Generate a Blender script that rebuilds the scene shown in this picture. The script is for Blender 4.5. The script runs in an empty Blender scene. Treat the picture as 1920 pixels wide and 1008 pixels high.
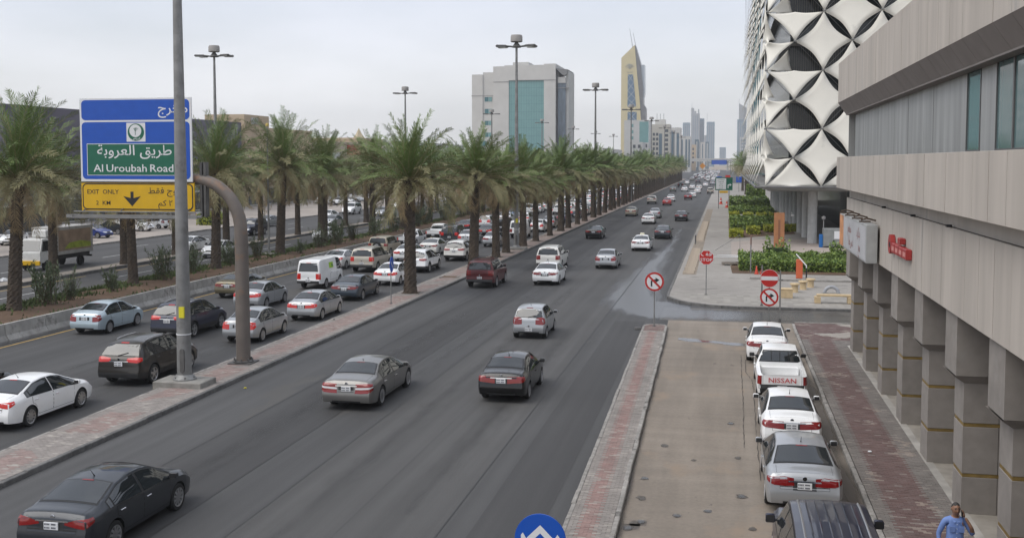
import bpy, bmesh, math, random
import numpy as np
from mathutils import Vector, Matrix
from mathutils.bvhtree import BVHTree
sc = bpy.context.scene
COL = sc.collection
rnd = random.Random(7)
R = math.radians
# ------------------------------------------------------------------ camera
cam = bpy.data.objects.new('camera', bpy.data.cameras.new('camera'))
COL.objects.link(cam); sc.camera = cam
cam.location = (0, 0, 8.4)
cam.rotation_euler = (R(90 - 3.633), 0, R(11.288))
cam.data.lens = 37.5; cam.data.sensor_width = 36
cam.data.shift_y = -0.0385
cam.data.clip_end = 9000
# ------------------------------------------------------------------ world
SUN_EL, SUN_AZ = 55, -128          # sun behind thin cloud, high behind the camera's left shoulder
w = bpy.data.worlds.new('World'); sc.world = w; w.use_nodes = True
nt = w.node_tree; nt.nodes.clear()
def N(nt, t, **k):
    n = nt.nodes.new(t)
    for a, b in k.items(): setattr(n, a, b)
    return n
out = N(nt, 'ShaderNodeOutputWorld'); bg = N(nt, 'ShaderNodeBackground')
sky = N(nt, 'ShaderNodeTexSky', sky_type='NISHITA', sun_disc=False)
sky.sun_elevation = R(SUN_EL); sky.sun_rotation = R(SUN_AZ); sky.dust_density = 3.0; sky.air_density = 1.2
bg.inputs['Strength'].default_value = 0.1
tc = N(nt, 'ShaderNodeTexCoord'); mp = N(nt, 'ShaderNodeMapping'); mp.inputs['Scale'].default_value = (1, 1, 3.2)
n1 = N(nt, 'ShaderNodeTexNoise'); n1.inputs['Scale'].default_value = 2.2; n1.inputs['Detail'].default_value = 6; n1.inputs['Roughness'].default_value = .55
cr = N(nt, 'ShaderNodeValToRGB')
cr.color_ramp.elements[0].position = .30; cr.color_ramp.elements[0].color = (.60, .60, .60, 1)
cr.color_ramp.elements[1].position = .62; cr.color_ramp.elements[1].color = (.97, .97, .97, 1)
mx = N(nt, 'ShaderNodeMix', data_type='RGBA')
# bright thin overcast, whiter in the dusty air near the horizon
sp = N(nt, 'ShaderNodeSeparateXYZ'); hr = N(nt, 'ShaderNodeMapRange', interpolation_type='SMOOTHSTEP'); hr.inputs['From Max'].default_value = .17
hm_ = N(nt, 'ShaderNodeMix', data_type='RGBA'); hm_.inputs['A'].default_value = (9.6, 9.5, 9.4, 1); hm_.inputs['B'].default_value = (6.3, 6.65, 7.5, 1)
nt.links.new(tc.outputs['Generated'], sp.inputs[0]); nt.links.new(sp.outputs['Z'], hr.inputs[0]); nt.links.new(hr.outputs[0], hm_.inputs['Factor']); nt.links.new(hm_.outputs['Result'], mx.inputs['B'])
nt.links.new(tc.outputs['Generated'], mp.inputs['Vector']); nt.links.new(mp.outputs[0], n1.inputs['Vector'])
nt.links.new(n1.outputs[0], cr.inputs[0]); nt.links.new(cr.outputs[0], mx.inputs['Factor'])
nt.links.new(sky.outputs[0], mx.inputs['A']); nt.links.new(mx.outputs['Result'], bg.inputs['Color'])
nt.links.new(bg.outputs[0], out.inputs['Surface'])
sun = bpy.data.objects.new('sun', bpy.data.lights.new('sun', 'SUN')); COL.objects.link(sun)
sun.data.energy = 1.5; sun.data.angle = R(50); sun.data.color = (1, .96, .9)
_d = Vector((math.sin(R(SUN_AZ)) * math.cos(R(SUN_EL)), math.cos(R(SUN_AZ)) * math.cos(R(SUN_EL)), math.sin(R(SUN_EL))))
sun.rotation_euler = _d.to_track_quat('Z', 'Y').to_euler()
sc.view_settings.view_transform = 'Standard'; sc.view_settings.look = 'None'
sc.view_settings.exposure = .47; sc.view_settings.gamma = 1; sc.view_settings.use_curve_mapping = False
sc.cycles.max_bounces = 6; sc.cycles.diffuse_bounces = 3; sc.cycles.glossy_bounces = 3; sc.cycles.transparent_max_bounces = 8
sc.cycles.volume_bounces = 0
# ------------------------------------------------------------------ materials
MATS = {}
def mat(name, col, rough=.6, metal=0., var=0., vscale=3., coat=0., emit=0., bump=0., bscale=40., coords='Object', stretch=None, spec=.5, var2=0., v2scale=.35, attr=None, dirt=None):
    """principled material whose colour is broken up by two noises; attr: per-piece colour attribute"""
    if name in MATS: return MATS[name]
    m = bpy.data.materials.new(name); m.use_nodes = True; MATS[name] = m
    nt = m.node_tree; b = nt.nodes['Principled BSDF']
    b.inputs['Roughness'].default_value = rough; b.inputs['Metallic'].default_value = metal
    b.inputs['Specular IOR Level'].default_value = spec
    if coat: b.inputs['Coat Weight'].default_value = coat; b.inputs['Coat Roughness'].default_value = .04
    c4 = (*col, 1)
    b.inputs['Base Color'].default_value = c4; m.diffuse_color = c4
    src = None
    if attr:
        a = N(nt, 'ShaderNodeAttribute', attribute_name=attr); src = a.outputs['Color']
    vec = None
    if var or var2 or bump or dirt:
        if coords == 'World':
            g = N(nt, 'ShaderNodeNewGeometry'); vec = g.outputs['Position']
        else:
            g = N(nt, 'ShaderNodeTexCoord'); vec = g.outputs[coords]
        if stretch:
            mp = N(nt, 'ShaderNodeMapping'); mp.inputs['Scale'].default_value = stretch
            nt.links.new(vec, mp.inputs[0]); vec = mp.outputs[0]
    def modulate(src, amt, scale, detail):
        n = N(nt, 'ShaderNodeTexNoise'); n.inputs['Scale'].default_value = scale; n.inputs['Detail'].default_value = detail
        nt.links.new(vec, n.inputs['Vector'])
        mr = N(nt, 'ShaderNodeMapRange'); mr.inputs['From Min'].default_value = .3; mr.inputs['From Max'].default_value = .7
        mr.inputs['To Min'].default_value = 1 - amt; mr.inputs['To Max'].default_value = 1 + amt
        nt.links.new(n.outputs[0], mr.inputs[0])
        x = N(nt, 'ShaderNodeMix', data_type='RGBA', blend_type='MULTIPLY'); x.inputs['Factor'].default_value = 1
        if src is None: x.inputs['A'].default_value = c4
        else: nt.links.new(src, x.inputs['A'])
        nt.links.new(mr.outputs[0], x.inputs['B'])
        return x.outputs['Result']
    if var: src = modulate(src, var, vscale, 5)
    if var2: src = modulate(src, var2, v2scale, 3)
    if dirt:
        dcol, dscale, dthr = dirt
        n = N(nt, 'ShaderNodeTexNoise'); n.inputs['Scale'].default_value = dscale; n.inputs['Detail'].default_value = 7; n.inputs['Roughness'].default_value = .65
        nt.links.new(vec, n.inputs['Vector'])
        mr = N(nt, 'ShaderNodeMapRange'); mr.inputs['From Min'].default_value = dthr; mr.inputs['From Max'].default_value = dthr + .12
        nt.links.new(n.outputs[0], mr.inputs[0])
        x = N(nt, 'ShaderNodeMix', data_type='RGBA'); x.inputs['B'].default_value = (*dcol, 1)
        if src is None: x.inputs['A'].default_value = c4
        else: nt.links.new(src, x.inputs['A'])
        nt.links.new(mr.outputs[0], x.inputs['Factor']); src = x.outputs['Result']
    if src is not None: nt.links.new(src, b.inputs['Base Color'])
    if bump:
        n = N(nt, 'ShaderNodeTexNoise'); n.inputs['Scale'].default_value = bscale; n.inputs['Detail'].default_value = 4
        nt.links.new(vec, n.inputs['Vector'])
        bp = N(nt, 'ShaderNodeBump'); bp.inputs['Strength'].default_value = bump; bp.inputs['Distance'].default_value = .02
        nt.links.new(n.outputs[0], bp.inputs['Height']); nt.links.new(bp.outputs[0], b.inputs['Normal'])
    if emit:
        b.inputs['Emission Color'].default_value = c4; b.inputs['Emission Strength'].default_value = emit
    return m
# ------------------------------------------------------------------ mesh building
class MB:
    """collects faces, then links them as ONE mesh object"""
    def __init__(s): s.v = []; s.f = []; s.m = []
    def add(s, vs, fs, mi=0):
        o = len(s.v); s.v += [tuple(p) for p in vs]; s.f += [tuple(i + o for i in q) for q in fs]; s.m += [mi] * len(fs); return s
    def box(s, x0, x1, y0, y1, z0, z1, mi=0, M=None, bev=0):
        if bev:
            b = bev; vs = []; 
            for z, e in ((z0, b), (z0 + b, 0), (z1 - b, 0), (z1, b)):
                vs += [(x0 + e, y0 + e, z), (x1 - e, y0 + e, z), (x1 - e, y1 - e, z), (x0 + e, y1 - e, z)]
            fs = [(3, 2, 1, 0), (12, 13, 14, 15)]
            for k in range(3):
                for i in range(4): a = 4 * k + i; c = 4 * k + (i + 1) % 4; fs.append((a, c, c + 4, a + 4))
        else:
            vs = [(x0, y0, z0), (x1, y0, z0), (x1, y1, z0), (x0, y1, z0), (x0, y0, z1), (x1, y0, z1), (x1, y1, z1), (x0, y1, z1)]
            fs = [(3, 2, 1, 0), (4, 5, 6, 7), (0, 1, 5, 4), (1, 2, 6, 5), (2, 3, 7, 6), (3, 0, 4, 7)]
        if M is not None: vs = [M @ Vector(p) for p in vs]
        return s.add(vs, fs, mi)
    def tube(s, pts, rad, n=8, mi=0, caps=True):
        pts = [Vector(p) for p in pts]
        if not hasattr(rad, '__len__'): rad = [rad] * len(pts)
        vs = []; up = None
        for i, p in enumerate(pts):
            d = (pts[min(i + 1, len(pts) - 1)] - pts[max(i - 1, 0)]).normalized()
            if up is None: up = d.orthogonal().normalized()
            up = (up - d * up.dot(d)).normalized(); si = d.cross(up)
            for k in range(n):
                a = 2 * math.pi * k / n; vs.append(p + (up * math.cos(a) + si * math.sin(a)) * rad[i])
        fs = [(i * n + k, i * n + (k + 1) % n, (i + 1) * n + (k + 1) % n, (i + 1) * n + k) for i in range(len(pts) - 1) for k in range(n)]
        if caps: fs += [tuple(range(n - 1, -1, -1)), tuple(range((len(pts) - 1) * n, len(pts) * n))]
        return s.add(vs, fs, mi)
    def lathe(s, prof, n=16, mi=0, M=None):
        """prof: (radius, height) round local z"""
        vs = [(r * math.cos(2 * math.pi * k / n), r * math.sin(2 * math.pi * k / n), z) for r, z in prof for k in range(n)]
        fs = [(i * n + k, i * n + (k + 1) % n, (i + 1) * n + (k + 1) % n, (i + 1) * n + k) for i in range(len(prof) - 1) for k in range(n)]
        if M is not None: vs = [M @ Vector(p) for p in vs]
        return s.add(vs, fs, mi)
    def ext(s, poly, d0, d1, mi=0, M=None):
        """2-D polygon (x, z) pushed from y=d0 (front) to y=d1"""
        n = len(poly); vs = [(x, d0, z) for x, z in poly] + [(x, d1, z) for x, z in poly]
        fs = [tuple(range(n)), tuple(range(2 * n - 1, n - 1, -1))] + [(i, i + n, (i + 1) % n + n, (i + 1) % n) for i in range(n)]
        if M is not None: vs = [M @ Vector(p) for p in vs]
        return s.add(vs, fs, mi)
    def poly(s, pts, z, mi=0):
        return s.add([(x, y, z) for x, y in pts], [tuple(range(len(pts)))], mi)
    def text(s, t, cx, cz, size, y=0., mi=0, sx=1., M=None):
        v, f = text_mesh(t)
        if not v: return s
        x0 = min(p[0] for p in v); x1 = max(p[0] for p in v)
        vs = [((p[0] - (x0 + x1) / 2) * size * sx + cx, y, p[1] * size + cz) for p in v]
        if M is not None: vs = [M @ Vector(p) for p in vs]
        return s.add(vs, f, mi)
    def mesh(s, name, mats, smooth=None):
        me = bpy.data.meshes.new(name); me.from_pydata(s.v, [], s.f)
        for m in (mats if isinstance(mats, (list, tuple)) else [mats]): me.materials.append(m)
        if any(s.m): me.polygons.foreach_set('material_index', s.m)
        if smooth:
            me.polygons.foreach_set('use_smooth', [True] * len(s.f)); me.set_sharp_from_angle(angle=R(smooth))
        me.update(); return me
    def obj(s, name, mats, parent=None, smooth=None, loc=None):
        return link(name, s.mesh(name, mats, smooth), parent, loc)
TXT = {}
def text_mesh(t):
    if t not in TXT:
        c = bpy.data.curves.new('lettering', 'FONT'); c.body = t; c.resolution_u = 2; c.offset = .007
        o = bpy.data.objects.new('lettering', c); COL.objects.link(o)
        me = bpy.data.meshes.new_from_object(o.evaluated_get(bpy.context.evaluated_depsgraph_get()))
        TXT[t] = ([tuple(v.co) for v in me.vertices], [tuple(p.vertices) for p in me.polygons])
        bpy.data.objects.remove(o); bpy.data.meshes.remove(me); bpy.data.curves.remove(c)
    return TXT[t]
def link(name, me, parent=None, loc=None, rotz=0):
    o = bpy.data.objects.new(name, me); COL.objects.link(o)
    if parent is not None: o.parent = parent
    if loc is not None: o.location = loc
    if rotz: o.rotation_euler.z = rotz
    return o
def tag(o, label=None, cat=None, group=None, kind=None):
    for k, v in (('label', label), ('category', cat), ('group', group), ('kind', kind)):
        if v: o[k] = v
    return o
def thing(name, label, cat, loc=(0, 0, 0), rotz=0, group=None):
    return tag(link(name, None, None, loc, rotz), label, cat, group)
def circle(cx, cz, r, n=32, a0=0, a1=360):
    full = abs(a1 - a0) >= 360; k = n if full else n + 1
    return [(cx + r * math.cos(R(a0 + (a1 - a0) * i / n)), cz + r * math.sin(R(a0 + (a1 - a0) * i / n))) for i in range(k)]
def colour_attr(me, cols):
    """one colour per face (faces of a piece share it)"""
    a = me.attributes.new('piece', 'FLOAT_COLOR', 'FACE')
    a.data.foreach_set('color', np.asarray(cols, dtype=np.float32).ravel())
# ---- shared materials of signs and steel
STEEL = mat('galvanised_steel', (.23, .23, .225), rough=.55, metal=.35, var=.18, vscale=2.5, dirt=((.16, .155, .15), 1.5, .55))
STEELD = mat('weathered_steel', (.115, .112, .108), rough=.6, metal=.3, var=.2, vscale=3)
GANTRY = mat('gantry_paint', (.165, .142, .125), rough=.6, metal=.2, var=.15, vscale=1.5, dirt=((.26, .155, .095), .8, .55))
SBLUE = mat('sign_blue', (.004, .075, .42), rough=.4, var=.05); SGREEN = mat('sign_green', (.003, .115, .065), rough=.4, var=.05); SYEL = mat('sign_yellow', (.62, .37, .003), rough=.4, var=.06, vscale=2)
SWHITE = mat('sign_white', (.68, .69, .70), rough=.45); SRED = mat('sign_red', (.46, .018, .014), rough=.4, var=.06); SBLK = mat('sign_black', (.012, .013, .016), rough=.5)
YTAPE = mat('yellow_tag', (.65, .58, .02), rough=.5)
PLINTH = mat('plinth_concrete', (.24, .23, .21), rough=.9, var=.2, vscale=3)
# ================================================================== vehicles
GLASS = mat('car_glass', (.018, .022, .024), rough=.03, spec=1.0)
FRIT = mat('window_rubber', (.012, .012, .012), rough=.5)
BLACKP = mat('black_plastic', (.02, .02, .021), rough=.55, var=.2, vscale=9)
TYRE = mat('tyre_rubber', (.018, .018, .018), rough=.85, var=.2)
ALLOY = mat('wheel_alloy', (.48, .48, .49), rough=.32, metal=.8)
CHROME = mat('chrome', (.75, .75, .76), rough=.12, metal=1)
TAIL = mat('tail_lens', (.21, .010, .010), rough=.12, coat=.6)
BRAKE = mat('brake_lens_lit', (.46, .012, .008), rough=.12, coat=.6, emit=.12)
HEADL = mat('headlamp_lens', (.55, .57, .6), rough=.06, metal=.4, coat=1)
PLATE = mat('plate_white', (.66, .67, .68), rough=.5)
PLATEI = mat('plate_ink', (.03, .03, .05), rough=.6)
SEAM = mat('panel_gap', (.01, .01, .01), rough=.7)
def paint(name, col, metal=0., rough=.35):
    return mat('paint_' + name, col, rough=rough, metal=metal, coat=.6, var=.06, vscale=1.2, spec=.35)
PAINT = dict(white=paint('white', (.82, .825, .82)), pearl=paint('pearl', (.70, .69, .65)), silver=paint('silver', (.40, .412, .425), .5, .34),
    grey=paint('grey', (.20, .195, .185), .55, .34), dark=paint('dark_grey', (.030, .035, .043), .4), black=paint('black', (.004, .0042, .0045), 0., .25),
    brown=paint('brown', (.030, .026, .022), .3), navy=paint('navy', (.018, .022, .045), .35), ice=paint('ice_blue', (.46, .55, .60), .35, .34), bluegrey=paint('blue_grey', (.045, .06, .08), .4),
    red=paint('red', (.30, .015, .012)), maroon=paint('maroon', (.09, .008, .012), .25), beige=paint('beige', (.42, .37, .28), .35),
    olive=paint('olive', (.17, .145, .09), .4), tan=paint('tan', (.50, .46, .39), .3), blue=paint('blue', (.07, .16, .32), .3), green=paint('green_grey', (.14, .17, .14), .4), royal=paint('royal', (.02, .04, .2)))
SPEC = dict(
 sed=dict(L=4.42, W=1.72, H=1.47, wb=2.6, ro=.95, rw=.31, roofw=.575, spokes=7,
   top=[(0, .90), (.05, 1.0), (.14, 1.055), (.58, 1.09), (.68, 1.115), (1.30, 1.405), (1.75, 1.465), (2.2, 1.47), (2.6, 1.425), (3.35, 1.05), (3.45, 1.01), (3.9, .93), (4.18, .82), (4.35, .68), (4.42, .58)],
   belt=[(0, .88), (1, .93), (3, .90), (3.8, .80), (4.42, .52)], back=(.72, 1.33), wind=(2.58, 3.34), doors=(1.02, 2.02, 3.12), aw=3.25, cw=.80, tail=dict(phi=(-24, 62), lo=[.70, .72, .74, .80], hi=[.93, .94, .95, .94])),
 mid=dict(L=4.66, W=1.80, H=1.44, wb=2.72, ro=.99, rw=.325, roofw=.585, spokes=10,
   top=[(0, .93), (.05, 1.02), (.13, 1.075), (.48, 1.09), (.6, 1.115), (1.42, 1.385), (1.95, 1.44), (2.4, 1.435), (2.8, 1.38), (3.62, 1.02), (4.1, .92), (4.4, .81), (4.58, .66), (4.66, .56)],
   belt=[(0, .90), (1, .95), (3, .90), (4, .80), (4.66, .50)], back=(.62, 1.44), wind=(2.76, 3.6), doors=(1.10, 2.15, 3.3), aw=3.48, cw=.86, tail=dict(phi=(-20, 66), lo=[.83, .79, .76, .88], hi=[.87, .93, .96, .97])),
 lux=dict(L=5.18, W=1.87, H=1.47, wb=3.1, ro=1.12, rw=.345, roofw=.60, spokes=14,
   top=[(0, .90), (.06, 1.0), (.16, 1.05), (.8, 1.09), (.92, 1.115), (1.62, 1.40), (2.2, 1.465), (2.8, 1.45), (3.15, 1.39), (3.95, 1.03), (4.7, .92), (5.0, .80), (5.12, .66), (5.18, .56)],
   belt=[(0, .88), (1, .93), (3.4, .90), (4.4, .80), (5.18, .50)], back=(.95, 1.64), wind=(3.1, 3.93), doors=(1.28, 2.45, 3.6), aw=3.8, cw=1.12, tail=dict(phi=(-20, 62), lo=[.62, .62, .64, .74], hi=[.93, .94, .95, .93], band=True)),
 hat=dict(L=3.6, W=1.60, H=1.54, wb=2.4, ro=.58, rw=.285, roofw=.57, spokes=6,
   top=[(0, .95), (.04, 1.02), (.10, 1.12), (.33, 1.42), (.52, 1.515), (1.1, 1.545), (1.7, 1.52), (2.05, 1.46), (2.85, 1.05), (3.2, .95), (3.45, .80), (3.6, .6)],
   belt=[(0, .95), (1, .95), (2.6, .90), (3.1, .80), (3.6, .55)], hatch=(1.04, 1.42), wind=(2.04, 2.82), doors=(.74, 1.55, 2.6), aw=2.74, cw=.48, tail=dict(phi=(-2, 60), lo=[.72, .70, .70, .76], hi=[.98, 1.03, 1.06, 1.0])),
 cro=dict(L=4.75, W=1.88, H=1.70, wb=2.8, ro=.98, rw=.365, roofw=.63, spokes=5, clad=True, rails=True,
   top=[(0, 1.0), (.05, 1.10), (.12, 1.19), (.52, 1.57), (.78, 1.655), (1.6, 1.70), (2.3, 1.69), (2.7, 1.63), (3.52, 1.16), (3.62, 1.12), (4.2, 1.04), (4.5, .92), (4.68, .75), (4.75, .65)],
   belt=[(0, 1.06), (1, 1.08), (3.2, 1.03), (4, .92), (4.75, .58)], hatch=(1.17, 1.55), wind=(2.68, 3.5), doors=(1.12, 2.1, 3.25), aw=3.42, cw=.72, tail=dict(phi=(-22, 62), lo=[.95, .93, .92, .98], hi=[1.08, 1.10, 1.12, 1.10])),
 suv=dict(L=5.0, W=1.95, H=1.88, wb=2.85, ro=1.1, rw=.385, roofw=.70, spokes=6, rails=True,
   top=[(0, 1.10), (.03, 1.2), (.06, 1.3), (.22, 1.74), (.42, 1.84), (1.4, 1.88), (2.6, 1.87), (2.95, 1.80), (3.55, 1.27), (3.65, 1.22), (4.5, 1.14), (4.8, 1.05), (4.95, .85), (5, .7)],
   belt=[(0, 1.2), (1, 1.2), (3.4, 1.15), (4.5, 1.02), (5, .62)], hatch=(1.28, 1.73), wind=(2.96, 3.53), doors=(1.35, 2.3, 3.3), aw=3.42, cw=.42, tail=dict(phi=(10, 62), lo=[.88, .88, .88, .90], hi=[1.20, 1.20, 1.20, 1.18])),
 off=dict(L=4.55, W=1.9, H=1.82, wb=2.7, ro=.95, rw=.39, roofw=.72, spokes=6, spare=True,
   top=[(0, 1.10), (.03, 1.2), (.06, 1.3), (.16, 1.70), (.36, 1.79), (1.4, 1.82), (2.5, 1.81), (2.75, 1.75), (3.2, 1.27), (3.3, 1.22), (4.1, 1.15), (4.4, 1.05), (4.5, .85), (4.55, .7)],
   belt=[(0, 1.18), (1, 1.18), (3.1, 1.14), (4.1, 1.02), (4.55, .62)], hatch=(1.28, 1.68), wind=(2.76, 3.18), doors=(1.3, 2.0, 3.0), aw=3.08, cw=.4, tail=dict(phi=(12, 58), lo=[1.0, 1.0, 1.0, 1.0], hi=[1.22, 1.22, 1.22, 1.2])),
 van=dict(L=4.7, W=1.70, H=1.98, wb=2.57, ro=1.15, rw=.32, roofw=.70, spokes=6, panel=True,
   top=[(0, .95), (.03, 1.2), (.11, 1.74), (.24, 1.92), (.6, 1.97), (3.0, 1.98), (3.6, 1.93), (3.85, 1.84), (4.42, 1.2), (4.52, 1.1), (4.65, .8), (4.7, .62)],
   belt=[(0, 1.12), (1, 1.12), (3.9, 1.08), (4.4, .9), (4.7, .55)], hatch=(1.22, 1.72), wind=(3.86, 4.4), doors=(2.05, 3.1, 4.1), aw=4.2, cw=3.1, tail=dict(phi=(18, 58), lo=[.68, .68, .68, .68], hi=[1.06, 1.06, 1.06, 1.06])),
 pick=dict(L=5.1, W=1.75, H=1.62, wb=2.95, ro=1.12, rw=.335, roofw=.60, spokes=6, bed=(.05, 1.93, .60),
   top=[(0, .98), (1.94, .98), (1.96, 1.0), (2.0, 1.40), (2.14, 1.58), (2.9, 1.62), (3.25, 1.57), (3.85, 1.08), (4.6, .98), (4.95, .85), (5.1, .62)],
   belt=[(0, .92), (2, .94), (3.6, .93), (4.4, .86), (5.1, .52)], hatch=(1.10, 1.46), hatch_y=2.3, wind=(3.25, 3.82), doors=(2.04, 2.75, 3.62), aw=3.72, cw=2.08, tail=dict(phi=(34, 58), lo=[.62, .62, .62, .62], hi=[.92, .92, .92, .92])),
)
def variant(base, **k): d = dict(SPEC[base]); d.update(k); return d
SPEC['sed2'] = variant('sed', L=4.28, H=1.49, spokes=10, roofw=.585, top=[(0, .92), (.05, 1.03), (.13, 1.09), (.45, 1.115), (.55, 1.14), (1.18, 1.42), (1.6, 1.485), (2.1, 1.49), (2.5, 1.445), (3.25, 1.06), (3.35, 1.02), (3.8, .94), (4.05, .82), (4.2, .68), (4.28, .58)],
   back=(.60, 1.20), wind=(2.48, 3.24), doors=(.98, 1.95, 3.0), aw=3.14, cw=.70, ro=.88, wb=2.52, tail=dict(phi=(4, 60), lo=[.66, .66, .68, .78], hi=[.98, 1.0, 1.0, .98]))
SPEC['mid2'] = variant('mid', L=4.58, H=1.45, spokes=5, top=[(0, .92), (.05, 1.0), (.13, 1.05), (.55, 1.075), (.66, 1.10), (1.36, 1.39), (1.85, 1.45), (2.35, 1.445), (2.75, 1.39), (3.52, 1.03), (4.0, .93), (4.3, .82), (4.5, .66), (4.58, .56)],
   back=(.68, 1.38), wind=(2.7, 3.5), aw=3.4, tail=dict(phi=(-26, 60), lo=[.74, .73, .74, .84], hi=[.92, .95, .93, .92]))
def smooth_curve(keys, sig=.03):
    xs = np.array([k[0] for k in keys]); zs = np.array([k[1] for k in keys])
    g = np.arange(-.3, xs[-1] + .3, .01); y = np.interp(g, xs, zs)
    k = np.exp(-.5 * (np.arange(-.1, .101, .01) / sig) ** 2); k /= k.sum()
    ys = np.convolve(np.pad(y, 10, mode='edge'), k, mode='valid')
    return lambda s: float(np.interp(s, g, ys))
class Car: pass
def make_shape(sp):
    c = Car(); L, W, H = sp['L'], sp['W'], sp['H']; c.sp = sp
    top = smooth_curve(sp['top']); belt = smooth_curve(sp['belt'], .06)
    c.y0 = sp['ro'] + sp['wb'] / 2                          # s -> y
    axles = (sp['ro'], sp['ro'] + sp['wb'])
    boxy = H > 1.75
    wk = [(0, .90 if boxy else .86), (.06, .95), (.2, .985), (.6, 1), (L - 1.1, 1), (L - .5, .965), (L - .2, .90), (L - .06, .82), (L, .72)]
    wfun = smooth_curve(wk, .05)
    ra = sp['rw'] + .055
    sill = .24 if not boxy else .36
    if sp.get('clad'): sill = .28
    def low(s):
        z = sill + .06 * max(0, 1 - s / .5) + .03 * max(0, 1 - (L - s) / .4)
        for a in axles:
            d = abs(s - a)
            if d < ra: z = max(z, sp['rw'] + math.sqrt(ra * ra - d * d))
        return z
    bref = belt(L * .45); roofz = H - .07
    gx = [0, .25, .35, .5, .68, .85, 1.0, 2.5]; gy = [.92, .95, .975, .995, 1.0, .988, .962, .955]
    bed = sp.get('bed')
    def section(s, raw=False):
        W2 = wfun(s) * W / 2; zt = top(s); zb = min(belt(s), zt - .05); zl = min(low(s), zb - .06)
        crown = .055 if zt > H - .25 else .04
        z6 = zt - crown
        h = min(1, max(0, (z6 - zb - .03) / (roofz - bref - .03)))
        y6 = (1 - h) * W2 * .885 + h * sp['roofw']
        rows = [(0, zl + .02), (W2 * .80, zl + .02)]
        for t in (0, .12, .3, .5, .7, .86, 1):
            z = zl + t * (zb - zl); rows.append((W2 * float(np.interp(z * (1.0 if not boxy else .86), gx, gy)), z))
        yb = rows[-1][0]
        for t in (.3, .65):
            rows.append((yb + (y6 - yb) * t + .022 * math.sin(math.pi * t) * h, zb + (z6 - zb) * t))
        rows.append((y6, z6))
        inbed = bed and bed[0] < s < bed[1]
        for u in (.93, .75, .5, .25, 0):
            if inbed:
                rows.append((y6 * (u if u < .9 else .93), {.93: z6 + .02, .75: bed[2], .5: bed[2], .25: bed[2], 0: bed[2]}[u]) if u != .75 else (y6 * .925, bed[2]))
            else:
                rows.append((y6 * u, zt - crown * abs(u) ** 2.4))
        return rows
    c.section = section; c.top = top; c.belt = belt; c.low = low; c.L = L
    st = set(np.round(np.linspace(0, L, 44), 3)) | {.02, .05, .09, L - .02, L - .05, L - .1}
    for a in axles:
        for k in range(13): st.add(round(a - ra * math.cos(math.pi * k / 12), 3))
        st |= {round(a - ra - .004, 3), round(a + ra + .004, 3)}
    for a in ('back', 'wind'):
        if a in sp: st |= set(np.round(np.linspace(sp[a][0] - .06, sp[a][1] + .06, 7), 3))
    if bed: st |= {bed[0] - .001, bed[0] + .001, bed[1] - .001, bed[1] + .001}
    st = sorted(x for x in st if 0 <= x <= L)
    out = [st[0]]
    for x in st[1:]:
        if x - out[-1] > .0015: out.append(x)
    st = out
    rk = [(.25, .07), (.34, .03), (.45, 0), (.60, .0), (.66, .035), (.80, .05), (1.0, .075), (1.3, .09)] if not sp.get('bed') and sp['H'] < 1.8 else [(.3, .05), (.4, 0), (.58, .0), (.64, .05), (1.4, .06)]
    if bed: rk = [(.3, .05), (.4, 0), (.55, 0), (.6, .03), (1.2, .03)]
    rz = [k[0] for k in rk]; re = [k[1] for k in rk]
    fz = [.2, .35, .5, .7, 1.2]; fe = [.10, .02, 0, .06, .16]
    verts = []; nrow = None; faces = []; mi = []
    for s in st:
        rows = section(s); nrow = len(rows)
        ring = [(y, z) for y, z in rows] + [(-y, z) for y, z in rows[-2:0:-1]]
        for x, z in ring:
            e = 0
            if s < .4: e += float(np.interp(z, rz, re)) * (1 - s / .4) ** 1.3
            if s > L - .5: e -= float(np.interp(z, fz, fe)) * (1 - (L - s) / .5) ** 1.3
            verts.append((x, s + e - c.y0, z))
    n = len(verts) // len(st)
    for i in range(len(st) - 1):
        for k in range(n):
            faces.append((i * n + k, (i + 1) * n + k, (i + 1) * n + (k + 1) % n, i * n + (k + 1) % n))
            kk = min(k, n - 1 - k); black = kk in (0, 1)
            if sp.get('clad') and kk in (2, 3): black = True
            mi.append(1 if black else 0)
    for base, flip in ((0, False), ((len(st) - 1) * n, True)):
        for k in range(1, n // 2):
            q = (base + k, base + k + 1, base + (n - k - 1) % n, base + n - k) if k < n // 2 - 0 else None
            a, b2, c2, d = base + k, base + k + 1, base + n - k - 1, base + n - k
            ids = [a, b2] + ([c2] if c2 != b2 else []) + [d]
            if flip: ids = ids[::-1]
            faces.append(tuple(ids)); mi.append(1 if (sp['H'] > 1.6 and k <= 3) else 0)
        ids = [base, base + 1, base + n - 1]; faces.append(tuple(ids[::-1] if flip else ids)); mi.append(1)
    c.verts, c.faces, c.mi = verts, faces, mi
    c.bvh = BVHTree.FromPolygons([Vector(v) for v in verts], faces)
    return c
def shoot(c, o, d, off):
    d = Vector(d).normalized(); h = c.bvh.ray_cast(Vector(o), d)
    return (h[0] - d * off) if h[0] is not None else None
def grid_faces(mb, P, mi=0, flip=False):
    """P: list of rows of points (None = missing)"""
    idx = {}
    for i, row in enumerate(P):
        for j, p in enumerate(row):
            if p is not None: idx[i, j] = len(mb.v); mb.v.append(tuple(p))
    for i in range(len(P) - 1):
        for j in range(len(P[0]) - 1):
            q = [(i, j), (i + 1, j), (i + 1, j + 1), (i, j + 1)]
            if all(k in idx for k in q):
                f = [idx[k] for k in q]; mb.f.append(tuple(f[::-1] if flip else f)); mb.m.append(mi)
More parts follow.
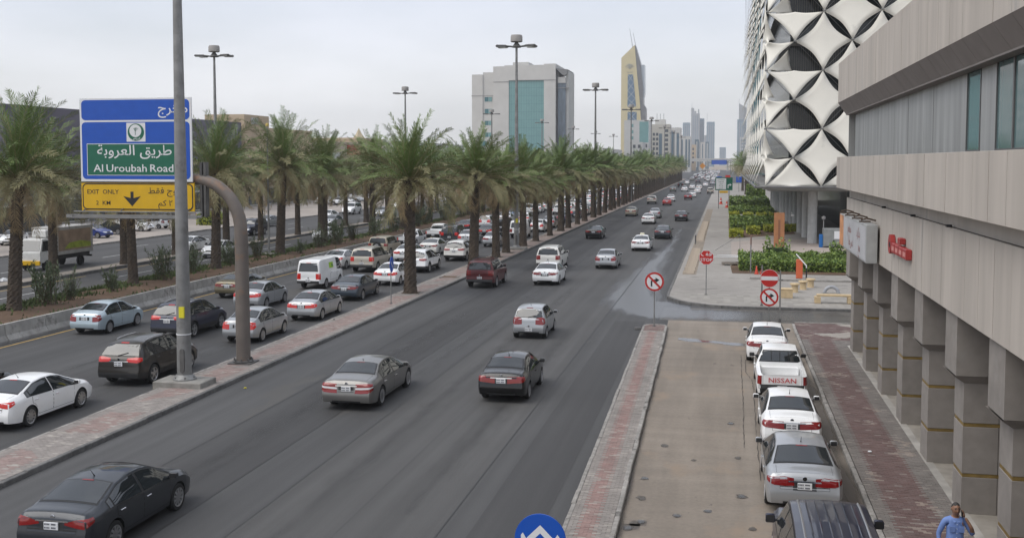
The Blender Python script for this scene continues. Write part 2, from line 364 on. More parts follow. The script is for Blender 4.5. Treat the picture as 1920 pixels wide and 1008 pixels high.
def side_patch(c, mb, sd, s0, s1, lo, hi, off, mi=0, n=10, m=4):
    P = []
    for i in range(n + 1):
        s = s0 + (s1 - s0) * i / n; a, b = lo(s), hi(s)
        if b - a < .015: b = a + .015
        P.append([shoot(c, (sd * 3, s - c.y0, a + (b - a) * j / m), (-sd, 0, 0), off) for j in range(m + 1)])
    grid_faces(mb, P, mi, sd < 0)
def rear_patch(c, mb, x0, x1, z0, z1, off, mi=0, n=8, m=4, y=-5, dy=1, tap=0.):
    P = []
    for i in range(n + 1):
        t = i / n; row = []
        for j in range(m + 1):
            q = j / m; x = (x0 + (x1 - x0) * t) * (1 - tap * q)
            row.append(shoot(c, (x, y, z0 + (z1 - z0) * q), (0, dy, 0), off))
        P.append(row)
    grid_faces(mb, P, mi, dy < 0)
def top_patch(c, mb, s0, s1, um, off, mi=0, n=8, m=8, w0=1., w1=1.):
    P = []
    for i in range(n + 1):
        s = s0 + (s1 - s0) * i / n; y6 = (c.section(s0)[11][0] * (1 - i / n) + c.section(s1)[11][0] * i / n) * um
        P.append([shoot(c, (y6 * (2 * j / m - 1), s - c.y0, 4), (0, 0, -1), off) for j in range(m + 1)])
    grid_faces(mb, P, mi, True)
def wrap_patch(c, mb, sd, end, phi, lo, hi, off, mi=0, n=12, m=3):
    """lamp that follows the corner of the body; rays fan out from a point inside it"""
    s = .45 if end < 0 else c.L - .5
    W2 = c.section(s)[5][0]; C0 = Vector((sd * (W2 - .45), s - c.y0, 0)); P = []
    for i in range(n + 1):
        t = i / n; a = R(phi[0] + (phi[1] - phi[0]) * t)
        tt = np.linspace(0, 1, len(lo)); z0 = float(np.interp(t, tt, lo)); z1 = float(np.interp(t, tt, hi))
        d = Vector((sd * math.sin(a), end * math.cos(a), 0)); row = []
        for j in range(m + 1):
            o = C0 + Vector((0, 0, z0 + (z1 - z0) * j / m))
            row.append(shoot(c, o + d * 2, -d, off))
        P.append(row)
    grid_faces(mb, P, mi, (sd * end) > 0)
def wheel_meshes(r, spokes, kind='alloy'):
    w2 = .105 if r < .36 else .125
    MX = Matrix.Rotation(R(90), 4, 'Y')                       # axle along x
    t = MB(); t.lathe([(r * .66, -w2), (r * .93, -w2), (r, -w2 * .75), (r, w2 * .75), (r * .93, w2), (r * .70, w2), (r * .66, w2 * .8)], 24, 0, MX)
    t.lathe([(0.001, -w2 * .9), (r * .67, -w2 * .9)], 24, 0, MX); t.lathe([(0.001, w2 * .2), (r * .67, w2 * .2)], 24, 0, MX)
    k = MB(); k.lathe([(r * .71, w2 * .82), (r * .70, w2 * 1.03), (r * .62, w2 * .95), (r * .60, w2 * .5)], 24, 0, MX)
    k.lathe([(r * .17, w2 * .3), (r * .16, w2 * .92), (.001, w2 * .95)], 12, 0, MX)
    for i in range(spokes):
        A = Matrix.Rotation(2 * math.pi * i / spokes, 4, 'X'); hw = r * (.085 if spokes > 8 else .12)
        k.box(w2 * .45, w2 * .93, -hw, hw, r * .12, r * .64, 0, A)
    return t.mesh('wheel', TYRE, 40), k.mesh('rim', ALLOY, 40)
def plate_mesh():
    b = MB(); b.box(-.165, .165, -.012, .012, -.08, .08, 0, bev=.004)
    for x0, x1, z0, z1 in ((-.15, -.02, .02, .055), (.01, .12, .02, .055), (-.15, -.02, -.055, -.02), (.01, .12, -.055, -.02)):
        for q in range(4):
            a = x0 + (x1 - x0) * q / 4; b.box(a, a + .02, -.0145, -.0125, z0, z1, 1)
    return b.mesh('number_plate', [PLATE, PLATEI])
PLATE_ME = plate_mesh()
def build_kind(kind):
    sp = SPEC[kind]; c = make_shape(sp); L, W, H = sp['L'], sp['W'], sp['H']; parts = []   # (name, mesh, loc, rot, paintslot, sub)
    b = MB(); b.v, b.f, b.m = c.verts, c.faces, c.mi
    parts.append(('body', b.mesh('body', [PAINT['white'], BLACKP], 38), None, 0, True, None))
    Y = lambda s: s - c.y0
    z6 = lambda s: c.section(s)[11][1]
    # windscreen and rear window
    m = MB(); top_patch(c, m, sp['wind'][0], sp['wind'][1], .97, .004, 1); top_patch(c, m, sp['wind'][0] + .04, sp['wind'][1] - .03, .93, .008, 0)
    parts.append(('windscreen', m.mesh('windscreen', [GLASS, FRIT], 60), None, 0, False, None))
    m = MB()
    if 'back' in sp:
        top_patch(c, m, sp['back'][0], sp['back'][1], .95, .004, 1); top_patch(c, m, sp['back'][0] + .05, sp['back'][1] - .04, .90, .008, 0)
    else:
        a, e = sp['hatch']; ym = sp.get('hatch_y', None); ys = -5 if ym is None else Y(1.2)
        wd = W / 2 * (.86 if H < 1.75 else .79); tp = .20 if H < 1.75 else .10
        rear_patch(c, m, -wd, wd, a - .03, e + .02, .004, 1, y=ys, tap=tp); rear_patch(c, m, -wd * .95, wd * .95, a, e - .01, .008, 0, y=ys, tap=tp)
        if kind == 'pick':
            for x in (-.3, 0, .3): rear_patch(c, m, x - .012, x + .012, a, e, .03, 1, n=1, y=ys)
    parts.append(('rear_window', m.mesh('rear_window', [GLASS, FRIT], 60), None, 0, False, None))
    # side windows
    d0, d1, d2 = sp['doors']; lo = lambda s: c.belt(s) + .025; hi = lambda s: z6(s) - .045
    spans = [(d1 + .045, sp['aw']), (max(sp['cw'] + .02, d0 - .06) if H < 1.6 else d0 + .1, d1 - .045)]
    if sp.get('panel') : spans = spans[:1]
    elif kind == 'pick': pass
    else:
        spans.append((sp['cw'], spans[1][0] - .05))
    for sd in (1, -1):
        for s0, s1 in spans:
            if s1 - s0 < .08: continue
            m = MB(); side_patch(c, m, sd, s0 - .03, s1 + .03, lambda s: lo(s) - .018, lambda s: hi(s) + .018, .003, 1); side_patch(c, m, sd, s0, s1, lo, hi, .007, 0)
            parts.append(('side_window', m.mesh('side_window', [GLASS, FRIT], 60), None, 0, False, None))
        # doors
        for s0, s1 in ((d0, d1), (d1 + .015, d2)) if not sp.get('panel') else ((d1 + .02, d2), (1.9, 3.05)):
            dl = lambda s: max(.34 if H < 1.6 else .5, c.low(s) + .06); dh = lambda s: c.belt(s) - .005
            m = MB(); side_patch(c, m, sd, s0 - .011, s1 + .011, lambda s: dl(s) - .012, lambda s: dh(s), .0015, 1); side_patch(c, m, sd, s0 + .004, s1 - .004, dl, dh, .006, 0)
            hs = s0 + .17; hz = c.belt(hs) - .12
            hm = MB(); p = shoot(c, (sd * 3, Y(hs), hz), (-sd, 0, 0), .02)
            if p is not None: hm.box(-.016, .016, -.09, .09, -.016, .016, 0, bev=.008)
            parts.append(('door', m.mesh('door', [PAINT['white'], SEAM], 50), None, 0, True, ('door_handle', hm.mesh('door_handle', CHROME if kind in ('lux', 'mid', 'van') else PAINT['white']), p, False if kind in ('lux', 'mid', 'van') else True)))
        # lamps
        t = sp['tail']; m = MB()
        if t.get('band'):
            l = np.array(t['lo']); h = np.array(t['hi']); q = (h - l) / 5
            for k in range(5): wrap_patch(c, m, sd, -1, t['phi'], list(l + q * k), list(l + q * (k + 1)), .008, 1 if k == 2 else 0)
        else: wrap_patch(c, m, sd, -1, t['phi'], t['lo'], t['hi'], .008)
        parts.append(('tail_light', m.mesh('tail_light', [TAIL, PLATE], 60), None, 0, False, None))
        fz = min(.80, c.belt(L - .5) - .02) if H < 1.6 else c.belt(L - .35) - .1
        m = MB(); wrap_patch(c, m, sd, 1, (-18, 55), [fz - .12, fz - .13, fz - .12, fz - .03], [fz - .02, fz, fz + .02, fz + .03], .008)
        parts.append(('headlight', m.mesh('headlight', [HEADL], 60), None, 0, False, None))
        # wing mirror
        ms = sp['aw'] - .12; mz = c.belt(ms) + .09; p = shoot(c, (sd * 3, Y(ms), mz), (-sd, 0, 0), 0)
        m = MB(); x = abs(p.x); big = .02 if H > 1.8 else 0
        m.box(x - .02, x + .09, -.025, .025, -.035, 0, 1); m.box(x + .05, x + .235, -.05, .06, -.055 - big, .085 + big, 0, bev=.03)
        m.box(x + .065, x + .22, -.056, -.0502, -.04 - big, .07 + big, 1)
        if sd < 0: m.v = [(-a, bq, d) for a, bq, d in m.v]; m.f = [f[::-1] for f in m.f]
        parts.append(('wing_mirror', m.mesh('wing_mirror', [PAINT['white'] if kind not in ('pick', 'van', 'off') else BLACKP, BLACKP], 50), (0, p.y, p.z), 0, kind not in ('pick', 'van', 'off'), None))
    # front grille, bumper trims, plate, third brake lamp
    m = MB(); rear_patch(c, m, -.52, .52, .58, .72, .006, 0, y=6, dy=-1); rear_patch(c, m, -.45, .45, .30, .42, .006, 0, y=6, dy=-1)
    parts.append(('grille', m.mesh('grille', [BLACKP], 60), None, 0, False, None))
    m = MB()
    if kind == 'mid': rear_patch(c, m, -.62, .62, .24, .36, .006, 0, n=12)
    elif kind in ('suv', 'off', 'pick'): rear_patch(c, m, -W * .46, W * .46, .46, .62, .03, 0, n=12)
    else: rear_patch(c, m, -.5, .5, .30, .36, .006, 0, n=12)
    pz = {'sed': .79, 'sed2': .80, 'mid': .80, 'mid2': .74, 'lux': .76, 'hat': .46, 'cro': .86, 'suv': .72, 'off': .56, 'van': .60, 'pick': .50}[kind]
    px = -.35 if kind == 'off' else 0
    if kind in ('sed', 'mid', 'lux', 'cro', 'mid2'): rear_patch(c, m, -.38, .38, pz + .085, pz + .115, .014, 1, n=10)
    if kind in ('sed', 'mid', 'lux', 'sed2', 'mid2'): rear_patch(c, m, -.27, .27, pz - .10, pz + .08, .0055, 2, n=6)
    parts.append(('bumper_trim', m.mesh('bumper_trim', [BLACKP, CHROME, BLACKP], 50), None, 0, False, None))
    if 'back' in sp:                                          # boot lid with its gap
        m = MB(); ze = sp['top'][2][1] - .035; wl = W * .315
        rear_patch(c, m, -wl - .008, wl + .008, .655, ze + .03, .0015, 1, n=10); rear_patch(c, m, -wl, wl, .663, ze, .005, 0, n=10, m=6)
        s1 = sp['back'][0] - .06; q = c.section(s1)[11][0] * .9
        for P0, of, mi_, g in ((.10, .0012, 1, .007), (.11, .004, 0, 0)):
            rows = []
            for i in range(9):
                s = P0 + (s1 + g - P0) * i / 8; rows.append([shoot(c, ((q * .95 + g) * (2 * j / 8 - 1), s - c.y0, 4), (0, 0, -1), of) for j in range(9)])
            grid_faces(m, rows, mi_, True)
        parts.append(('boot_lid', m.mesh('boot_lid', [PAINT['white'], SEAM], 45), None, 0, True, None))
    p = shoot(c, (px, -5, pz), (0, 1, 0), .02); parts.append(('number_plate', PLATE_ME, tuple(p), 0, False, None))
    m = MB(); e = MB()
    if kind not in ('pick', 'off'):
        p = shoot(c, (0, -5, pz + .17), (0, 1, 0), .012); e.lathe([(.001, 0), (.05, 0), (.055, -.01)], 14, 0, Matrix.Translation(p) @ Matrix.Rotation(R(90), 4, 'X'))
        parts.append(('emblem', e.mesh('emblem', CHROME), None, 0, False, None))
    sb = sp['back'][1] + .06 if 'back' in sp else None
    if sb: top_patch(c, m, sb - .13, sb - .09, .22, .014, 0)
    elif kind != 'pick': rear_patch(c, m, -.16, .16, sp['hatch'][1] + .025, sp['hatch'][1] + .05, .02, 0)
    if m.f: parts.append(('brake_light', m.mesh('brake_light', [TAIL], 60), None, 0, False, None))
    if kind in ('sed', 'mid', 'hat', 'lux', 'mid2'):
        m = MB(); ss = (sp['back'][1] + .2) if 'back' in sp else .75; z = c.top(ss)
        m.tube([(0, Y(ss), z - .02), (0, Y(ss) - .06, z + .05), (0, Y(ss) - (.16 if kind != 'lux' else .09), z + (.17 if kind != 'lux' else .06))], [.02, .008, .004], 6)
        parts.append(('antenna', m.mesh('antenna', BLACKP, 50), None, 0, False, None))
    if kind in ('hat', 'cro', 'suv'):
        m = MB(); z = sp['hatch'][0] + .01; p1 = shoot(c, (0, -5, z), (0, 1, 0), .03); p2 = shoot(c, (.32, -5, z + .09), (0, 1, 0), .03); m.tube([p1, p2], .012, 5); m.tube([p1 + Vector((-.06, 0, -.02)), p1], .02, 5)
        parts.append(('wiper', m.mesh('wiper', BLACKP, 50), None, 0, False, None))
    if sp.get('rails'):
        for sd in (1, -1):
            m = MB(); pts = []
            for s in np.linspace(sp['hatch'][1] - .6 if kind == 'cro' else .6, sp['wind'][0] - .25, 8):
                q = c.section(s); pts.append((sd * q[11][0] * .93, Y(s), q[11][1] + (.05 if 0 < len(pts) < 7 else .02)))
            m.tube(pts, .02, 6); parts.append(('roof_rail', m.mesh('roof_rail', ALLOY if kind == 'cro' else BLACKP, 50), None, 0, False, None))
    if sp.get('spare'):
        m = MB(); m.lathe([(.16, -.11), (.34, -.11), (.385, -.05), (.385, .07), (.33, .11), (.2, .11)], 24, 0, Matrix.Translation((0, Y(-.10), 1.02)) @ Matrix.Rotation(R(90), 4, 'X')); m.lathe([(.001, .085), (.2, .10), (.27, .09)], 20, 1, Matrix.Translation((0, Y(-.10), 1.02)) @ Matrix.Rotation(R(90), 4, 'X'))
        parts.append(('spare_wheel', m.mesh('spare_wheel', [TYRE, ALLOY], 40), None, 0, False, None))
    if kind == 'pick':
        m = MB(); tg = MB(); rear_patch(c, m, -W * .38, W * .38, .60, .94, .005, 1, n=6); rear_patch(c, m, -W * .375, W * .375, .61, .935, .010, 0, n=6)
        parts.append(('tailgate', m.mesh('tailgate', [PAINT['white'], SEAM], 50), None, 0, True, None))
    wt, wr = wheel_meshes(sp['rw'], sp['spokes'])
    for a in (0, sp['wb']):
        for sd in (1, -1):
            parts.append(('wheel', wt, (sd * (W / 2 - (.115 if sp['rw'] < .36 else .135)), Y(sp['ro'] + a), sp['rw']), 0 if sd > 0 else math.pi, False, ('rim', wr, None, False)))
    c.parts = parts; return c
KINDS = {}
def get_kind(k):
    if k not in KINDS: KINDS[k] = build_kind(k)
    return KINDS[k]
def set_paint(o, m):
    o.material_slots[0].link = 'OBJECT'; o.material_slots[0].material = m
def add_car(kind, colour, x, y, label, heading=0., lit=False, cat='car', name='parked_car', group=None, z=0., skip=()):
    c = get_kind(kind); t = thing(name, label, cat, (x, y, z), R(heading), group); m = PAINT[colour]
    for nm, me, loc, rz, pt, sub in c.parts:
        if nm in skip: continue
        o = link(nm, me, t, loc, rz)
        if pt: set_paint(o, m)
        if nm in ('tail_light', 'brake_light') and lit: set_paint(o, BRAKE)
        if sub and sub[1] is not None and len(sub[1].vertices):
            s = link(sub[0], sub[1], o, sub[2])
            if sub[3]: set_paint(s, m)
    return t
FAR = {}
def far_mesh(kind):
    """the same car as one light mesh for the distance"""
    if kind in FAR: return FAR[kind]
    c = get_kind(kind); bm = MB(); mats = [PAINT['white'], BLACKP, GLASS, TAIL, TYRE, HEADL, PLATE]
    sel = {'body': None, 'windscreen': 2, 'rear_window': 2, 'side_window': 2, 'tail_light': 3, 'wheel': 4, 'headlight': 5, 'number_plate': 6}
    for nm, me, loc, rz, pt, sub in c.parts:
        if nm not in sel: continue
        M = Matrix.Translation(loc or (0, 0, 0)) @ Matrix.Rotation(rz, 4, 'Z'); o = len(bm.v)
        bm.v += [tuple(M @ v.co) for v in me.vertices]
        for p in me.polygons:
            bm.f.append(tuple(i + o for i in p.vertices)); bm.m.append(p.material_index if sel[nm] is None else sel[nm])
    FAR[kind] = bm.mesh('distant_car', mats, 40); return FAR[kind]
def add_far(kind, colour, x, y, label, group, lit=False, heading=0.):
    o = link('distant_car', far_mesh(kind), None, (x, y, 0), R(heading)); tag(o, label, 'car', group); set_paint(o, PAINT[colour])
    if lit: o.material_slots[3].link = 'OBJECT'; o.material_slots[3].material = BRAKE
    return o
# ================================================================== ground, roads, pavements
def ground_mat(name, col, layers, rough=.85, bump=.15, bscale=60, spec=.35, crack=None, blotch=None):
    """layers: (scale xyz, amount, detail) noises in world metres multiplied into the colour"""
    m = bpy.data.materials.new(name); m.use_nodes = True; MATS[name] = m; nt = m.node_tree; b = nt.nodes['Principled BSDF']
    m.diffuse_color = (*col, 1); g = N(nt, 'ShaderNodeNewGeometry'); src = None
    b.inputs['Roughness'].default_value = rough; b.inputs['Specular IOR Level'].default_value = spec
    for scl, amt, det in layers:
        mp = N(nt, 'ShaderNodeMapping'); mp.inputs['Scale'].default_value = scl; nt.links.new(g.outputs['Position'], mp.inputs[0])
        n = N(nt, 'ShaderNodeTexNoise'); n.inputs['Scale'].default_value = 1; n.inputs['Detail'].default_value = det; nt.links.new(mp.outputs[0], n.inputs['Vector'])
        mr = N(nt, 'ShaderNodeMapRange'); mr.inputs['From Min'].default_value = .28; mr.inputs['From Max'].default_value = .72
        mr.inputs['To Min'].default_value = 1 - amt; mr.inputs['To Max'].default_value = 1 + amt; nt.links.new(n.outputs[0], mr.inputs[0])
        x = N(nt, 'ShaderNodeMix', data_type='RGBA', blend_type='MULTIPLY'); x.inputs['Factor'].default_value = 1
        if src is None: x.inputs['A'].default_value = (*col, 1)
        else: nt.links.new(src, x.inputs['A'])
        nt.links.new(mr.outputs[0], x.inputs['B']); src = x.outputs['Result']
    for bl in (blotch or []):
        scl, thr, wid, bcol = bl
        mp = N(nt, 'ShaderNodeMapping'); mp.inputs['Scale'].default_value = scl; nt.links.new(g.outputs['Position'], mp.inputs[0])
        n = N(nt, 'ShaderNodeTexNoise'); n.inputs['Scale'].default_value = 1; n.inputs['Detail'].default_value = 8; n.inputs['Roughness'].default_value = .6; nt.links.new(mp.outputs[0], n.inputs['Vector'])
        mr = N(nt, 'ShaderNodeMapRange'); mr.inputs['From Min'].default_value = thr; mr.inputs['From Max'].default_value = thr + wid; nt.links.new(n.outputs[0], mr.inputs[0])
        x = N(nt, 'ShaderNodeMix', data_type='RGBA'); x.inputs['B'].default_value = (*bcol, 1); nt.links.new(src, x.inputs['A']); nt.links.new(mr.outputs[0], x.inputs['Factor']); src = x.outputs['Result']
    nt.links.new(src, b.inputs['Base Color'])
    n = N(nt, 'ShaderNodeTexNoise'); n.inputs['Scale'].default_value = bscale; nt.links.new(g.outputs['Position'], n.inputs['Vector'])
    bp = N(nt, 'ShaderNodeBump'); bp.inputs['Strength'].default_value = bump; bp.inputs['Distance'].default_value = .01
    nt.links.new(n.outputs[0], bp.inputs['Height']); nt.links.new(bp.outputs[0], b.inputs['Normal']); return m
ASPH = ground_mat('asphalt', (.069, .0685, .0685), [((.9, .012, 1), .19, 2), ((3.2, .05, 1), .10, 3), ((.25, .11, 1), .12, 4), ((30, 30, 30), .12, 2)], rough=.78, blotch=[((.16, .05, 1), .60, .03, (.083, .08, .076))])
ASPH2 = ground_mat('asphalt_old', (.075, .074, .073), [((.9, .015, 1), .15, 2), ((.4, .2, 1), .10, 4), ((30, 30, 30), .12, 2)], rough=.8)
ASPHX = ground_mat('asphalt_dusty', (.105, .095, .082), [((.08, 1.2, 1), .18, 3), ((.5, .5, 1), .15, 5)], rough=.5)
CONC = ground_mat('service_road_concrete', (.222, .190, .156), [((.30, .12, 1), .18, 5), ((1.6, .10, 1), .13, 5), ((.2, 1.5, 1), .09, 4), ((9, 9, 9), .08, 4)], rough=.8,
    blotch=[((.55, .32, 1), .56, .12, (.26, .205, .155)), ((1.1, .35, 1), .66, .04, (.14, .118, .098)), ((3.0, 1.2, 1), .70, .04, (.095, .085, .075))])
SAND = ground_mat('city_ground', (.33, .27, .21), [((.02, .02, 1), .2, 4), ((.4, .4, 1), .15, 4)])
PAVE = ground_mat('plaza_paving', (.29, .27, .245), [((.12, .12, 1), .12, 4), ((1.2, 1.2, 1), .10, 5), ((8, 8, 8), .07, 2)], blotch=[((.35, .6, 1), .62, .05, (.19, .175, .16))])
PAVE2 = ground_mat('plaza_pink_paving', (.36, .31, .275), [((.3, .3, 1), .1, 4), ((3, 3, 3), .08, 3)])
FARPAVE = ground_mat('far_pavement_paving', (.35, .31, .275), [((.1, .1, 1), .15, 4), ((2, 2, 2), .1, 3)])
SOIL = ground_mat('red_soil', (.115, .072, .045), [((.5, .5, 1), .25, 5), ((6, 6, 6), .25, 4)], rough=.95, bump=.6, bscale=14)
KERBC = mat('kerb_concrete', (.27, .255, .235), rough=.85, var=.22, vscale=5, var2=.2, v2scale=.8, coords='World', bump=.3, dirt=((.07, .065, .06), 1.4, .57))
KERBD = mat('kerb_dark', (.13, .127, .122), rough=.85, var=.25, vscale=5, var2=.2, v2scale=.6, coords='World', bump=.3, dirt=((.30, .28, .26), 1.1, .62))
BRICK = mat('paver_brick', (.3, .25, .22), rough=.85, var=.16, vscale=2.2, coords='World', attr='piece', bump=.25, bscale=120)
GROUT = mat('paver_joint', (.09, .08, .07), rough=.95, var=.2, coords='World')
YELLOW = mat('yellow_road_paint', (.42, .27, .075), rough=.7, var=.25, vscale=2.5, coords='World', dirt=((.12, .10, .075), 1.6, .60))
WHITEL = mat('white_road_paint', (.55, .55, .54), rough=.7, var=.2, vscale=3, coords='World')
def sheet(name, x0, x1, y0, y1, z, m, kind='structure', loc=None):
    b = MB(); b.add([(x0, y0, z), (x1, y0, z), (x1, y1, z), (x0, y1, z)], [(0, 1, 2, 3)]); return tag(b.obj(name, m), kind=kind)
def slab(name, x0, x1, y0, y1, z0, z1, m):
    b = MB(); b.box(x0, x1, y0, y1, z0, z1); return tag(b.obj(name, m), kind='structure')
sheet('ground', -4500, 4500, -1500, 5200, -.03, SAND)
sheet('main_road', -33.2, 8, 2, 1100, 0, ASPH)
LANEA = ground_mat('asphalt_pass_light', (.075, .0735, .072), [((.9, .012, 1), .18, 2), ((3.2, .05, 1), .10, 3), ((.25, .11, 1), .12, 4), ((30, 30, 30), .12, 2)], rough=.78)
LANEB = ground_mat('asphalt_pass_dark', (.054, .053, .053), [((.9, .012, 1), .18, 2), ((3.2, .05, 1), .10, 3), ((.25, .11, 1), .12, 4), ((30, 30, 30), .12, 2)], rough=.76)
for x0, x1, m_ in ((-10.9, -8.55, LANEA), (-8.55, -6.3, LANEA), (-5.6, -4.05, LANEB), (-15.2, -12.6, LANEB), (-25.2, -22.9, LANEB)): sheet('asphalt_pass', x0, x1 - (.02 if x1 == -8.55 else 0), 3, 56 if x1 > -4.2 else 330, .004, m_)
sheet('opposite_road', -62, -40.2, 2, 1100, 0, ASPH2)
sheet('side_street', -3.35, 60, 56.9, 61.85, .004, ASPHX)
b = MB(); b.add([(-2.05, 3, .004), (3.5, 3, .004), (3.5, 56.88, .004), (-2.86, 56.88, .004)], [(0, 1, 2, 3)]); tag(b.obj('service_road', CONC), kind='structure')
for x, y0, y1 in ((-20.55, 5, 260), (-32.05, 5, 260)):
    tag(sheet('edge_line', x - .07, x + .07, y0, y1, .004, YELLOW), 'faded yellow line along the ' + ('median kerb' if x > -25 else 'concrete barrier'), kind='structure')
for k in range(9):
    y = 61 + k * 13.5; sheet('yellow_dash', -46.18, -46.02, y, y + 9.5, .004, YELLOW)
    sheet('white_dash', -43.55, -43.43, y - 6, y + .8, .004, WHITEL)
    sheet('white_dash', -53.6, -53.48, y + 10, y + 15, .004, WHITEL); sheet('white_dash', -57.6, -57.48, y + 6, y + 11, .004, WHITEL)
    sheet('white_dash', -26.06, -25.96, y + 30, y + 33, .004, WHITEL)
TAR = mat('tar_joint', (.028, .027, .026), rough=.6)
for x, y0, y1 in ((-6.29, 8, 140), (-10.91, 8, 200), (-12.58, 8, 120), (-15.21, 20, 200)): sheet('tar_joint', x - .018, x + .018, y0, y1, .008, TAR)
# ---- bricks and kerb stones
def pavers(name, parent, rects, colour, bw=.2, bd=.1, z0=.09, z1=.13, gap=.006, seed=1, xoff=None, inside=None):
    """a field of small bricks, real edges and uneven height, joined as one part"""
    rs = np.random.RandomState(seed); V = []; F = []; C = []
    for x0, x1, y0, y1 in rects:
        nx = max(1, int(round((x1 - x0) / bw))); ny = int((y1 - y0) / bd); w = (x1 - x0) / nx
        for j in range(ny):
            sh = (j % 2) * w / 2
            for i in range(nx + (j % 2)):
                a = x0 + i * w - sh; e = min(a + w, x1); a = max(a, x0); y = y0 + j * bd
                if inside and not inside((a + e) / 2, y + bd / 2): continue
                zt = z1 + rs.uniform(-.004, .004); o = len(V); g = gap / 2
                V += [(a + g, y + g, zt), (e - g, y + g, zt), (e - g, y + bd - g, zt), (a + g, y + bd - g, zt),
                      (a + g, y + g, z0), (e - g, y + g, z0), (e - g, y + bd - g, z0), (a + g, y + bd - g, z0)]
                F += [(o, o + 1, o + 2, o + 3), (o + 4, o + 5, o + 1, o), (o + 5, o + 6, o + 2, o + 1), (o + 6, o + 7, o + 3, o + 2), (o + 7, o + 4, o, o + 3)]
                c = colour((a + e) / 2, y, rs); C += [c] * 5
    me = bpy.data.meshes.new(name); me.from_pydata(V, [], F); me.materials.append(BRICK)
    colour_attr(me, [(*c, 1) for c in C]); o = link(name, me, parent); tag(o, kind='stuff'); return o
GREYB = (.25, .225, .205); PINKB = (.265, .175, .155); REDB = (.128, .078, .071); PALEB = (.36, .33, .29)
def mixc(a, b, t): return tuple(p + (q - p) * t for p, q in zip(a, b))
from mathutils import noise as mnoise
def patchy(x, y, s=.5, o=0): return mnoise.noise(Vector((x * s + o, y * s, o)))
def kerb_line(parent, pts, w, h, m, L=1.0, z=0., name='kerb_stone', seed=0):
    """kerb stones laid end to end along a polyline; each stone is an object sharing one mesh"""
    rs = random.Random(seed); key = ('kerb', w, h, L, m.name)
    if key not in TXT:
        ms = []
        for q in range(3):
            b = MB(); b.box(-w / 2, w / 2, -L / 2 + .008, L / 2 - .008, -.05, h, 0, bev=.02); ms.append(b.mesh('kerb_stone', m))
        TXT[key] = ms
    P = [Vector((*p, 0)) for p in pts]; seg = [(P[i + 1] - P[i]).length for i in range(len(P) - 1)]; tot = sum(seg); n = int(tot / L)
    for k in range(n):
        d = (k + .5) * tot / n; i = 0
        while i < len(seg) - 1 and d > seg[i]: d -= seg[i]; i += 1
        t = (P[i + 1] - P[i]).normalized(); p = P[i] + t * d
        o = link(name, TXT[key][k % 3], parent, (p.x + rs.uniform(-.012, .012), p.y, z + rs.uniform(-.012, .008)), math.atan2(-t.x, t.y) + rs.uniform(-.008, .008)); o.scale.y = tot / n / L
# ---- median pavement
med = slab('median_pavement', -20.22, -18.36, 4, 520, -.02, .09, GROUT)
MEDPALM = [64.4, 81.6, 90.1, 95, 102.7, 109.4, 117.8, 125.7, 131.9, 140.3, 147.8, 157.7, 165, 172.9, 182, 188, 195.8, 204.2, 210.6]
while MEDPALM[-1] < 470: MEDPALM.append(MEDPALM[-1] + (7.2 if MEDPALM[-1] < 330 else 9))
pits = [74.0] + [y for y in MEDPALM if y < 140]
def medcol(x, y, rs):
    e = min(x + 20.2, -18.36 - x)
    c = PINKB if e > .34 and (patchy(x, y, .45) > -.22) else GREYB
    if rs.rand() < .09: c = PALEB
    return mixc(c, GREYB, .25 + .25 * rs.rand())
inpit = lambda x, y: not any(abs(y - p) < .68 and abs(x + 19.35) < .62 for p in pits)
pavers('brick_paving', med, [(-20.2, -18.38, 20, 78)], medcol, seed=3, inside=inpit)
b = MB(); b.box(-20.2, -18.38, 78, 520, .09, .13); o = b.obj('distant_paving', ground_mat('median_paving_far', (.26, .205, .18), [((1.6, 1.6, 1), .2, 4), ((.2, .2, 1), .15, 3)]), med)
kerb_line(med, [(-18.29, 18), (-18.29, 160)], .16, .15, KERBD, seed=1)
kerb_line(med, [(-20.28, 24), (-20.28, 110)], .14, .13, KERBC, seed=2)
b = MB(); b.box(-18.37, -18.21, 160, 520, -.05, .15); b.box(-20.35, -20.21, 110, 520, -.05, .13); b.obj('distant_kerb', KERBC, med)
for p in pits:
    b = MB(); b.box(-19.9, -18.8, p - .6, p + .6, .10, .138); b.obj('tree_pit_soil', SOIL, med)
    for x0, x1, y0, y1 in ((-19.97, -19.9, p - .67, p + .67), (-18.8, -18.73, p - .67, p + .67), (-19.9, -18.8, p - .67, p - .6), (-19.9, -18.8, p + .6, p + .67)):
        b = MB(); b.box(x0, x1, y0, y1, .05, .165, bev=.01); b.obj('pit_edging', KERBC, med)
# ---- divider between the main road and the service road (leans slightly, round nose)
DV = -.0149
div = tag(link('divider_pavement', None, None, (-2.575, 0, 0), -DV * -1), kind='structure')
div.rotation_euler.z = math.atan(.0149)
b = MB(); nose = [(-.5, 3), (.5, 3), (.5, 53.9)] + [(.5 * math.cos(a), 53.9 + .5 * math.sin(a)) for a in np.linspace(.3, math.pi - .3, 7)] + [(-.5, 53.9)]
b.v = [(x, y, -.02) for x, y in nose] + [(x, y, .09) for x, y in nose]; n = len(nose)
b.f = [tuple(range(n, 2 * n))] + [(i, (i + 1) % n, (i + 1) % n + n, i + n) for i in range(n)]; b.m = [0] * len(b.f); b.obj('base_slab', GROUT, div)
def divcol(x, y, rs):
    c = mixc(PINKB, (.25, .15, .135), rs.rand() * .6) if abs(x + .02) < .19 and y < 52 or y > 52.3 else GREYB
    if y > 52.3: c = mixc(REDB, PINKB, .3)
    if rs.rand() < .12: c = mixc(c, PALEB, .6)
    return mixc(c, (.2, .185, .165), .25 * rs.rand() + .25 * max(0, patchy(x, y, .7, 5)))
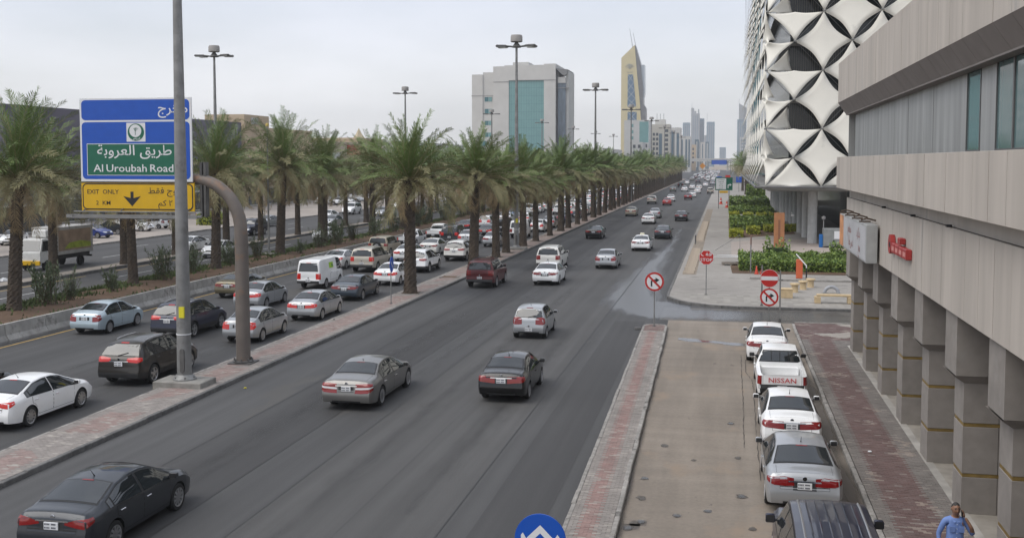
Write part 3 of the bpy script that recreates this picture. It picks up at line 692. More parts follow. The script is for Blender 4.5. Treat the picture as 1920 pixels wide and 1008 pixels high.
pavers('brick_paving', div, [(-.5, .5, 12, 54.4)], divcol, bw=.2, bd=.1, seed=5, inside=lambda x, y: y < 53.9 or (x * x + (y - 53.9) ** 2) < .23)
kerb_line(div, [(-.56, 12), (-.56, 53.9)], .12, .14, KERBC, seed=3)
kerb_line(div, [(.56, 12), (.56, 53.9)], .13, .15, KERBC, seed=4)
kerb_line(div, [(.56 * math.cos(a), 53.9 + .56 * math.sin(a)) for a in np.linspace(0, math.pi, 9)], .12, .14, KERBC, L=.3, seed=5)
# ---- right-hand pavement in front of the colonnade
rp = slab('right_pavement', 3.56, 5.72, 3, 56.6, -.02, .09, GROUT)
b = MB(); b.box(5.73, 16, 49.6, 56.6, -.02, .09); b.obj('corner_slab', GROUT, rp)
def rpcol(x, y, rs):
    if y > 51: c = REDB if patchy(x, y, .6, 2) > -.25 else PALEB
    elif 3.95 < x < 5.0: c = REDB
    else: c = (.17, .155, .14)
    if patchy(x, y, .9, 9) > .36 and rs.rand() < .5: c = mixc(c, (.30, .25, .21), .75)
    if rs.rand() < .05: c = mixc(c, (.3, .27, .24), .6)
    return mixc(c, (.17, .14, .13), .35 * rs.rand())
pavers('brick_paving', rp, [(3.58, 5.5, 14, 56.4), (5.5, 9.5, 50, 56.4)], rpcol, seed=7)
b = MB(); b.box(5.5, 5.72, 5, 49.8, .085, .14); b.obj('granite_strip', mat('granite_pale', (.36, .34, .31), rough=.6, var=.2, vscale=2, var2=.15, coords='World', dirt=((.42, .33, .22), .9, .6)), rp)
kerb_line(rp, [(3.50, 13), (3.50, 55.9)], .13, .15, KERBC, seed=6)
kerb_line(rp, [(3.6, 56.62), (12, 56.62)], .12, .14, KERBC, seed=7)
# ---- plaza beyond the side street
cor = [(-3.35 + 4.6 - 4.6 * math.cos(a), 67 - 4.9 * math.sin(a)) for a in np.linspace(0, math.pi / 2, 12)]
edge = [(-3.35, 420)] + [(-3.35, 67)] + cor[1:] + [(30, 62.1)]
out_ = [(40, 62.1), (40, 420)]
pts = edge + out_
b = MB(); n = len(pts); b.v = [(x, y, -.02) for x, y in pts] + [(x, y, .13) for x, y in pts]
b.f = [tuple(range(n, 2 * n))] + [(i, (i + 1) % n, (i + 1) % n + n, i + n) for i in range(n)]; b.m = [0] * len(b.f)
plaza = tag(b.obj('plaza_pavement', PAVE), kind='structure')
kerb_line(plaza, [(-3.42, 250)] + [(x - .06, y - .06) for x, y in edge[1:]], .15, .16, KERBD, seed=8)
# rows of loose ribbed slabs by the kerb
rs = random.Random(4); bm_ = MB(); bm_.box(-.45, .45, -.13, .13, 0, .05, bev=.015); rib = bm_.mesh('ribbed_slab', mat('slab_tan', (.36, .30, .235), rough=.85, var=.2, vscale=3))
for y0, y1 in ((80, 103), (113, 150)):
    y = y0
    while y < y1:
        o = link('ribbed_slab', rib, plaza, (-2.55 + rs.uniform(-.06, .06), y, .128), R(-18) + rs.uniform(-.05, .05)); o.scale = (.95, 1, 1); y += .62
b = MB(); b.add([(-3.0, 79, .134), (-2.0, 79, .134), (-2.0, 190, .134), (-3.0, 190, .134)], [(0, 1, 2, 3)]); b.obj('gravel_band', ground_mat('gravel', (.25, .21, .165), [((3, 3, 3), .3, 5)], bump=.6), plaza)
# grid of tiles near the side street
TILEM = mat('plaza_tile', (.33, .31, .28), rough=.8, var=.12, vscale=1.5, coords='World', attr='piece')
V = []; F = []; C = []; rs = np.random.RandomState(2)
for i in range(34):
    for j in range(13):
        x = -2.4 + i * .4; y = 62.5 + j * .4 
        if x < 1.2 and (x - 1.25) ** 2 / 3.9 ** 2 + (y - 67) ** 2 / 4.2 ** 2 > 1 and y < 67: continue
        z = .138 + rs.uniform(-.003, .003); o = len(V); V += [(x, y, z), (x + .385, y, z), (x + .385, y + .385, z), (x, y + .385, z)]; F.append((o, o + 1, o + 2, o + 3)); t = rs.uniform(.85, 1.12); C.append((.30 * t, .28 * t, .25 * t, 1))
me = bpy.data.meshes.new('plaza_tiles'); me.from_pydata(V, [], F); me.materials.append(TILEM); colour_attr(me, C); tag(link('paving_tile_field', me, plaza), kind='stuff')
b = MB(); b.poly([(.6, 94), (1.5, 92.5), (20, 92.5), (20, 112), (6.5, 118), (3.5, 116), (.7, 112)], .136); b.obj('pink_terrace', PAVE2, plaza)
# ---- planting strip between the carriageways
strip = slab('planting_strip', -40.2, -33.1, 3, 560, -.02, .22, SOIL)
kerb_line(strip, [(-40.28, 42), (-40.28, 150)], .16, .28, KERBC, L=1.5, seed=9)
b = MB(); b.box(-40.36, -40.2, 150, 560, 0, .28); b.obj('distant_kerb', KERBC, strip)
sep = slab('separator_pavement', -48.9, -46.9, 3, 560, -.02, .10, mat('separator_dust', (.27, .235, .20), rough=.9, var=.2, coords='World'))
kerb_line(sep, [(-46.82, 46), (-46.82, 150)], .16, .22, KERBD, L=1.5, seed=10)
b = MB(); b.box(-46.9, -46.74, 150, 560, 0, .22); b.obj('distant_kerb', KERBD, sep)
farp = slab('far_pavement', -95, -62.1, 3, 700, -.02, .14, FARPAVE)
kerb_line(farp, [(-62.0, 62), (-62.0, 170)], .16, .18, KERBC, L=1.5, seed=11)
# ---- grass and low ground cover on the strip
GRASS = mat('grass_blades', (.075, .105, .032), rough=.9, var=.35, vscale=3, var2=.3, v2scale=.4, coords='World')
rs = np.random.RandomState(11); V = []; F = []
def tuft(x, y, z, h, wd):
    a = rs.uniform(0, 6.28); o = len(V); dx, dy = math.cos(a) * wd, math.sin(a) * wd; lx, ly = rs.uniform(-.6, .6, 2) * h
    V.extend([(x - dx, y - dy, z), (x + dx, y + dy, z), (x + lx, y + ly, z + h)]); F.append((o, o + 1, o + 2))
for y0, y1, dens in ((44, 70, 620), (70, 110, 420), (110, 220, 170)):
    for k in range(int((y1 - y0) * dens)):
        y = rs.uniform(y0, y1); band = rs.rand()
        x = -33.25 - abs(rs.normal(0, .8)) if band < .62 else -39.9 + abs(rs.normal(0, .75))
        if mnoise.noise(Vector((x * .5, y * .25, 3))) < -.28: continue
        tuft(x, y, .2, rs.uniform(.1, .32), .07)
me = bpy.data.meshes.new('grass'); me.from_pydata(V, [], F); me.materials.append(GRASS); tag(link('grass', me), kind='stuff')
# ---- water, holes, cracks and gutter strips: thin sheets whose edges come from a mask
def wet_mat(name, col, rough, edge_noise=4., spec=.5, soft=.25, alpha=1., stretch=(1, 1, 1)):
    m = bpy.data.materials.new(name); m.use_nodes = True; nt = m.node_tree; b = nt.nodes['Principled BSDF']; m.diffuse_color = (*col, 1)
    b.inputs['Base Color'].default_value = (*col, 1); b.inputs['Roughness'].default_value = rough; b.inputs['Specular IOR Level'].default_value = spec
    a = N(nt, 'ShaderNodeAttribute', attribute_name='mask'); g = N(nt, 'ShaderNodeNewGeometry'); mp = N(nt, 'ShaderNodeMapping'); mp.inputs['Scale'].default_value = stretch
    nt.links.new(g.outputs['Position'], mp.inputs[0]); n = N(nt, 'ShaderNodeTexNoise'); n.inputs['Scale'].default_value = edge_noise; n.inputs['Detail'].default_value = 6; nt.links.new(mp.outputs[0], n.inputs['Vector'])
    ad = N(nt, 'ShaderNodeMath', operation='ADD'); nt.links.new(a.outputs['Fac'], ad.inputs[0])
    mu = N(nt, 'ShaderNodeMath', operation='MULTIPLY_ADD'); mu.inputs[1].default_value = 1.1; mu.inputs[2].default_value = -.55; nt.links.new(n.outputs[0], mu.inputs[0]); nt.links.new(mu.outputs[0], ad.inputs[1])
    mr = N(nt, 'ShaderNodeMapRange', interpolation_type='SMOOTHSTEP'); mr.inputs['From Min'].default_value = .5 - soft; mr.inputs['From Max'].default_value = .5 + soft; mr.inputs['To Max'].default_value = alpha; nt.links.new(ad.outputs[0], mr.inputs[0])
    nt.links.new(mr.outputs[0], b.inputs['Alpha']); return m
def mask_sheet(name, x0, x1, y0, y1, z, fn, m, nx, ny):
    V = [(x0 + (x1 - x0) * i / nx, y0 + (y1 - y0) * j / ny, z) for j in range(ny + 1) for i in range(nx + 1)]
    F = [(j * (nx + 1) + i, j * (nx + 1) + i + 1, (j + 1) * (nx + 1) + i + 1, (j + 1) * (nx + 1) + i) for j in range(ny) for i in range(nx)]
    me = bpy.data.meshes.new(name); me.from_pydata(V, [], F); me.materials.append(m); a = me.attributes.new('mask', 'FLOAT', 'POINT')
    a.data.foreach_set('value', [fn(v[0], v[1]) for v in V]); return tag(link(name, me), kind='structure')
WET = wet_mat('wet_asphalt', (.075, .076, .08), .22, 1.0, .7, .32, .72, (1.6, .16, 1))
wl = lambda y: float(np.interp(y, [57, 58.6, 61.4, 65, 70.6, 79, 90, 108, 140], [-3.6, -5.4, -6.6, -7.2, -7.2, -7.0, -6.6, -6.0, -5.4]))
wr = lambda y: float(np.interp(y, [57, 61, 63, 64.4, 69.7, 79.7, 90, 108, 140], [9, 9, -1.5, -3.6, -4.2, -4.5, -4.7, -4.8, -5.0]))
def wetmask(x, y):
    d = min(x - wl(y), wr(y) - x, (y - 57.4) * .9)
    if y > 63: d -= (y - 63) * .006
    if x > -2: d = min(d, (61.2 - y) * .8, (9 - x) * .12)
    return max(0, min(1.05, .42 + d * .55))
mask_sheet('water_film', -9, 9.5, 56.95, 140, .008, wetmask, WET, 74, 240)
WET2 = wet_mat('shallow_water', (.07, .065, .06), .06, 1.6, .7, .15, .9, (.5, 1.6, 1))
mask_sheet('puddle', -2.1, 2.6, 48.6, 52.4, .012, lambda x, y: .95 - abs(y - (50.9 - (x + 2.2) * .38)) * 1.3 - max(0, x - .6) * .4, WET2, 30, 24)
HOLE = wet_mat('damp_hole', (.085, .073, .06), .5, 5, .4, .16, .9); PUD = wet_mat('hole_water', (.08, .078, .075), .22, 6, .6, .3, .75)
for i, (x, y) in enumerate([(-2.0, 28.04), (-.32, 25.63), (.5, 26.94), (-1.83, 24.58), (-2.09, 24.08), (.28, 34.53), (-1.03, 25.17), (-1.65, 31.42), (-.78, 30.06), (-1.96, 26.35), (.45, 30.5), (.72, 24.6)]):
    r1 = rnd.uniform(.09, .17); big = i < 7
    mask_sheet('road_hole', x - .4, x + .4, y - .6, y + .6, .012 + i * .0004, lambda a, c: 1 - math.hypot(a - x, (c - y) * .62) / r1 * .62, HOLE, 12, 14)
    if big: mask_sheet('puddle', x - .26, x + .26, y - .3, y + .3, .020 + i * .0004, lambda a, c: 1 - math.hypot(a - x, (c - y) * .8) / .10 * .62, PUD, 10, 10)
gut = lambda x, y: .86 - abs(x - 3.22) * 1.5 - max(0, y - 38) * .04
mask_sheet('dark_gutter', 2.4, 3.44, 12, 46, .016, gut, wet_mat('gutter_concrete', (.075, .062, .05), .35, .9, .4, .3, .62, (1.4, .3, 1)), 16, 90)  # darker, smoother strip along the right kerb, fading out at the far end
mask_sheet('dark_gutter', -2.75, -1.6, 12, 53, .016, lambda x, y: .62 - abs(x - (-1.98 - .0149 * y)) * 2.6, MATS.get('gutter_strip') or wet_mat('gutter_concrete_2', (.07, .06, .05), .5, .9, .4, .3, .8, (1.4, .3, 1)), 16, 90)  # narrower dark strip along the divider kerb
OIL = wet_mat('oil_drip_stain', (.03, .029, .028), .55, 1.4, .4, .35, .2, (2.4, .5, 1))
for i, (x, y0, y1, wd) in enumerate(((-14.0, 14, 60, .8), (-9.8, 20, 70, .7), (-7.4, 24, 52, .7), (-11.8, 40, 110, .7), (-22.3, 28, 70, .7), (-26, 34, 90, .7))):
    mask_sheet('oil_stain', x - wd, x + wd, y0, y1, .0125, lambda a, c: .56 - abs(a - x) * .5 / wd - max(0, abs(c - (y0 + y1) / 2) / (y1 - y0) - .35), OIL, 8, 40)
CRK = mat('crack_dark', (.05, .043, .036), rough=.9)
for pl in ([(.76, 47), (.74, 43), (.72, 39.2), (.68, 34.8), (.65, 31.4)], [(.94, 46), (.90, 43.2), (1.12, 41.5), (1.12, 39.2), (1.05, 33.7), (1.02, 28)]):
    b = MB(); P = []; r2 = random.Random(len(pl))
    for i in range(len(pl) - 1):
        for k in range(14):
            t = k / 14; P.append((pl[i][0] + (pl[i + 1][0] - pl[i][0]) * t + r2.uniform(-.018, .018), pl[i][1] + (pl[i + 1][1] - pl[i][1]) * t))
    for i, (x, y) in enumerate(P):
        wdt = r2.uniform(.003, .014); b.v += [(x - wdt, y, .0215), (x + wdt, y, .0215)]
        if i: b.f.append((2 * i - 2, 2 * i - 1, 2 * i + 1, 2 * i)); b.m.append(0)
    tag(b.obj('road_crack', CRK), kind='structure')
ORD = ['first', 'second', 'third', 'fourth', 'fifth', 'sixth', 'seventh', 'eighth', 'ninth', 'tenth', 'eleventh', 'twelfth', 'thirteenth', 'fourteenth', 'fifteenth', 'sixteenth', 'seventeenth', 'eighteenth', 'nineteenth', 'twentieth']
# ---- concrete barrier, one segment at a time
BARM = mat('barrier_concrete', (.31, .30, .28), rough=.85, var=.12, vscale=2.5, var2=.25, v2scale=.9, bump=.25, dirt=((.16, .15, .14), 1.2, .56))
prof = [(-.32, 0), (-.32, .1), (-.16, .34), (-.10, .85), (.10, .85), (.16, .34), (.32, .1), (.32, 0)]
segs = []
for q in range(4):
    b = MB(); n = len(prof); L = 3.0 - .03
    b.v = [(x, -L / 2, z) for x, z in prof] + [(x, L / 2, z) for x, z in prof]
    b.f = [(i, i + n, (i + 1) % n + n, (i + 1) % n) for i in range(n)] + [tuple(range(n - 1, -1, -1))[::-1], tuple(range(2 * n - 1, n - 1, -1))]; b.m = [0] * len(b.f)
    segs.append(b.mesh('concrete_barrier', BARM))
y = 39.2; k = 0
while y < 250:
    o = link('concrete_barrier', segs[k % 4], None, (-32.92 + rnd.uniform(-.025, .025), y, 0), rnd.uniform(-.006, .006) + (math.pi if k % 2 else 0))
    tag(o, f'{ORD[k]} grey concrete barrier block in line from the left edge of the photo' if k < 20 else 'grey concrete barrier block far along the line below the palm strip', 'barrier', 'concrete barrier blocks in line beside the queue'); y += 3.0; k += 1
b = MB(); b.box(-33.05, -32.8, 250, 560, 0, .85); tag(b.obj('distant_barrier_line', BARM), kind='stuff')
# ================================================================== buildings
# ---- stone-clad building with the colonnade, right
STONE = mat('stone_panel', (.435, .392, .345), rough=.75, var=.07, vscale=1.6, var2=.10, v2scale=.5, coords='World', stretch=(1, 1.8, .22), bump=.05, dirt=((.32, .30, .28), .5, .60))
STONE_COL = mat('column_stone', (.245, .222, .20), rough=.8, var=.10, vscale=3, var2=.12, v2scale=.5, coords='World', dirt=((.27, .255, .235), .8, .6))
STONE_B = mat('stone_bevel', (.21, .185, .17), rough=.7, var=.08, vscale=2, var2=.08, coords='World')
JOINT = mat('panel_joint', (.055, .05, .047), rough=.9)
ALU = mat('stained_cladding', (.30, .305, .30), rough=.45, metal=.15, var=.14, vscale=1, var2=.22, v2scale=.9, coords='World', stretch=(1, 2.2, .16), dirt=((.40, .40, .40), 1.3, .60))
BGLASS = mat('curtain_glass', (.11, .185, .19), rough=.06, spec=.9)
GOLD = mat('gilt_strip', (.25, .17, .055), rough=.5, metal=.3, var=.25, vscale=4)
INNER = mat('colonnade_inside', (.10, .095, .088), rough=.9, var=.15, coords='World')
bld = thing('colonnade_building', 'beige stone-clad building on square columns along the right edge', 'building', (0, 0, 0))
YE = 48.3                                                     # end of the building towards the plaza
def bpart(nm, m, *boxes, par=bld, bev=0):
    b = MB()
    for q in boxes: b.box(*q, bev=bev)
    return b.obj(nm, m, par)
# backing behind the joints
bpart('core_wall', JOINT, (5.26, 30, 2, YE - .06, 4.95, 6.86), (4.82, 30, 2, YE - .06, 7.30, 8.58), (4.82, 30, 2, YE - .06, 10.98, 12.55), (5.46, 30, 2, YE - .2, 6.8, 11.0))
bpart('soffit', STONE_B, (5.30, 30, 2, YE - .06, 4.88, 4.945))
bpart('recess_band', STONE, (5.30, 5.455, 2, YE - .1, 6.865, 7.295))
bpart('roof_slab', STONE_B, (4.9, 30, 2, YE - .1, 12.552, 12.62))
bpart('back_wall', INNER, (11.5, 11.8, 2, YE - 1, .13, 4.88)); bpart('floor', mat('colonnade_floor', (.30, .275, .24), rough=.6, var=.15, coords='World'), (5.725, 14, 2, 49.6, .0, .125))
# panels: one object per stone, from the far corner towards the camera
PW = 1.3
def panel_mesh(key, x, z0, z1, w, m, th=.055, xb=None):
    k = ('panel', key)
    if k not in TXT:
        b = MB(); b.box(0, th, -w / 2 + .011, w / 2 - .011, z0, z1, 0, bev=.006); TXT[k] = b.mesh('stone_panel', m)
    return TXT[k]
y = YE - PW / 2; k = 0
while y > 9:
    o = link('stone_panel', panel_mesh('l1', 0, 4.90, 6.86, PW, STONE), bld, (5.20 + rnd.uniform(0, .006), y, 0))
    o = link('stone_panel', panel_mesh('l2', 0, 7.28, 8.60, PW, STONE), bld, (4.75 + rnd.uniform(0, .006), y, 0))
    o = link('stone_panel', panel_mesh('l3', 0, 10.93, 12.62, PW, STONE), bld, (4.75 + rnd.uniform(0, .006), y, 0))
    key = ('panel', 'bevel')
    if key not in TXT:
        b = MB(); b.ext([(0, 10.93), (.055, 10.90), (.40, 10.46), (.34, 10.44)], -PW / 2 + .011, PW / 2 - .011); b.v = [(x_, y_, z_) for x_, y_, z_ in b.v]; TXT[key] = b.mesh('bevel_panel', STONE_B)
    link('bevel_panel', TXT[key], bld, (4.75, y, 0)); y -= PW; k += 1
bpart('bevel_backing', JOINT, (5.13, 5.46, 2, YE - .06, 10.50, 10.98)); bpart('bevel_lip', STONE_B, (5.09, 5.46, 2, YE - .02, 10.40, 10.455))
for nm, x0, z0, z1 in (('l1', 5.2, 4.9, 6.86), ('l2', 4.75, 7.28, 8.6), ('l3', 4.75, 10.93, 12.62)):      # end faces
    for q in range(4):
        a = x0 + .02 + q * 1.25; b = MB(); b.box(a, a + 1.23, YE - .055, YE + .0, z0, z1, bev=.006); b.obj('end_panel', STONE, bld)
# recessed storey: stained metal sheets with a few panes
y = YE - .9; k = 0; seq = []
while y > 9:
    w_ = rnd.choice([1.35, 1.4, 1.3]); seq.append((y - w_, y)); y -= w_
for i, (a, e) in enumerate(seq):
    mid = (a + e) / 2; glass = any(lo_ < mid < hi_ for lo_, hi_ in ((24.2, 25.6), (19.3, 22.9)))
    if glass:
        f = bpart('window_frame', mat('window_alu', (.10, .10, .10), rough=.5), (5.372, 5.45, a, a + .05, 8.6, 10.46), (5.372, 5.45, e - .05, e, 8.6, 10.46), (5.372, 5.45, a + .05, e - .05, 8.6, 8.66), (5.372, 5.45, a + .05, e - .05, 10.40, 10.46)); b = MB(); b.box(5.40, 5.42, a + .05, e - .05, 8.66, 10.40); b.obj('pane', BGLASS, f)
    else:
        b = MB(); b.box(5.385 + rnd.uniform(0, .008), 5.45, a + .007, e - .007, 8.59, 10.5); b.obj('metal_panel', ALU, bld)
b = MB(); b.box(5.2, 9, YE - .25, YE - .19, 8.6, 10.5); b.obj('metal_panel', ALU, bld)
for y in (37, 31.4, 26.5): b = MB(); b.box(5.10, 5.22, y - .08, y + .08, 6.87, 6.93); b.obj('small_floodlight', SBLK, bld)
# columns
CY = [48.1 - 4.36 * k for k in range(9)]
for y in CY:
    c = MB(); c.box(5.585, 7.6, y + .03, y + .97, .10, 4.9); col = c.obj('column', JOINT, bld); y = y
    for x0, x1 in ((5.55, 6.33), (6.345, 7.12), (7.135, 7.62)):
        for z0, z1 in ((.125, 1.0), (1.09, 2.2), (2.29, 3.23)):
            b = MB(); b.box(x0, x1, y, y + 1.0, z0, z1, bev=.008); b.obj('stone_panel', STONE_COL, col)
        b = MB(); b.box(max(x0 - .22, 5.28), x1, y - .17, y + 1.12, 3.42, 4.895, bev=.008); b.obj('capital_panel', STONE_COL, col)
    for z0 in (1.005, 2.205): b = MB(); b.box(5.562, 7.6, y + .012, y + .985, z0, z0 + .08); b.obj('gilt_strip', GOLD, col)
    b = MB(); b.add([(5.552, y + .002, 3.232), (7.6, y + .002, 3.232), (7.6, y - .168, 3.418), (5.282, y - .168, 3.418), (5.552, y + .998, 3.232), (5.282, y + 1.118, 3.418), (7.6, y + 1.118, 3.418), (7.6, y + .998, 3.232)], [(0, 1, 2, 3), (0, 3, 5, 4), (4, 5, 6, 7)]); b.obj('capital_splay', STONE_COL, col)
# shop signs on the building
t = thing('shop_sign', 'faded grey light-box shop sign on the far end of the colonnade building', 'sign', (0, 0, 0)); x0 = 4.76
b = MB(); b.box(x0, 5.12, 38.0, 46.6, 4.92, 6.25, bev=.02); b.obj('sign_box', mat('lightbox_frame', (.33, .335, .33), rough=.6, var=.1, coords='World'), t)
b = MB(); b.box(x0 - .012, x0 - .003, 38.15, 45.1, 5.0, 6.17); b.obj('sign_face', mat('faded_face', (.42, .42, .43), rough=.6, var=.12, vscale=.8, coords='World'), t); b = MB(); b.box(x0 - .014, x0 - .003, 45.15, 46.55, 4.97, 6.2); b.obj('food_picture', mat('faded_picture', (.48, .22, .10), rough=.6, var=.45, vscale=2.2, coords='World'), t)
MF = Matrix(((0, 1, 0, x0 - .018), (-1, 0, 0, 41.6), (0, 0, 1, 0), (0, 0, 0, 1)))
for s, dx, z in (('\ufee2\ufecc\ufec4\ufee3', -1.4, 5.68), ('\ufea9\ufeae\ufedb\ufeaa\ufe91', 1.4, 5.68), ('\ufe8d\ufec4\ufeb2\ufecb', -.9, 5.2), ('\ufea2\ufee3', 1.7, 5.18)): b = MB(); b.text(s, dx, z, .5, 0, 0, M=MF); b.obj('faded_word', mat('faded_red', (.33, .17, .155), rough=.7, var=.3, vscale=3, coords='World'), t)
for y in (45.7, 43.6, 41.3, 39.1): b = MB(); b.tube([(5.2, y, 6.34), (4.9, y, 6.42), (4.7, y, 6.36)], .03, 6); b.box(4.64, 5.02, y - .06, y + .06, 6.28, 6.33); b.obj('sign_lamp', mat('rusty_lamp', (.07, .045, .03), rough=.8), t)
t = thing('shop_sign', 'small red raised letter sign on the stone band of the colonnade building', 'sign', (0, 0, 0)); RL = mat('red_letters', (.33, .03, .028), rough=.5, var=.15, coords='World')
b = MB(); b.lathe([(.001, -.07), (.30, -.07), (.30, .07), (.001, .07)], 20, 0, Matrix.Translation((5.12, 34.85, 5.84)) @ Matrix.Rotation(R(90), 4, 'Y')); b.obj('round_logo', RL, t, 40); b = MB(); b.lathe([(.001, -.08), (.09, -.08)], 12, 0, Matrix.Translation((5.12, 34.8, 5.83)) @ Matrix.Rotation(R(90), 4, 'Y')); b.obj('logo_eye', SBLK, t)
for k in range(4): b = MB(); b.box(5.03, 5.19, 31.6 + k * .7, 32.24 + k * .7, 5.62, 5.92, bev=.02); b.obj('raised_letter', RL, t); b = MB(); b.box(5.022, 5.0295, 31.7 + k * .7, 32.14 + k * .7, 5.70, 5.83); b.obj('letter_inlay', mat('pink_inlay', (.55, .22, .2), rough=.6), t)
b = MB(); b.box(5.03, 5.19, 32.7, 33.15, 5.98, 6.16, bev=.02); b.obj('raised_letter', RL, t)
# ---- library with white fabric sails
FAB = mat('white_fabric', (.76, .735, .66), rough=.7, var=.04, vscale=.6, coords='World', dirt=((.60, .58, .52), .5, .62))
CABLE = mat('steel_cable', (.16, .16, .16), rough=.5, metal=.4); DGL = mat('dark_facade_glass', (.012, .018, .020), rough=.12, spec=.5); GRILL = mat('facade_grille', (.06, .055, .045), rough=.8, var=.3, vscale=2, coords='World')
lib = thing('sail_library', 'large building wrapped in white diamond fabric sails on round columns', 'building', (0, 0, 0))
FX, FY, CZ, CX_ = 3.8, 108.0, 2.82, 2.68                       # corner, cell half sizes
Z0 = 5.95
b = MB(); b.box(6.2, 45, FY + 2.6, 206, 6.4, 36); b.obj('glass_core', DGL, lib)
b = MB(); b.box(4.2, 45, FY + .6, 208, 5.5, 5.95); b.box(3.7, 45, FY - .1, 209, 5.66, 5.9); b.obj('underside_slab', mat('underside', (.28, .275, .26), rough=.8), lib)
for k in range(8):                                             # floor plates and grilles behind the sails
    z = Z0 + k * 5.64 - .1; b = MB(); b.box(5.6, 44, FY + 1.9, 205, z + 2.7, z + 2.95); b.obj('floor_edge', GRILL, lib)
    b = MB()
    for q in range(30): b.box(5.7 + q * .22, 5.76 + q * .22, FY + 2.45, FY + 2.55, z, z + 2.7)
    if k < 5: b.obj('grille_bars', GRILL, lib)
def sail(name, top, bot, left, right, sag, n=9, half=False):
    """tensile sail: four corners, edges curving inwards, skin stretched between"""
    T, B, L_, R_ = map(Vector, (top, bot, left, right)); c = (T + B + L_ + R_) / 4; V = []; F = []
    def edge(p, q, t):
        m = p.lerp(q, t); return m + (c - m) * sag * 4 * t * (1 - t)
    for i in range(n + 1):
        for j in range(n + 1):
            u, v = i / n, j / n
            e0 = edge(T, R_, u); e1 = edge(L_, B, u); f0 = edge(T, L_, v); f1 = edge(R_, B, v)
            bil = T * (1 - u) * (1 - v) + R_ * u * (1 - v) + L_ * (1 - u) * v + B * u * v
            V.append(e0 * (1 - v) + e1 * v + f0 * (1 - u) + f1 * u - bil)
    for i in range(n):
        for j in range(n): F.append((i * (n + 1) + j, (i + 1) * (n + 1) + j, (i + 1) * (n + 1) + j + 1, i * (n + 1) + j + 1))
    b = MB(); b.add(V, F); return b
def put_sail(T, B, L_, R_, sag=.21): o = sail('sail', T, B, L_, R_, sag).obj('sail', FAB, lib, 60); md = o.modifiers.new('thick', 'SOLIDIFY'); md.thickness = .03; return o
NODES = MB(); 
def node_at(p): NODES.tube([(p[0] - .14, p[1] - .1, p[2]), (p[0] + .14, p[1] - .1, p[2])], .09, 6); NODES.tube([p, (p[0], p[1] + 1.6, p[2] + .3)], .05, 5)
for ci in range(0, 9):
    cx = FX + CX_ * ci
    for r in range(-1, 7):
        zc = Z0 + CZ * (2 * r + (0 if ci % 2 == 0 else 1)) + (CZ if ci % 2 == 0 else CZ * 0)
        # cell centre: columns alternate by half a cell
        zc = Z0 + CZ * 2 * r + (CZ if ci % 2 == 0 else 0)
        if zc - CZ < Z0 - CZ - .1 or zc > 33: continue
        T = (cx, FY + .1, zc + CZ); B = (cx, FY - .5, zc - CZ); L_ = (cx - CX_, FY + .15, zc); R_ = (cx + CX_, FY + .15, zc)
        if r >= 0: node_at(B)
        if ci == 0: continue                                    # the corner itself
        if ci == 1:                                             # folded corner column: lower triangle and a sheet going back
            if zc - CZ >= Z0 - .3:
                put_sail((cx, FY + .15, zc + .02), B, L_, R_, .16)
                put_sail((cx - .5, FY + 2.2, zc + CZ * .8), (cx - 1.6, FY + .9, zc + .05), (cx - CX_ + .1, FY + .8, zc + .1), (cx - .1, FY + 2.3, zc + .1), .12)
            else: put_sail(T, (cx, FY - .25, Z0 - .02), (cx - CX_, FY + .1, Z0), (cx + CX_, FY + .1, Z0), .14)
        else:
            if zc - CZ >= Z0 - .3: put_sail(T, B, L_, R_)
            else: put_sail(T, (cx, FY - .2, Z0 - .02), (cx - CX_, FY + .1, Z0), (cx + CX_, FY + .1, Z0), .2)
for r in range(0, 6):                                           # half sails on the corner
    zc = Z0 + CZ * 2 * r + CZ
    put_sail((FX + .1, FY + .1, zc + CZ), (FX + .1, FY - .2, zc - CZ), (FX - .5, FY + 1.6, zc), (FX + CX_, FY + .2, zc - .05), .30) if False else None
    put_sail((FX + .15, FY + .2, zc + .02), (FX + .05, FY - .2, zc - CZ), (FX - .25, FY + 1.2, zc), (FX + CX_ * .98, FY + .15, zc + .0), .22)
    put_sail((FX - .1, FY + .4, zc + CZ), (FX + .1, FY + .8, zc + .05), (FX - .3, FY + 2.2, zc + .1), (FX + .9, FY + 1.5, zc + .3), .2)
for ci in range(0, 20):                                         # long side along the road: sails seen edge-on
    cy = FY + 2.7 + 5.1 * ci / 1.0 * .95
    for r in range(0, 6):
        zc = Z0 + CZ * 2 * r + (CZ if ci % 2 == 0 else CZ * 2)
        if zc > 33: continue
        put_sail((FX + .15, cy, zc + CZ), (FX - 1.0, cy, zc - CZ), (FX + .25, cy + 2.55, zc), (FX + .25, cy - 2.55, zc), .26)
NODES.obj('cable_nodes', STEEL, lib)
b = MB()
for ci in range(9):
    for r in range(-1, 6):
        zc = Z0 + CZ * 2 * r + (CZ if ci % 2 == 0 else 0); x = FX + CX_ * ci
        for sx_ in (-1, 1):
            for sz in (-1, 1):
                p, q = (x, FY - .42, zc + CZ * sz), (x + CX_ * sx_, FY - .42, zc)
                if min(p[2], q[2]) >= Z0 - .2 and FX - .1 <= q[0] and x >= FX - .1: b.tube([p, q], .028, 4, 0, False)
b.obj('cable_net', CABLE, lib)
b = MB()
for ci in range(20):
    y = FY + 2.7 + 4.845 * ci
    for r in range(0, 6):
        z = Z0 + CZ * 2 * r + (CZ if ci % 2 else 0)
        b.tube([(FX - .5, y, z), (FX - .5, y + 4.845, z + CZ)], .03, 4, 0, False)
b.tube([(FX - .8, FY, Z0 - .05), (FX - .8, FY + 100, Z0 - .05)], .16, 6); b.tube([(FX - .8, FY - .3, Z0 - .05), (FX + 24, FY - .3, Z0 - .05)], .12, 6); b.obj('side_cable_net', CABLE, lib)
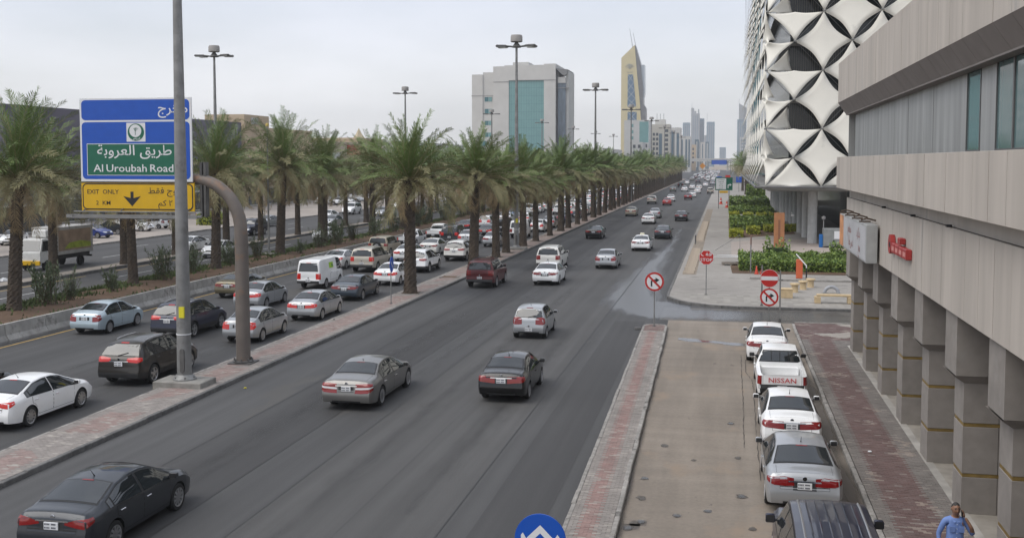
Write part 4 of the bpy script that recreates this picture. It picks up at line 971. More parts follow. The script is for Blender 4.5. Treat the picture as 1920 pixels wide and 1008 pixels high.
RC = mat('round_column_concrete', (.46, .465, .455), rough=.6, var=.1, coords='World')
for k in range(12):
    b = MB(); b.lathe([(.48, 0), (.48, 5.5)], 20); o = b.obj('round_column', RC, lib, 40); o.location = (8.75, 112.2 + 8.3 * k, .13)
b = MB(); b.box(14.5, 15, 112, 206, .13, 5.5); b.box(12, 14.5, 111.5, 118, .13, 5.45); b.obj('lobby_wall', mat('lobby_glass', (.02, .03, .03), rough=.15), lib)
b = MB(); b.box(.5, 45, 209.5, 209.9, .13, 1.1); tag(b.obj('low_wall', mat('pale_wall', (.42, .39, .35), rough=.8, var=.1, coords='World')), 'long low pale wall beyond the terraced garden', 'wall')
# ---- buildings further off
def far_building(name, label, x0, x1, y0, y1, h, wall, z0=0, cat='building'):
    t = thing(name, label, cat, ((x0 + x1) / 2, (y0 + y1) / 2, z0)); b = MB(); b.box(-(x1 - x0) / 2, (x1 - x0) / 2, -(y1 - y0) / 2, (y1 - y0) / 2, 0, h); b.obj('wall', wall, t); return t
def win_grid(t, x0, x1, z0, z1, nx, nz, y, w_, h_, m, frame=None, face='y', dep=.25):
    key = ('win', w_, h_, m.name, face, dep)
    if key not in TXT:
        b = MB(); 
        if face == 'y': b.box(-w_ / 2, w_ / 2, -.06, dep, -h_ / 2, h_ / 2)
        else: b.box(-.06, dep, -w_ / 2, w_ / 2, -h_ / 2, h_ / 2)
        TXT[key] = b.mesh('window', m)
    for i in range(nx):
        for j in range(nz):
            a = x0 + (x1 - x0) * (i + .5) / nx; z = z0 + (z1 - z0) * (j + .5) / nz
            link('window', TXT[key], t, (a, y, z) if face == 'y' else (y, a, z))
PALE = mat('far_pale_wall', (.50, .492, .47), rough=.8, var=.05, vscale=.3, coords='World'); WHT = mat('far_white_wall', (.50, .50, .49), rough=.8, var=.05, vscale=.3, coords='World'); TANW = mat('far_tan_wall', (.47, .37, .26), rough=.85, var=.08, vscale=.3, coords='World')
TEAL = mat('teal_glass', (.15, .30, .30), rough=.18, spec=.6, var=.05, vscale=.4, coords='World'); TEALD = mat('teal_glass_dark', (.05, .15, .17), rough=.15); DWIN = mat('dark_window', (.06, .075, .09), rough=.15)
CURT = mat('grey_blue_glass', (.10, .15, .19), rough=.15, var=.1, vscale=.4, coords='World')
# medical block with the teal glass front
t = thing('office_block', 'wide pale office block with tall teal glass front behind the palms', 'building', (-78.5, 405, 0))
def part(nm, m, t, *boxes):
    b = MB()
    for q in boxes: b.box(*q)
    return b.obj(nm, m, t)
part('wall', PALE, t, (-18.2, -13.9, 0, 24, 0, 42), (-13.9, -9.6, .5, 24, 0, 42.8), (-9.6, -3.5, -.6, 24, 0, 44.9), (-3.5, 10.2, -.6, 22, 39.6, 45.2), (10.2, 14.7, -.6, 22, 0, 45.6))
part('side_wall', PALE, t, (14.7, 15.3, 4, 20, 0, 42.6), (18.3, 19.3, 2, 18, 0, 43.0)); part('side_glass', mat('striped_glass', (.11, .14, .175), rough=.2, var=.3, vscale=1.2, coords='World', stretch=(1, 1, .25)), t, (15.3, 18.3, 1.2, 18, 0, 38.4)); part('side_lintel', PALE, t, (15.3, 18.3, 1.0, 18, 38.4, 40.6))
b = MB(); b.ext([(14.7, 43.9)] + [(14.7 + 4.6 * math.sin(a), 43.9 - 3.4 * (math.cos(a) if a > 0 else 1) * .0 - 3.0 * math.sin(math.pi * a / 1.6) * .9) for a in np.linspace(.2, 1.5, 8)] + [(19.2, 43.4)], 0, 16); b.obj('curved_canopy', mat('canopy_grey', (.18, .18, .18), rough=.7), t)
part('plant_room', PALE, t, (-2.6, 3.6, 3, 14, 45.2, 46.7), (-6, -2.6, 3, 14, 44.9, 45.6)); f = part('teal_front', TEAL, t, (-3.5, 10.2, -.2, 20, 0, 39.6))
for k in range(1, 14):
    part('mullion', TEALD, f, (-3.5 + k * .98 - .025, -3.5 + k * .98 + .025, -.24, -.2, 6, 39.6))
for k in range(1, 12): part('transom', TEALD, f, (-3.5, 10.2, -.235, -.2, 39.6 - k * 3.05, 39.6 - k * 3.05 + .06))
part('cornice', mat('cornice', (.27, .265, .26), rough=.8), t, (-18.4, -9.6, -.12, 0, 33.7, 33.95), (-9.6, -3.5, -.75, -.6, 38.9, 39.1), (-3.5, 15, -.75, -.6, 39.4, 39.6), (14.7, 19.6, 1.0, 1.9, 36.4, 36.6))
for k in range(4):
    for q, m in ((-13.2, TEALD), (-11.7, TEAL)): part('window', m, t, (q, q + 1.4, .38, .5, 31.6 - k * 4.55, 33.3 - k * 4.55))
for z in (14.5, 10.2): part('window', TEALD, t, (-15.6, -12.4, -.5, .2, z, z + 1.9))
part('annexe', PALE, t, (-20.5, -8.6, -6, 0, 0, 12.4)); part('annexe_band', TEALD, t, (-20, -9.4, -6.1, -6, 9.8, 11.2))
for k in range(5): part('annexe_arch', WHT, t, (-19.4 + k * 2.2, -18.5 + k * 2.2, -6.2, -6.1, 9.2, 10.6))
# yellow leaning tower
YEL = mat('tower_yellow', (.53, .46, .26), rough=.75, var=.04, vscale=.2, coords='World'); LAT = mat('tower_lattice', (.42, .45, .47), rough=.5); TBL = mat('tower_blue', (.06, .13, .22), rough=.2); TGR = mat('tower_grey', (.13, .13, .135), rough=.4, var=.2, vscale=.3, coords='World')
t = thing('yellow_tower', 'tall pale yellow tower with slanted top and blue lattice windows', 'tower', (-96, 1000, 0))
K = 1.015; front = [(0, 0), (19.2, 0), (18.8, 42), (17.5, 62), (14.5, 90), (12.3, 114.5), (0, 103)]
b = MB(); b.ext([(x, z * K) for x, z in front], 0, 18); b.obj('wall', YEL, t)
b = MB(); b.ext([(19.2, 0), (23.3, 0), (22.9, 58), (20.6, 62), (20.4, 75), (17.5, 100), (12.8, 116), (12.3, 114.5), (14.5, 90), (17.5, 62), (18.8, 42)], .8, 17); b.obj('side_fin', TGR, t)
b = MB(); b.ext([(18.6, 68), (20.6, 66), (21.8, 72), (21.4, 98), (18.2, 98)], 2, 16); b.obj('glass_bay', mat('bay_glass', (.33, .38, .42), rough=.2), t)
for z0, z1, x1, x1b in ((59.5, 89, 14.0, 11.0), (20, 54.5, 14.6, 14.6)):
    b = MB(); b.ext([(6.0, z0), (x1, z0), (x1b, z1), (6.2, z1)], -.25, .1); w_ = b.obj('blue_window', TBL, t); n = 4; b = MB()
    for k in range(n * 1):
        za, zb_ = z0 + (z1 - z0) * k / n, z0 + (z1 - z0) * (k + 1) / n; xa = x1 + (x1b - x1) * k / n; xb = x1 + (x1b - x1) * (k + 1) / n
        b.tube([(6.1, -.45, za), (xb, -.45, zb_)], .22, 4); b.tube([(xa, -.45, za), (6.1, -.45, zb_)], .22, 4)
    b.obj('lattice', LAT, w_)
EMB = mat('tower_emblem', (.27, .28, .25), rough=.7)
b = MB(); 
for q in range(7): a = R(-60 + 20 * q); b.ext([(7.8, 94), (7.8 + 4.4 * math.sin(a) - .5, 94 + 5.6 * math.cos(a) * .9), (7.8 + 4.4 * math.sin(a) + .5, 94 + 5.6 * math.cos(a) * .9)], -.3, -.05)
b.text('\ufea9\ufeee\ufee8\ufecc\ufedf\ufe8d', 7.9, 90.6, 2.4, -.3); b.text('\ufea9\ufeee\ufee8\ufecc\ufedf\ufe8d \ufea5\ufeae\ufe91', 8.6, 56.2, 1.9, -.3); b.obj('emblem', EMB, t)
for x, h in ((9.6, 128), (12.9, 124)): b = MB(); b.tube([(x + 1.5, 6, 108), (x - 3.6 + 1.0, 6, h + 4)], [.5, .2], 6); b.obj('mast', LAT, t)
part('podium', YEL, t, (-1.0, 23.5, -3, 0, 0, 10))
# street of white blocks in front of the tower
wx = lambda px, Y: None
t = far_building('white_office', 'white office block with teal corner glass below the yellow tower', -50.2, -38, 540, 560, 29.2, WHT); part('teal_corner', TEAL, t, (1.6, 6.12, -10.05, -4, 18, 28.4)); win_grid(t, -3.4, -.9, 9.5, 28, 1, 6, -10.05, 1.5, 1.6, TEAL); win_grid(t, 1.3, 5.9, 8, 18, 2, 3, -10.05, 1.4, 1.7, DWIN)
t = far_building('white_flats', 'stepped white block with wide dark window rows beside the teal corner', -43.2, -37.9, 500, 520, 17.5, WHT); win_grid(t, -2.3, 2.3, 8, 17, 2, 3, -10.05, 1.2, 1.5, DWIN)
t = far_building('white_flats', 'cream block with balconies and rooftop masts behind the lamp post', -44.3, -32.5, 640, 660, 30.5, mat('cream_wall', (.45, .43, .38), rough=.8)); win_grid(t, -4.4, -.5, 9, 26, 2, 6, -10.05, 1.3, 1.7, DWIN); win_grid(t, 2.6, 5.4, 9, 28, 1, 7, -10.05, 2.0, 1.6, DWIN); part('blue_stripe', CURT, t, (-.4, 1.4, -10.1, -10, 6, 25)); part('roof_plant', PALE, t, (-3, 3, -6, 2, 30.5, 33.5))
for x in (-2, 0, 2): b = MB(); b.tube([(x, -4, 33.5), (x, -4, 37)], .15, 4); b.obj('roof_mast', DWIN, t)
t = far_building('grey_block', 'slim grey glass block with a white frame right of the cream block', -36.5, -29.5, 720, 740, 31, PALE); part('glass_strip', CURT, t, (-2.6, -.4, -10.1, -10, 4, 29), (1.0, 2.6, -10.1, -10, 4, 27))
t = far_building('grey_block', 'low grey block further along the left side of the road', -36, -27, 860, 880, 28.5, PALE); part('glass_strip', CURT, t, (-3.6, -1.8, -10.1, -10, 4, 26), (.2, 1.6, -10.1, -10, 4, 26)); part('glass_strip', CURT, t, (2.6, 3.8, -10.1, -10, 4, 26))
t = far_building('tan_block', 'small tan block between grey blocks far along the road', -36.5, -27, 1000, 1020, 24, TANW); win_grid(t, -3.8, 3.8, 6, 22, 3, 4, -10.05, 1.6, 2, DWIN)
for i, (x0, x1, Y, h, L, m) in enumerate([(-29.5, -25.5, 1060, 30, 'thin blue glass block beside the small tan block', CURT), (-26, -21.5, 1150, 29, 'pale narrow block in the haze by the road', PALE), (-22.5, -18.5, 1240, 31, 'hazy grey narrow block nearest the vanishing road', CURT)]):
    t = far_building('hazy_block', L, x0, x1, Y, Y + 20, h, m); part('glass_strip', CURT if m is PALE else PALE, t, (-.5, .5, -10.1, -10, 3, h - 2))
SK = mat('sky_tower_glass', (.20, .27, .33), rough=.25, var=.1, vscale=.1, coords='World'); SK2 = mat('sky_tower_grey', (.32, .335, .35), rough=.5)
def tower(label, x, Y, w_, h, m, crown=None, m2=None):
    t = far_building('glass_tower', label, x - w_ / 2, x + w_ / 2, Y, Y + w_, h, m, cat='tower')
    for k in range(1, 4): part('glass_strip', m2 or SK2, t, (-w_ / 2 + w_ * k / 4 - .5, -w_ / 2 + w_ * k / 4 + .5, -w_ / 2 - .3, -w_ / 2, 4, h - 4))
    if crown: part('crown', m, t, *crown)
    return t
t = tower('pale blue flat-topped tower left in the hazy skyline', -64, 1800, 12, 73, SK)
t = tower('stepped grey tower with spire at the centre of the hazy skyline', -49.5, 1800, 14, 88, SK2, [(-7, -2.5, -6, 6, 88, 97), (-2, 1, -6, 6, 88, 92), (4, 6, -6, 6, 88, 95)], SK); b = MB(); b.tube([(-6, 0, 97), (-6, 0, 107)], [.5, .15], 4); b.obj('spire', SK2, t)
t = tower('blue glass half of the twin tower in the skyline', -39.6, 1810, 9, 80, SK); 
t = tower('slim blue tower with antenna just left of the road end', -24.5, 1800, 13, 74, SK); b = MB(); b.tube([(-6, 0, 60), (-6, 0, 88)], .3, 4); b.obj('antenna', SK2, t); part('lower_wing', SK2, t, (-10, -6.5, -5, 5, 0, 52))
t = tower('faint low tower in the haze above the overpass', -6, 2400, 14, 40, SK)
t = tower('grey-blue tower with slanted top right of the road end', 21.5, 1500, 12, 66, SK); b = MB(); b.ext([(-4, 66), (6, 66), (6, 82), (-4, 88)], -5, 5); b.obj('slanted_crown', SK2, t); b = MB(); b.tube([(-4, 0, 86), (-4, 0, 94)], .3, 4); b.obj('antenna', SK2, t); part('white_side', WHT, t, (-2, 6.05, -6.2, -6, 0, 42))
for k in range(8): part('window_band', SK, t, (-1, 5.5, -6.3, -6.2, 4 + k * 4.6, 6.4 + k * 4.6))
t = far_building('teal_tower', 'dark teal glass tower peeping out behind the sail building', 9.4, 30, 400, 430, 95, TEALD, cat='tower'); part('corner_frame', CURT, t, (-10.4, -10.2, -15.1, -14.5, 0, 95))
t = thing('overpass', 'hazy concrete overpass crossing the far end of the road', 'bridge', (0, 980, 0)); part('deck', PALE, t, (-70, 40, 0, 14, 8.5, 10.2)); part('parapet', PALE, t, (-70, 40, -.3, 0, 10.2, 11.3))
for x in (-40, -22, 2, 20): part('pier', PALE, t, (x - .8, x + .8, 4, 10, 0, 8.5))
t = thing('overhead_sign', 'blue overhead direction sign across the far road', 'road sign', (-3, 700, 0)); part('blue_panel', SBLUE, t, (-5.6, 4.0, -.2, .1, 6.6, 9.4)); part('green_edge', SGREEN, t, (-5.8, -5.6, -.2, .1, 6.6, 9.4)); part('leg', STEEL, t, (-8.4, -8, -.2, .2, 0, 9)); part('leg', STEEL, t, (6.2, 6.6, -.2, .2, 0, 9)); part('beam', STEEL, t, (-8.4, 6.6, .15, .5, 7.6, 8.1))
t = thing('warning_sign', 'orange diamond roadworks sign above the distant traffic', 'road sign', (-11.5, 560, 0)); b = MB(); b.ext([(0, 4.6), (1.6, 6.2), (0, 7.8), (-1.6, 6.2)], -.1, .1); b.obj('orange_panel', mat('sign_orange', (.60, .24, .02), rough=.5), t); b = MB(); b.tube([(0, 0, 0), (0, 0, 4.8)], .12, 6); b.obj('post', STEEL, t)
for i, (x, y, m, L) in enumerate([(.8, 330, SRED, 'red and white roadworks board beyond the green sign'), (-1.6, 300, SBLUE, 'blue round road sign behind the green sign'), (3.7, 300, SBLUE, 'small blue square sign by the right palms')]):
    t = thing('small_sign', L, 'road sign', (x, y, .1)); b = MB(); b.tube([(0, 0, 0), (0, 0, 3)], .07, 6); b.obj('post', STEEL, t); b = MB(); b.box(-.75, .75, -.06, .06, 2.6, 4.2); b.obj('sign_panel', m, t)
# low shops across the road, left
PURP = mat('purple_screen', (.085, .075, .11), rough=.4, var=.25, vscale=.25, coords='World'); SHOPG = mat('shop_glass', (.045, .055, .06), rough=.12)
def shop(label, x0, y0, y1, h, wall, sign=None, nb=4, depth=18, st=None):
    """shop row whose front looks across the road (towards +X)"""
    t = thing('shop_building', label, 'building', (x0, y0, .14)); L = y1 - y0; part('wall', wall, t, (-depth, 0, 0, L, 0, h)); part('parapet', wall, t, (-depth, .15, -.1, L + .1, h, h + .5))
    for k in range(nb):
        a = L * (k + .12) / nb; e = L * (k + .88) / nb; f = part('shopfront_frame', PALE, t, (.0, .12, a - .15, e + .15, .1, 3.4)); part('shop_window', SHOPG, f, (.12, .16, a, e, .3, 3.2))
        if h > 7.5: part('upper_window', SHOPG, t, (0, .06, a + .4, e - .4, 5.2, 7.0))
    if sign:
        for s in sign: part('sign_board', s[0], t, (.0, .35, L * s[1], L * s[2], s[3], s[4]))
    if st: b = MB(); b.text(st, 0, 4.0, 1.1, 0, 0, M=Matrix(((0, 1, 0, .2), (1, 0, 0, L * .5), (0, 0, 1, 0), (0, 0, 0, 1)))); b.obj('lettering', SWHITE, t)
    return t
BEIGE = mat('shop_beige', (.42, .35, .27), rough=.85, var=.08, coords='World', vscale=.4); GREYS = mat('shop_grey', (.20, .20, .205), rough=.7, var=.1, coords='World', vscale=.4)
shop('dark grey shop with white Arabic lettering behind the parked cars', -78, 84, 112, 8.2, GREYS, nb=5, st='\ufecd\ufeae\ufed3')
t = shop('large dark purple shop hall above the palm crowns', -86.6, 116, 180.5, 14.6, GREYS, nb=7); part('purple_screen', PURP, t, (.15, .6, 0, 64.5, 6.0, 15.3)); part('purple_screen', PURP, t, (-18, .6, -.6, -.1, 5.5, 15.3))
t = shop('tan stepped building with a roof room behind the palms', -86, 182, 214, 14.2, TANW, nb=4); part('roof_room', TANW, t, (-8, -.2, .2, 11, 14.7, 16.9)); part('roof_window', WHT, t, (-.2, -.1, 3, 6, 15.2, 16.4))
shop('low beige shop row with red and white sign boards', -85, 215.5, 247, 12.2, BEIGE, [(SRED, .0, .22, 8.6, 10.8), (SWHITE, .23, .4, 8.6, 10.2), (SRED, .55, .95, 9.8, 12)], nb=6)
t = shop('beige building with a pointed roof gable', -88, 248.5, 268, 13.6, TANW, nb=3); b = MB(); b.lathe([(1.7, 14.1), (.8, 15.2), (.001, 16.8)], 4, 0, Matrix.Translation((-3, 9.5, 0))); b.obj('roof_spire', mat('spire_gold', (.45, .38, .26), rough=.7), t)
shop('pale shop building with a long green sign', -85, 270, 345, 13.2, WHT, [(mat('green_board', (.02, .25, .06), rough=.5), .0, .2, 10.2, 13.2)], nb=6)
shop('low tan building right of the office block', -66, 470, 520, 13.5, TANW, nb=5)
shop('beige shop row at the left edge behind the delivery truck', -80, 40, 81, 7.2, BEIGE, nb=6)
for i, (y0, y1, h) in enumerate([(345, 395, 11), (540, 620, 14), (640, 760, 16)]): shop(f'{["nearest", "middle", "farthest"][i]} of three plain low blocks in the hidden far frontage', -72, y0, y1, h, BEIGE if i % 2 else PALE, nb=5)
# ================================================================== palms, shrubs, hedges
TRUNK = mat('palm_trunk_bark', (.068, .052, .038), rough=.95, var=.35, vscale=5, var2=.2, v2scale=.7, bump=.5, bscale=18, attr=None)
FROND = mat('palm_frond', (.118, .172, .042), rough=.55, var=.22, vscale=.9, spec=.4)
FROND2 = mat('palm_frond_grey', (.19, .175, .080), rough=.55, var=.22, vscale=.9, spec=.4)
FRONDY = mat('palm_frond_young', (.125, .19, .045), rough=.55, var=.2, vscale=.9)
FRONDD = mat('palm_frond_dry', (.30, .225, .12), rough=.8, var=.3, vscale=1.2)
RACH = mat('palm_midrib', (.24, .20, .095), rough=.7, var=.2)
def frond_mesh(length, droop, seed, dry=0., npair=62, lw=.022, name='frond', rach=True, tilt=.75):
    """one pinnate leaf growing along +Y from the origin, bending down by its own weight"""
    r_ = random.Random(seed); b = MB(); pts = []; ang = 0.; p = Vector((0, 0, 0)); n = 14; dirs = []
    side = r_.uniform(-.6, .6)
    for i in range(n + 1):
        t = i / n; pts.append(p.copy()); a = -droop * (t ** 1.7); d = Vector((side * t * .6, math.cos(a), math.sin(a))).normalized(); dirs.append(d); p = p + d * (length / n)
    if rach: b.tube(pts, [.028 * (1 - .85 * i / n) for i in range(n + 1)], 4, 1, caps=False)
    for i in range(npair):
        t = .10 + .89 * (i + r_.uniform(-.2, .2)) / npair; f = t * n; k = min(int(f), n - 1); q = pts[k].lerp(pts[k + 1], f - k); d = dirs[k]
        right = d.cross(Vector((0, 0, 1))).normalized(); upv = right.cross(d)
        ll = length * .10 * (.5 + .9 * math.sin(math.pi * min(1, t * .82 + .12))) * r_.uniform(.6, 1.15)
        for sd in (1, -1):
            el = r_.uniform(-.1, tilt); fw = .5 + .8 * t + r_.uniform(-.2, .25)
            v = (right * sd * 1.0 + d * fw + upv * el).normalized(); e1 = q + v * ll * .55; e2 = q + v * ll + Vector((0, 0, -ll * (.22 + .5 * dry) * r_.uniform(.4, 1.6)))
            wv = d.cross(v).cross(v).normalized() * lw if False else (d - v * d.dot(v)).normalized() * lw
            o = len(b.v); b.v += [tuple(q - wv * .5), tuple(q + wv * .5), tuple(e1 + wv), tuple(e1 - wv), tuple(e2)]
            b.f += [(o, o + 1, o + 2, o + 3), (o + 3, o + 2, o + 4)]; b.m += [0, 0]
    return b
def trunk_mesh(h, r0, r1, seed):
    rs_ = np.random.RandomState(seed); b = MB(); n = 16; rows = int(h / .085)
    for j in range(rows + 1):
        z = h * j / rows; t = j / rows; r = r0 + (r1 - r0) * min(1, t * 1.1) + .06 * max(0, 1 - z / .5)
        if t > .86: r += .09 * (t - .86) / .14
        for k in range(n):
            bump = .042 if (k + (j // 2)) % 2 == 0 else -.012
            bump *= (1 if j % 2 == 0 else .2) * (.6 + .8 * rs_.rand())
            a = 2 * math.pi * (k + .5 * ((j // 2) % 2)) / n; rr = r + bump
            b.v.append((rr * math.cos(a), rr * math.sin(a), z))
    for j in range(rows):
        for k in range(n): b.f.append((j * n + k, j * n + (k + 1) % n, (j + 1) * n + (k + 1) % n, (j + 1) * n + k)); b.m.append(0)
    b.f.append(tuple(range(rows * n, rows * n + n))); b.m.append(0)
    # stubs of cut leaf stalks below the crown
    for k in range(46):
        a = rs_.uniform(0, 6.28); z = h - rs_.uniform(.0, 1.1); d = Vector((math.cos(a), math.sin(a), rs_.uniform(.7, 1.6))).normalized(); p = Vector((math.cos(a) * r1, math.sin(a) * r1, z))
        o = len(b.v); s_ = Vector((-math.sin(a), math.cos(a), 0)) * .05
        b.v += [tuple(p - s_), tuple(p + s_), tuple(p + d * rs_.uniform(.2, .45)), tuple(p + Vector((0, 0, .06)))]; b.f += [(o, o + 1, o + 2), (o + 1, o + 3, o + 2), (o + 3, o, o + 2)]; b.m += [0] * 3
    return b.mesh('trunk', TRUNK)
def frond_set(L, tag_, npair=46, lw=.021):
    fs = {}
    for k, (dr, m, dry) in enumerate(((.35, FRONDY, 0), (.7, FROND, 0), (1.05, FROND, 0), (1.05, FROND2, .1), (1.4, FROND2, .15), (1.75, FROND2, .3), (2.0, FRONDD, .8))):
        fs[k] = [frond_mesh(L * f, dr, 31 * k + q, dry, npair, lw).mesh('frond', [m, RACH if k < 6 else FRONDD]) for q, f in enumerate((1.0, .9))]
    return fs
def crown_layout(seed, n=58, dead=9, wind=.12, lift=0.):
    """(frond class, azimuth, elevation, twist) for every leaf of a crown"""
    r_ = random.Random(seed); L = []
    for i in range(n):
        t = (i + .5) / n; el = R(88 - 104 * t ** .98 + lift) + r_.uniform(-.09, .09); az = i * 2.39996 + r_.uniform(-.25, .25)
        cls = 0 if t < .13 else 1 if t < .42 else (2 if r_.random() < .7 else 3) if t < .74 else 4 if t < .90 else 5
        L.append((cls, az, el, r_.uniform(-.7, .7), 1))
    for i in range(dead): L.append((6, r_.uniform(0, 6.28), R(r_.uniform(-58, -12)), r_.uniform(-.4, .4), r_.uniform(.5, .85)))
    return L
def leaf_matrix(az, el, tw, z, scale, r=.16, wind=.12):
    M = Matrix.Rotation(az, 4, 'Z') @ Matrix.Translation((0, r * max(0.2, math.cos(el)), 0)) @ Matrix.Rotation(el, 4, 'X') @ Matrix.Rotation(tw, 4, 'Y') @ Matrix.Diagonal((scale, scale, scale, 1))
    W = Matrix.Identity(4); W[0][2] = wind * .6; W[1][2] = wind
    return Matrix.Translation((0, 0, z)) @ M
FS_BIG = frond_set(5.3, 'big'); FS_MED = frond_set(4.2, 'med')
TR_BIG = [trunk_mesh(7.3, .38, .28, s) for s in (1, 2)]; TR_MED = [trunk_mesh(6.7, .37, .28, s) for s in (3, 4)]
CROWNS = {}
def crown_mesh(key, fs, seed, n, dead, npair):
    """a crown seen from far away: same leaves, lighter, as one mesh"""
    if key in CROWNS: return CROWNS[key]
    b = MB(); mats = [FRONDY, FROND, FROND2, FRONDD, RACH]; mi = [0, 1, 1, 2, 2, 2, 3]; L0 = 5.3 if fs is FS_BIG else 4.2
    dr = (.35, .7, 1.05, 1.05, 1.4, 1.75, 2.0); cache = {}
    for cls, az, el, tw, sc_ in crown_layout(seed, n, dead):
        if cls not in cache: cache[cls] = frond_mesh(L0, dr[cls], 7 * cls + seed, 0, npair, .036 if npair > 20 else .055, rach=False)
        f = cache[cls]; M = leaf_matrix(az, el, tw, 0, sc_ * random.Random(az).uniform(.85, 1.05)); o = len(b.v)
        b.v += [tuple(M @ Vector(v)) for v in f.v]; b.f += [tuple(i + o for i in q) for q in f.f]; b.m += [mi[cls]] * len(f.f)
    CROWNS[key] = b.mesh('crown', mats); return CROWNS[key]
def add_palm(x, y, big, detail, seed, label, group, scale=1., z=.13, lean=0.):
    t = thing('palm_tree', label, 'palm tree', (x, y, z), random.Random(seed).uniform(0, 6.28), group); t.scale = (scale,) * 3
    if lean: t.rotation_euler.y = lean
    tr = (TR_BIG if big else TR_MED)[seed % 2]; h = 7.3 if big else 6.7
    link('trunk', tr, t)
    fs = FS_BIG if big else FS_MED
    if detail == 2:
        r_ = random.Random(seed)
        for cls, az, el, tw, s_ in crown_layout(seed, 88 if big else 74, r_.randint(14, 22), lift=r_.uniform(-3, 4)):
            o = link('frond', fs[cls][r_.randint(0, 1)], t); o.matrix_local = leaf_matrix(az, el, tw, h - .1, s_ * r_.uniform(.85, 1.08))
    else:
        k = seed % 4; o = link('crown', crown_mesh((big, detail, k), fs, 40 + k, 64 if detail else 50, 14, 27 if detail else 18), t, (0, 0, h - .1))
    return t
def ordinal(k): return ['first', 'second', 'third', 'fourth', 'fifth', 'sixth', 'seventh', 'eighth', 'ninth', 'tenth', 'eleventh', 'twelfth', 'thirteenth', 'fourteenth', 'fifteenth', 'sixteenth', 'seventeenth', 'eighteenth', 'nineteenth', 'twentieth'][k]
MEDX = lambda y: -19.4 if y < 95 else float(np.interp(y, [95, 120, 210, 470], [-19.3, -18.95, -18.95, -18.8])) - .2
for i, y in enumerate(MEDPALM):
    det = 2 if i < 7 else 1 if y < 260 else 0
    lab = ('yellow-green date palm standing alone nearest on the brick median' if i == 0 else f'{ordinal(i)} date palm along the brick median from the blue keep-left sign' if i < 19 else 'small distant date palm in the closed far end of the median row')
    add_palm(MEDX(y), y, False, det, 100 + i, lab, 'date palms along the brick median', rnd.uniform(.80, 1.10) if i else 1.06, lean=R(rnd.uniform(-3, 3)) if i else 0)
SP = [(-38.5, 52.1, 1.0), (-39.0, 65.1, .86), (-38.3, 75.6, 1.0), (-38.8, 88.8, 1.06), (-39.2, 100.5, .95), (-39.4, 115.8, .97), (-38.7, 125.2, .95), (-39, 138.8, .92), (-38.7, 150, .92), (-38.6, 159.5, .92)]
while SP[-1][1] < 430: SP.append((-38.7, SP[-1][1] + 10.5, rnd.uniform(.84, .96)))
SPL = ['tall date palm at the left edge of the photo on the planted strip', 'drooping date palm behind the green road name sign on the strip', 'full date palm just right of the blue and yellow sign gantry', 'bushy date palm beside the slim lamp post on the planted strip']
for i, (x, y, s) in enumerate(SP):
    det = 2 if i < 6 else 1 if y < 240 else 0
    add_palm(x, y, True, det, 200 + i, SPL[i] if i < 4 else f'{ordinal(i)} date palm along the planted strip behind the concrete barrier' if i < 20 else 'far date palm of the planted strip, lost among other crowns', 'date palms on the planted strip', s, .2, lean=R(rnd.uniform(-3.5, 3.5)))
y = 69.3; i = 0
while y < 330:
    add_palm(-48.0 + rnd.uniform(-.3, .3), y, i % 2 == 0, 2 if i < 3 else 1 if y < 200 else 0, 300 + i, f'{ordinal(i)} date palm along the thin separator of the far carriageway' if i < 20 else 'far date palm on the thin separator, mostly hidden', 'date palms on the thin separator', rnd.uniform(.82, .95), .1); y += rnd.uniform(7.4, 9.5); i += 1
for i, (x, y) in enumerate([(5.2, 275), (6.0, 292), (4.9, 310), (6.5, 330), (5.6, 352), (7, 380)]):
    add_palm(x, y, True, 1, 400 + i, f'{ordinal(i)} date palm on the right pavement past the white sail building', 'date palms right of the road', .95, .13)
for i, (x, y) in enumerate([(-66, 86), (-70, 118), (-67, 140), (-66, 170), (-70, 205)]):
    add_palm(x, y, i % 2 == 0, 1, 420 + i, f'{ordinal(i)} palm on the shopfront pavement across the far carriageway', 'palms by the shops', .85, .14)
# ---- leafy plants made of many leaf-sized faces
def leaf_cloud(name, n, fn, size, mats, seed, up=.3):
    r_ = np.random.RandomState(seed); b = MB(); k = len(mats)
    for i in range(n):
        p = Vector(fn(r_)); d = Vector(r_.normal(0, 1, 3)); d.z += up; d.normalize(); s = size * r_.uniform(.6, 1.4); e = d.orthogonal().normalized(); e = (Matrix.Rotation(r_.uniform(0, 6.28), 3, d) @ e) * s * .34
        o = len(b.v); b.v += [tuple(p - d * s * .5), tuple(p + e), tuple(p + d * s * .5), tuple(p - e)]; b.f.append((o, o + 1, o + 2, o + 3)); b.m.append(r_.randint(k))
    return b
HEDG = [mat('hedge_leaf', (.135, .205, .035), rough=.5, var=.35, vscale=2), mat('hedge_leaf_dark', (.075, .135, .026), rough=.5, var=.3, vscale=2), mat('hedge_leaf_light', (.20, .27, .05), rough=.5, var=.3, vscale=2)]
HEDY = [mat('golden_leaf', (.40, .40, .03), rough=.55, var=.25, vscale=2), mat('golden_leaf_green', (.26, .30, .035), rough=.55, var=.25, vscale=2)]
OLEA = [mat('oleander_leaf', (.075, .11, .05), rough=.6, var=.3, vscale=2), mat('oleander_leaf_pale', (.13, .16, .085), rough=.6, var=.3, vscale=2)]
STEM = mat('woody_stem', (.10, .075, .05), rough=.9)
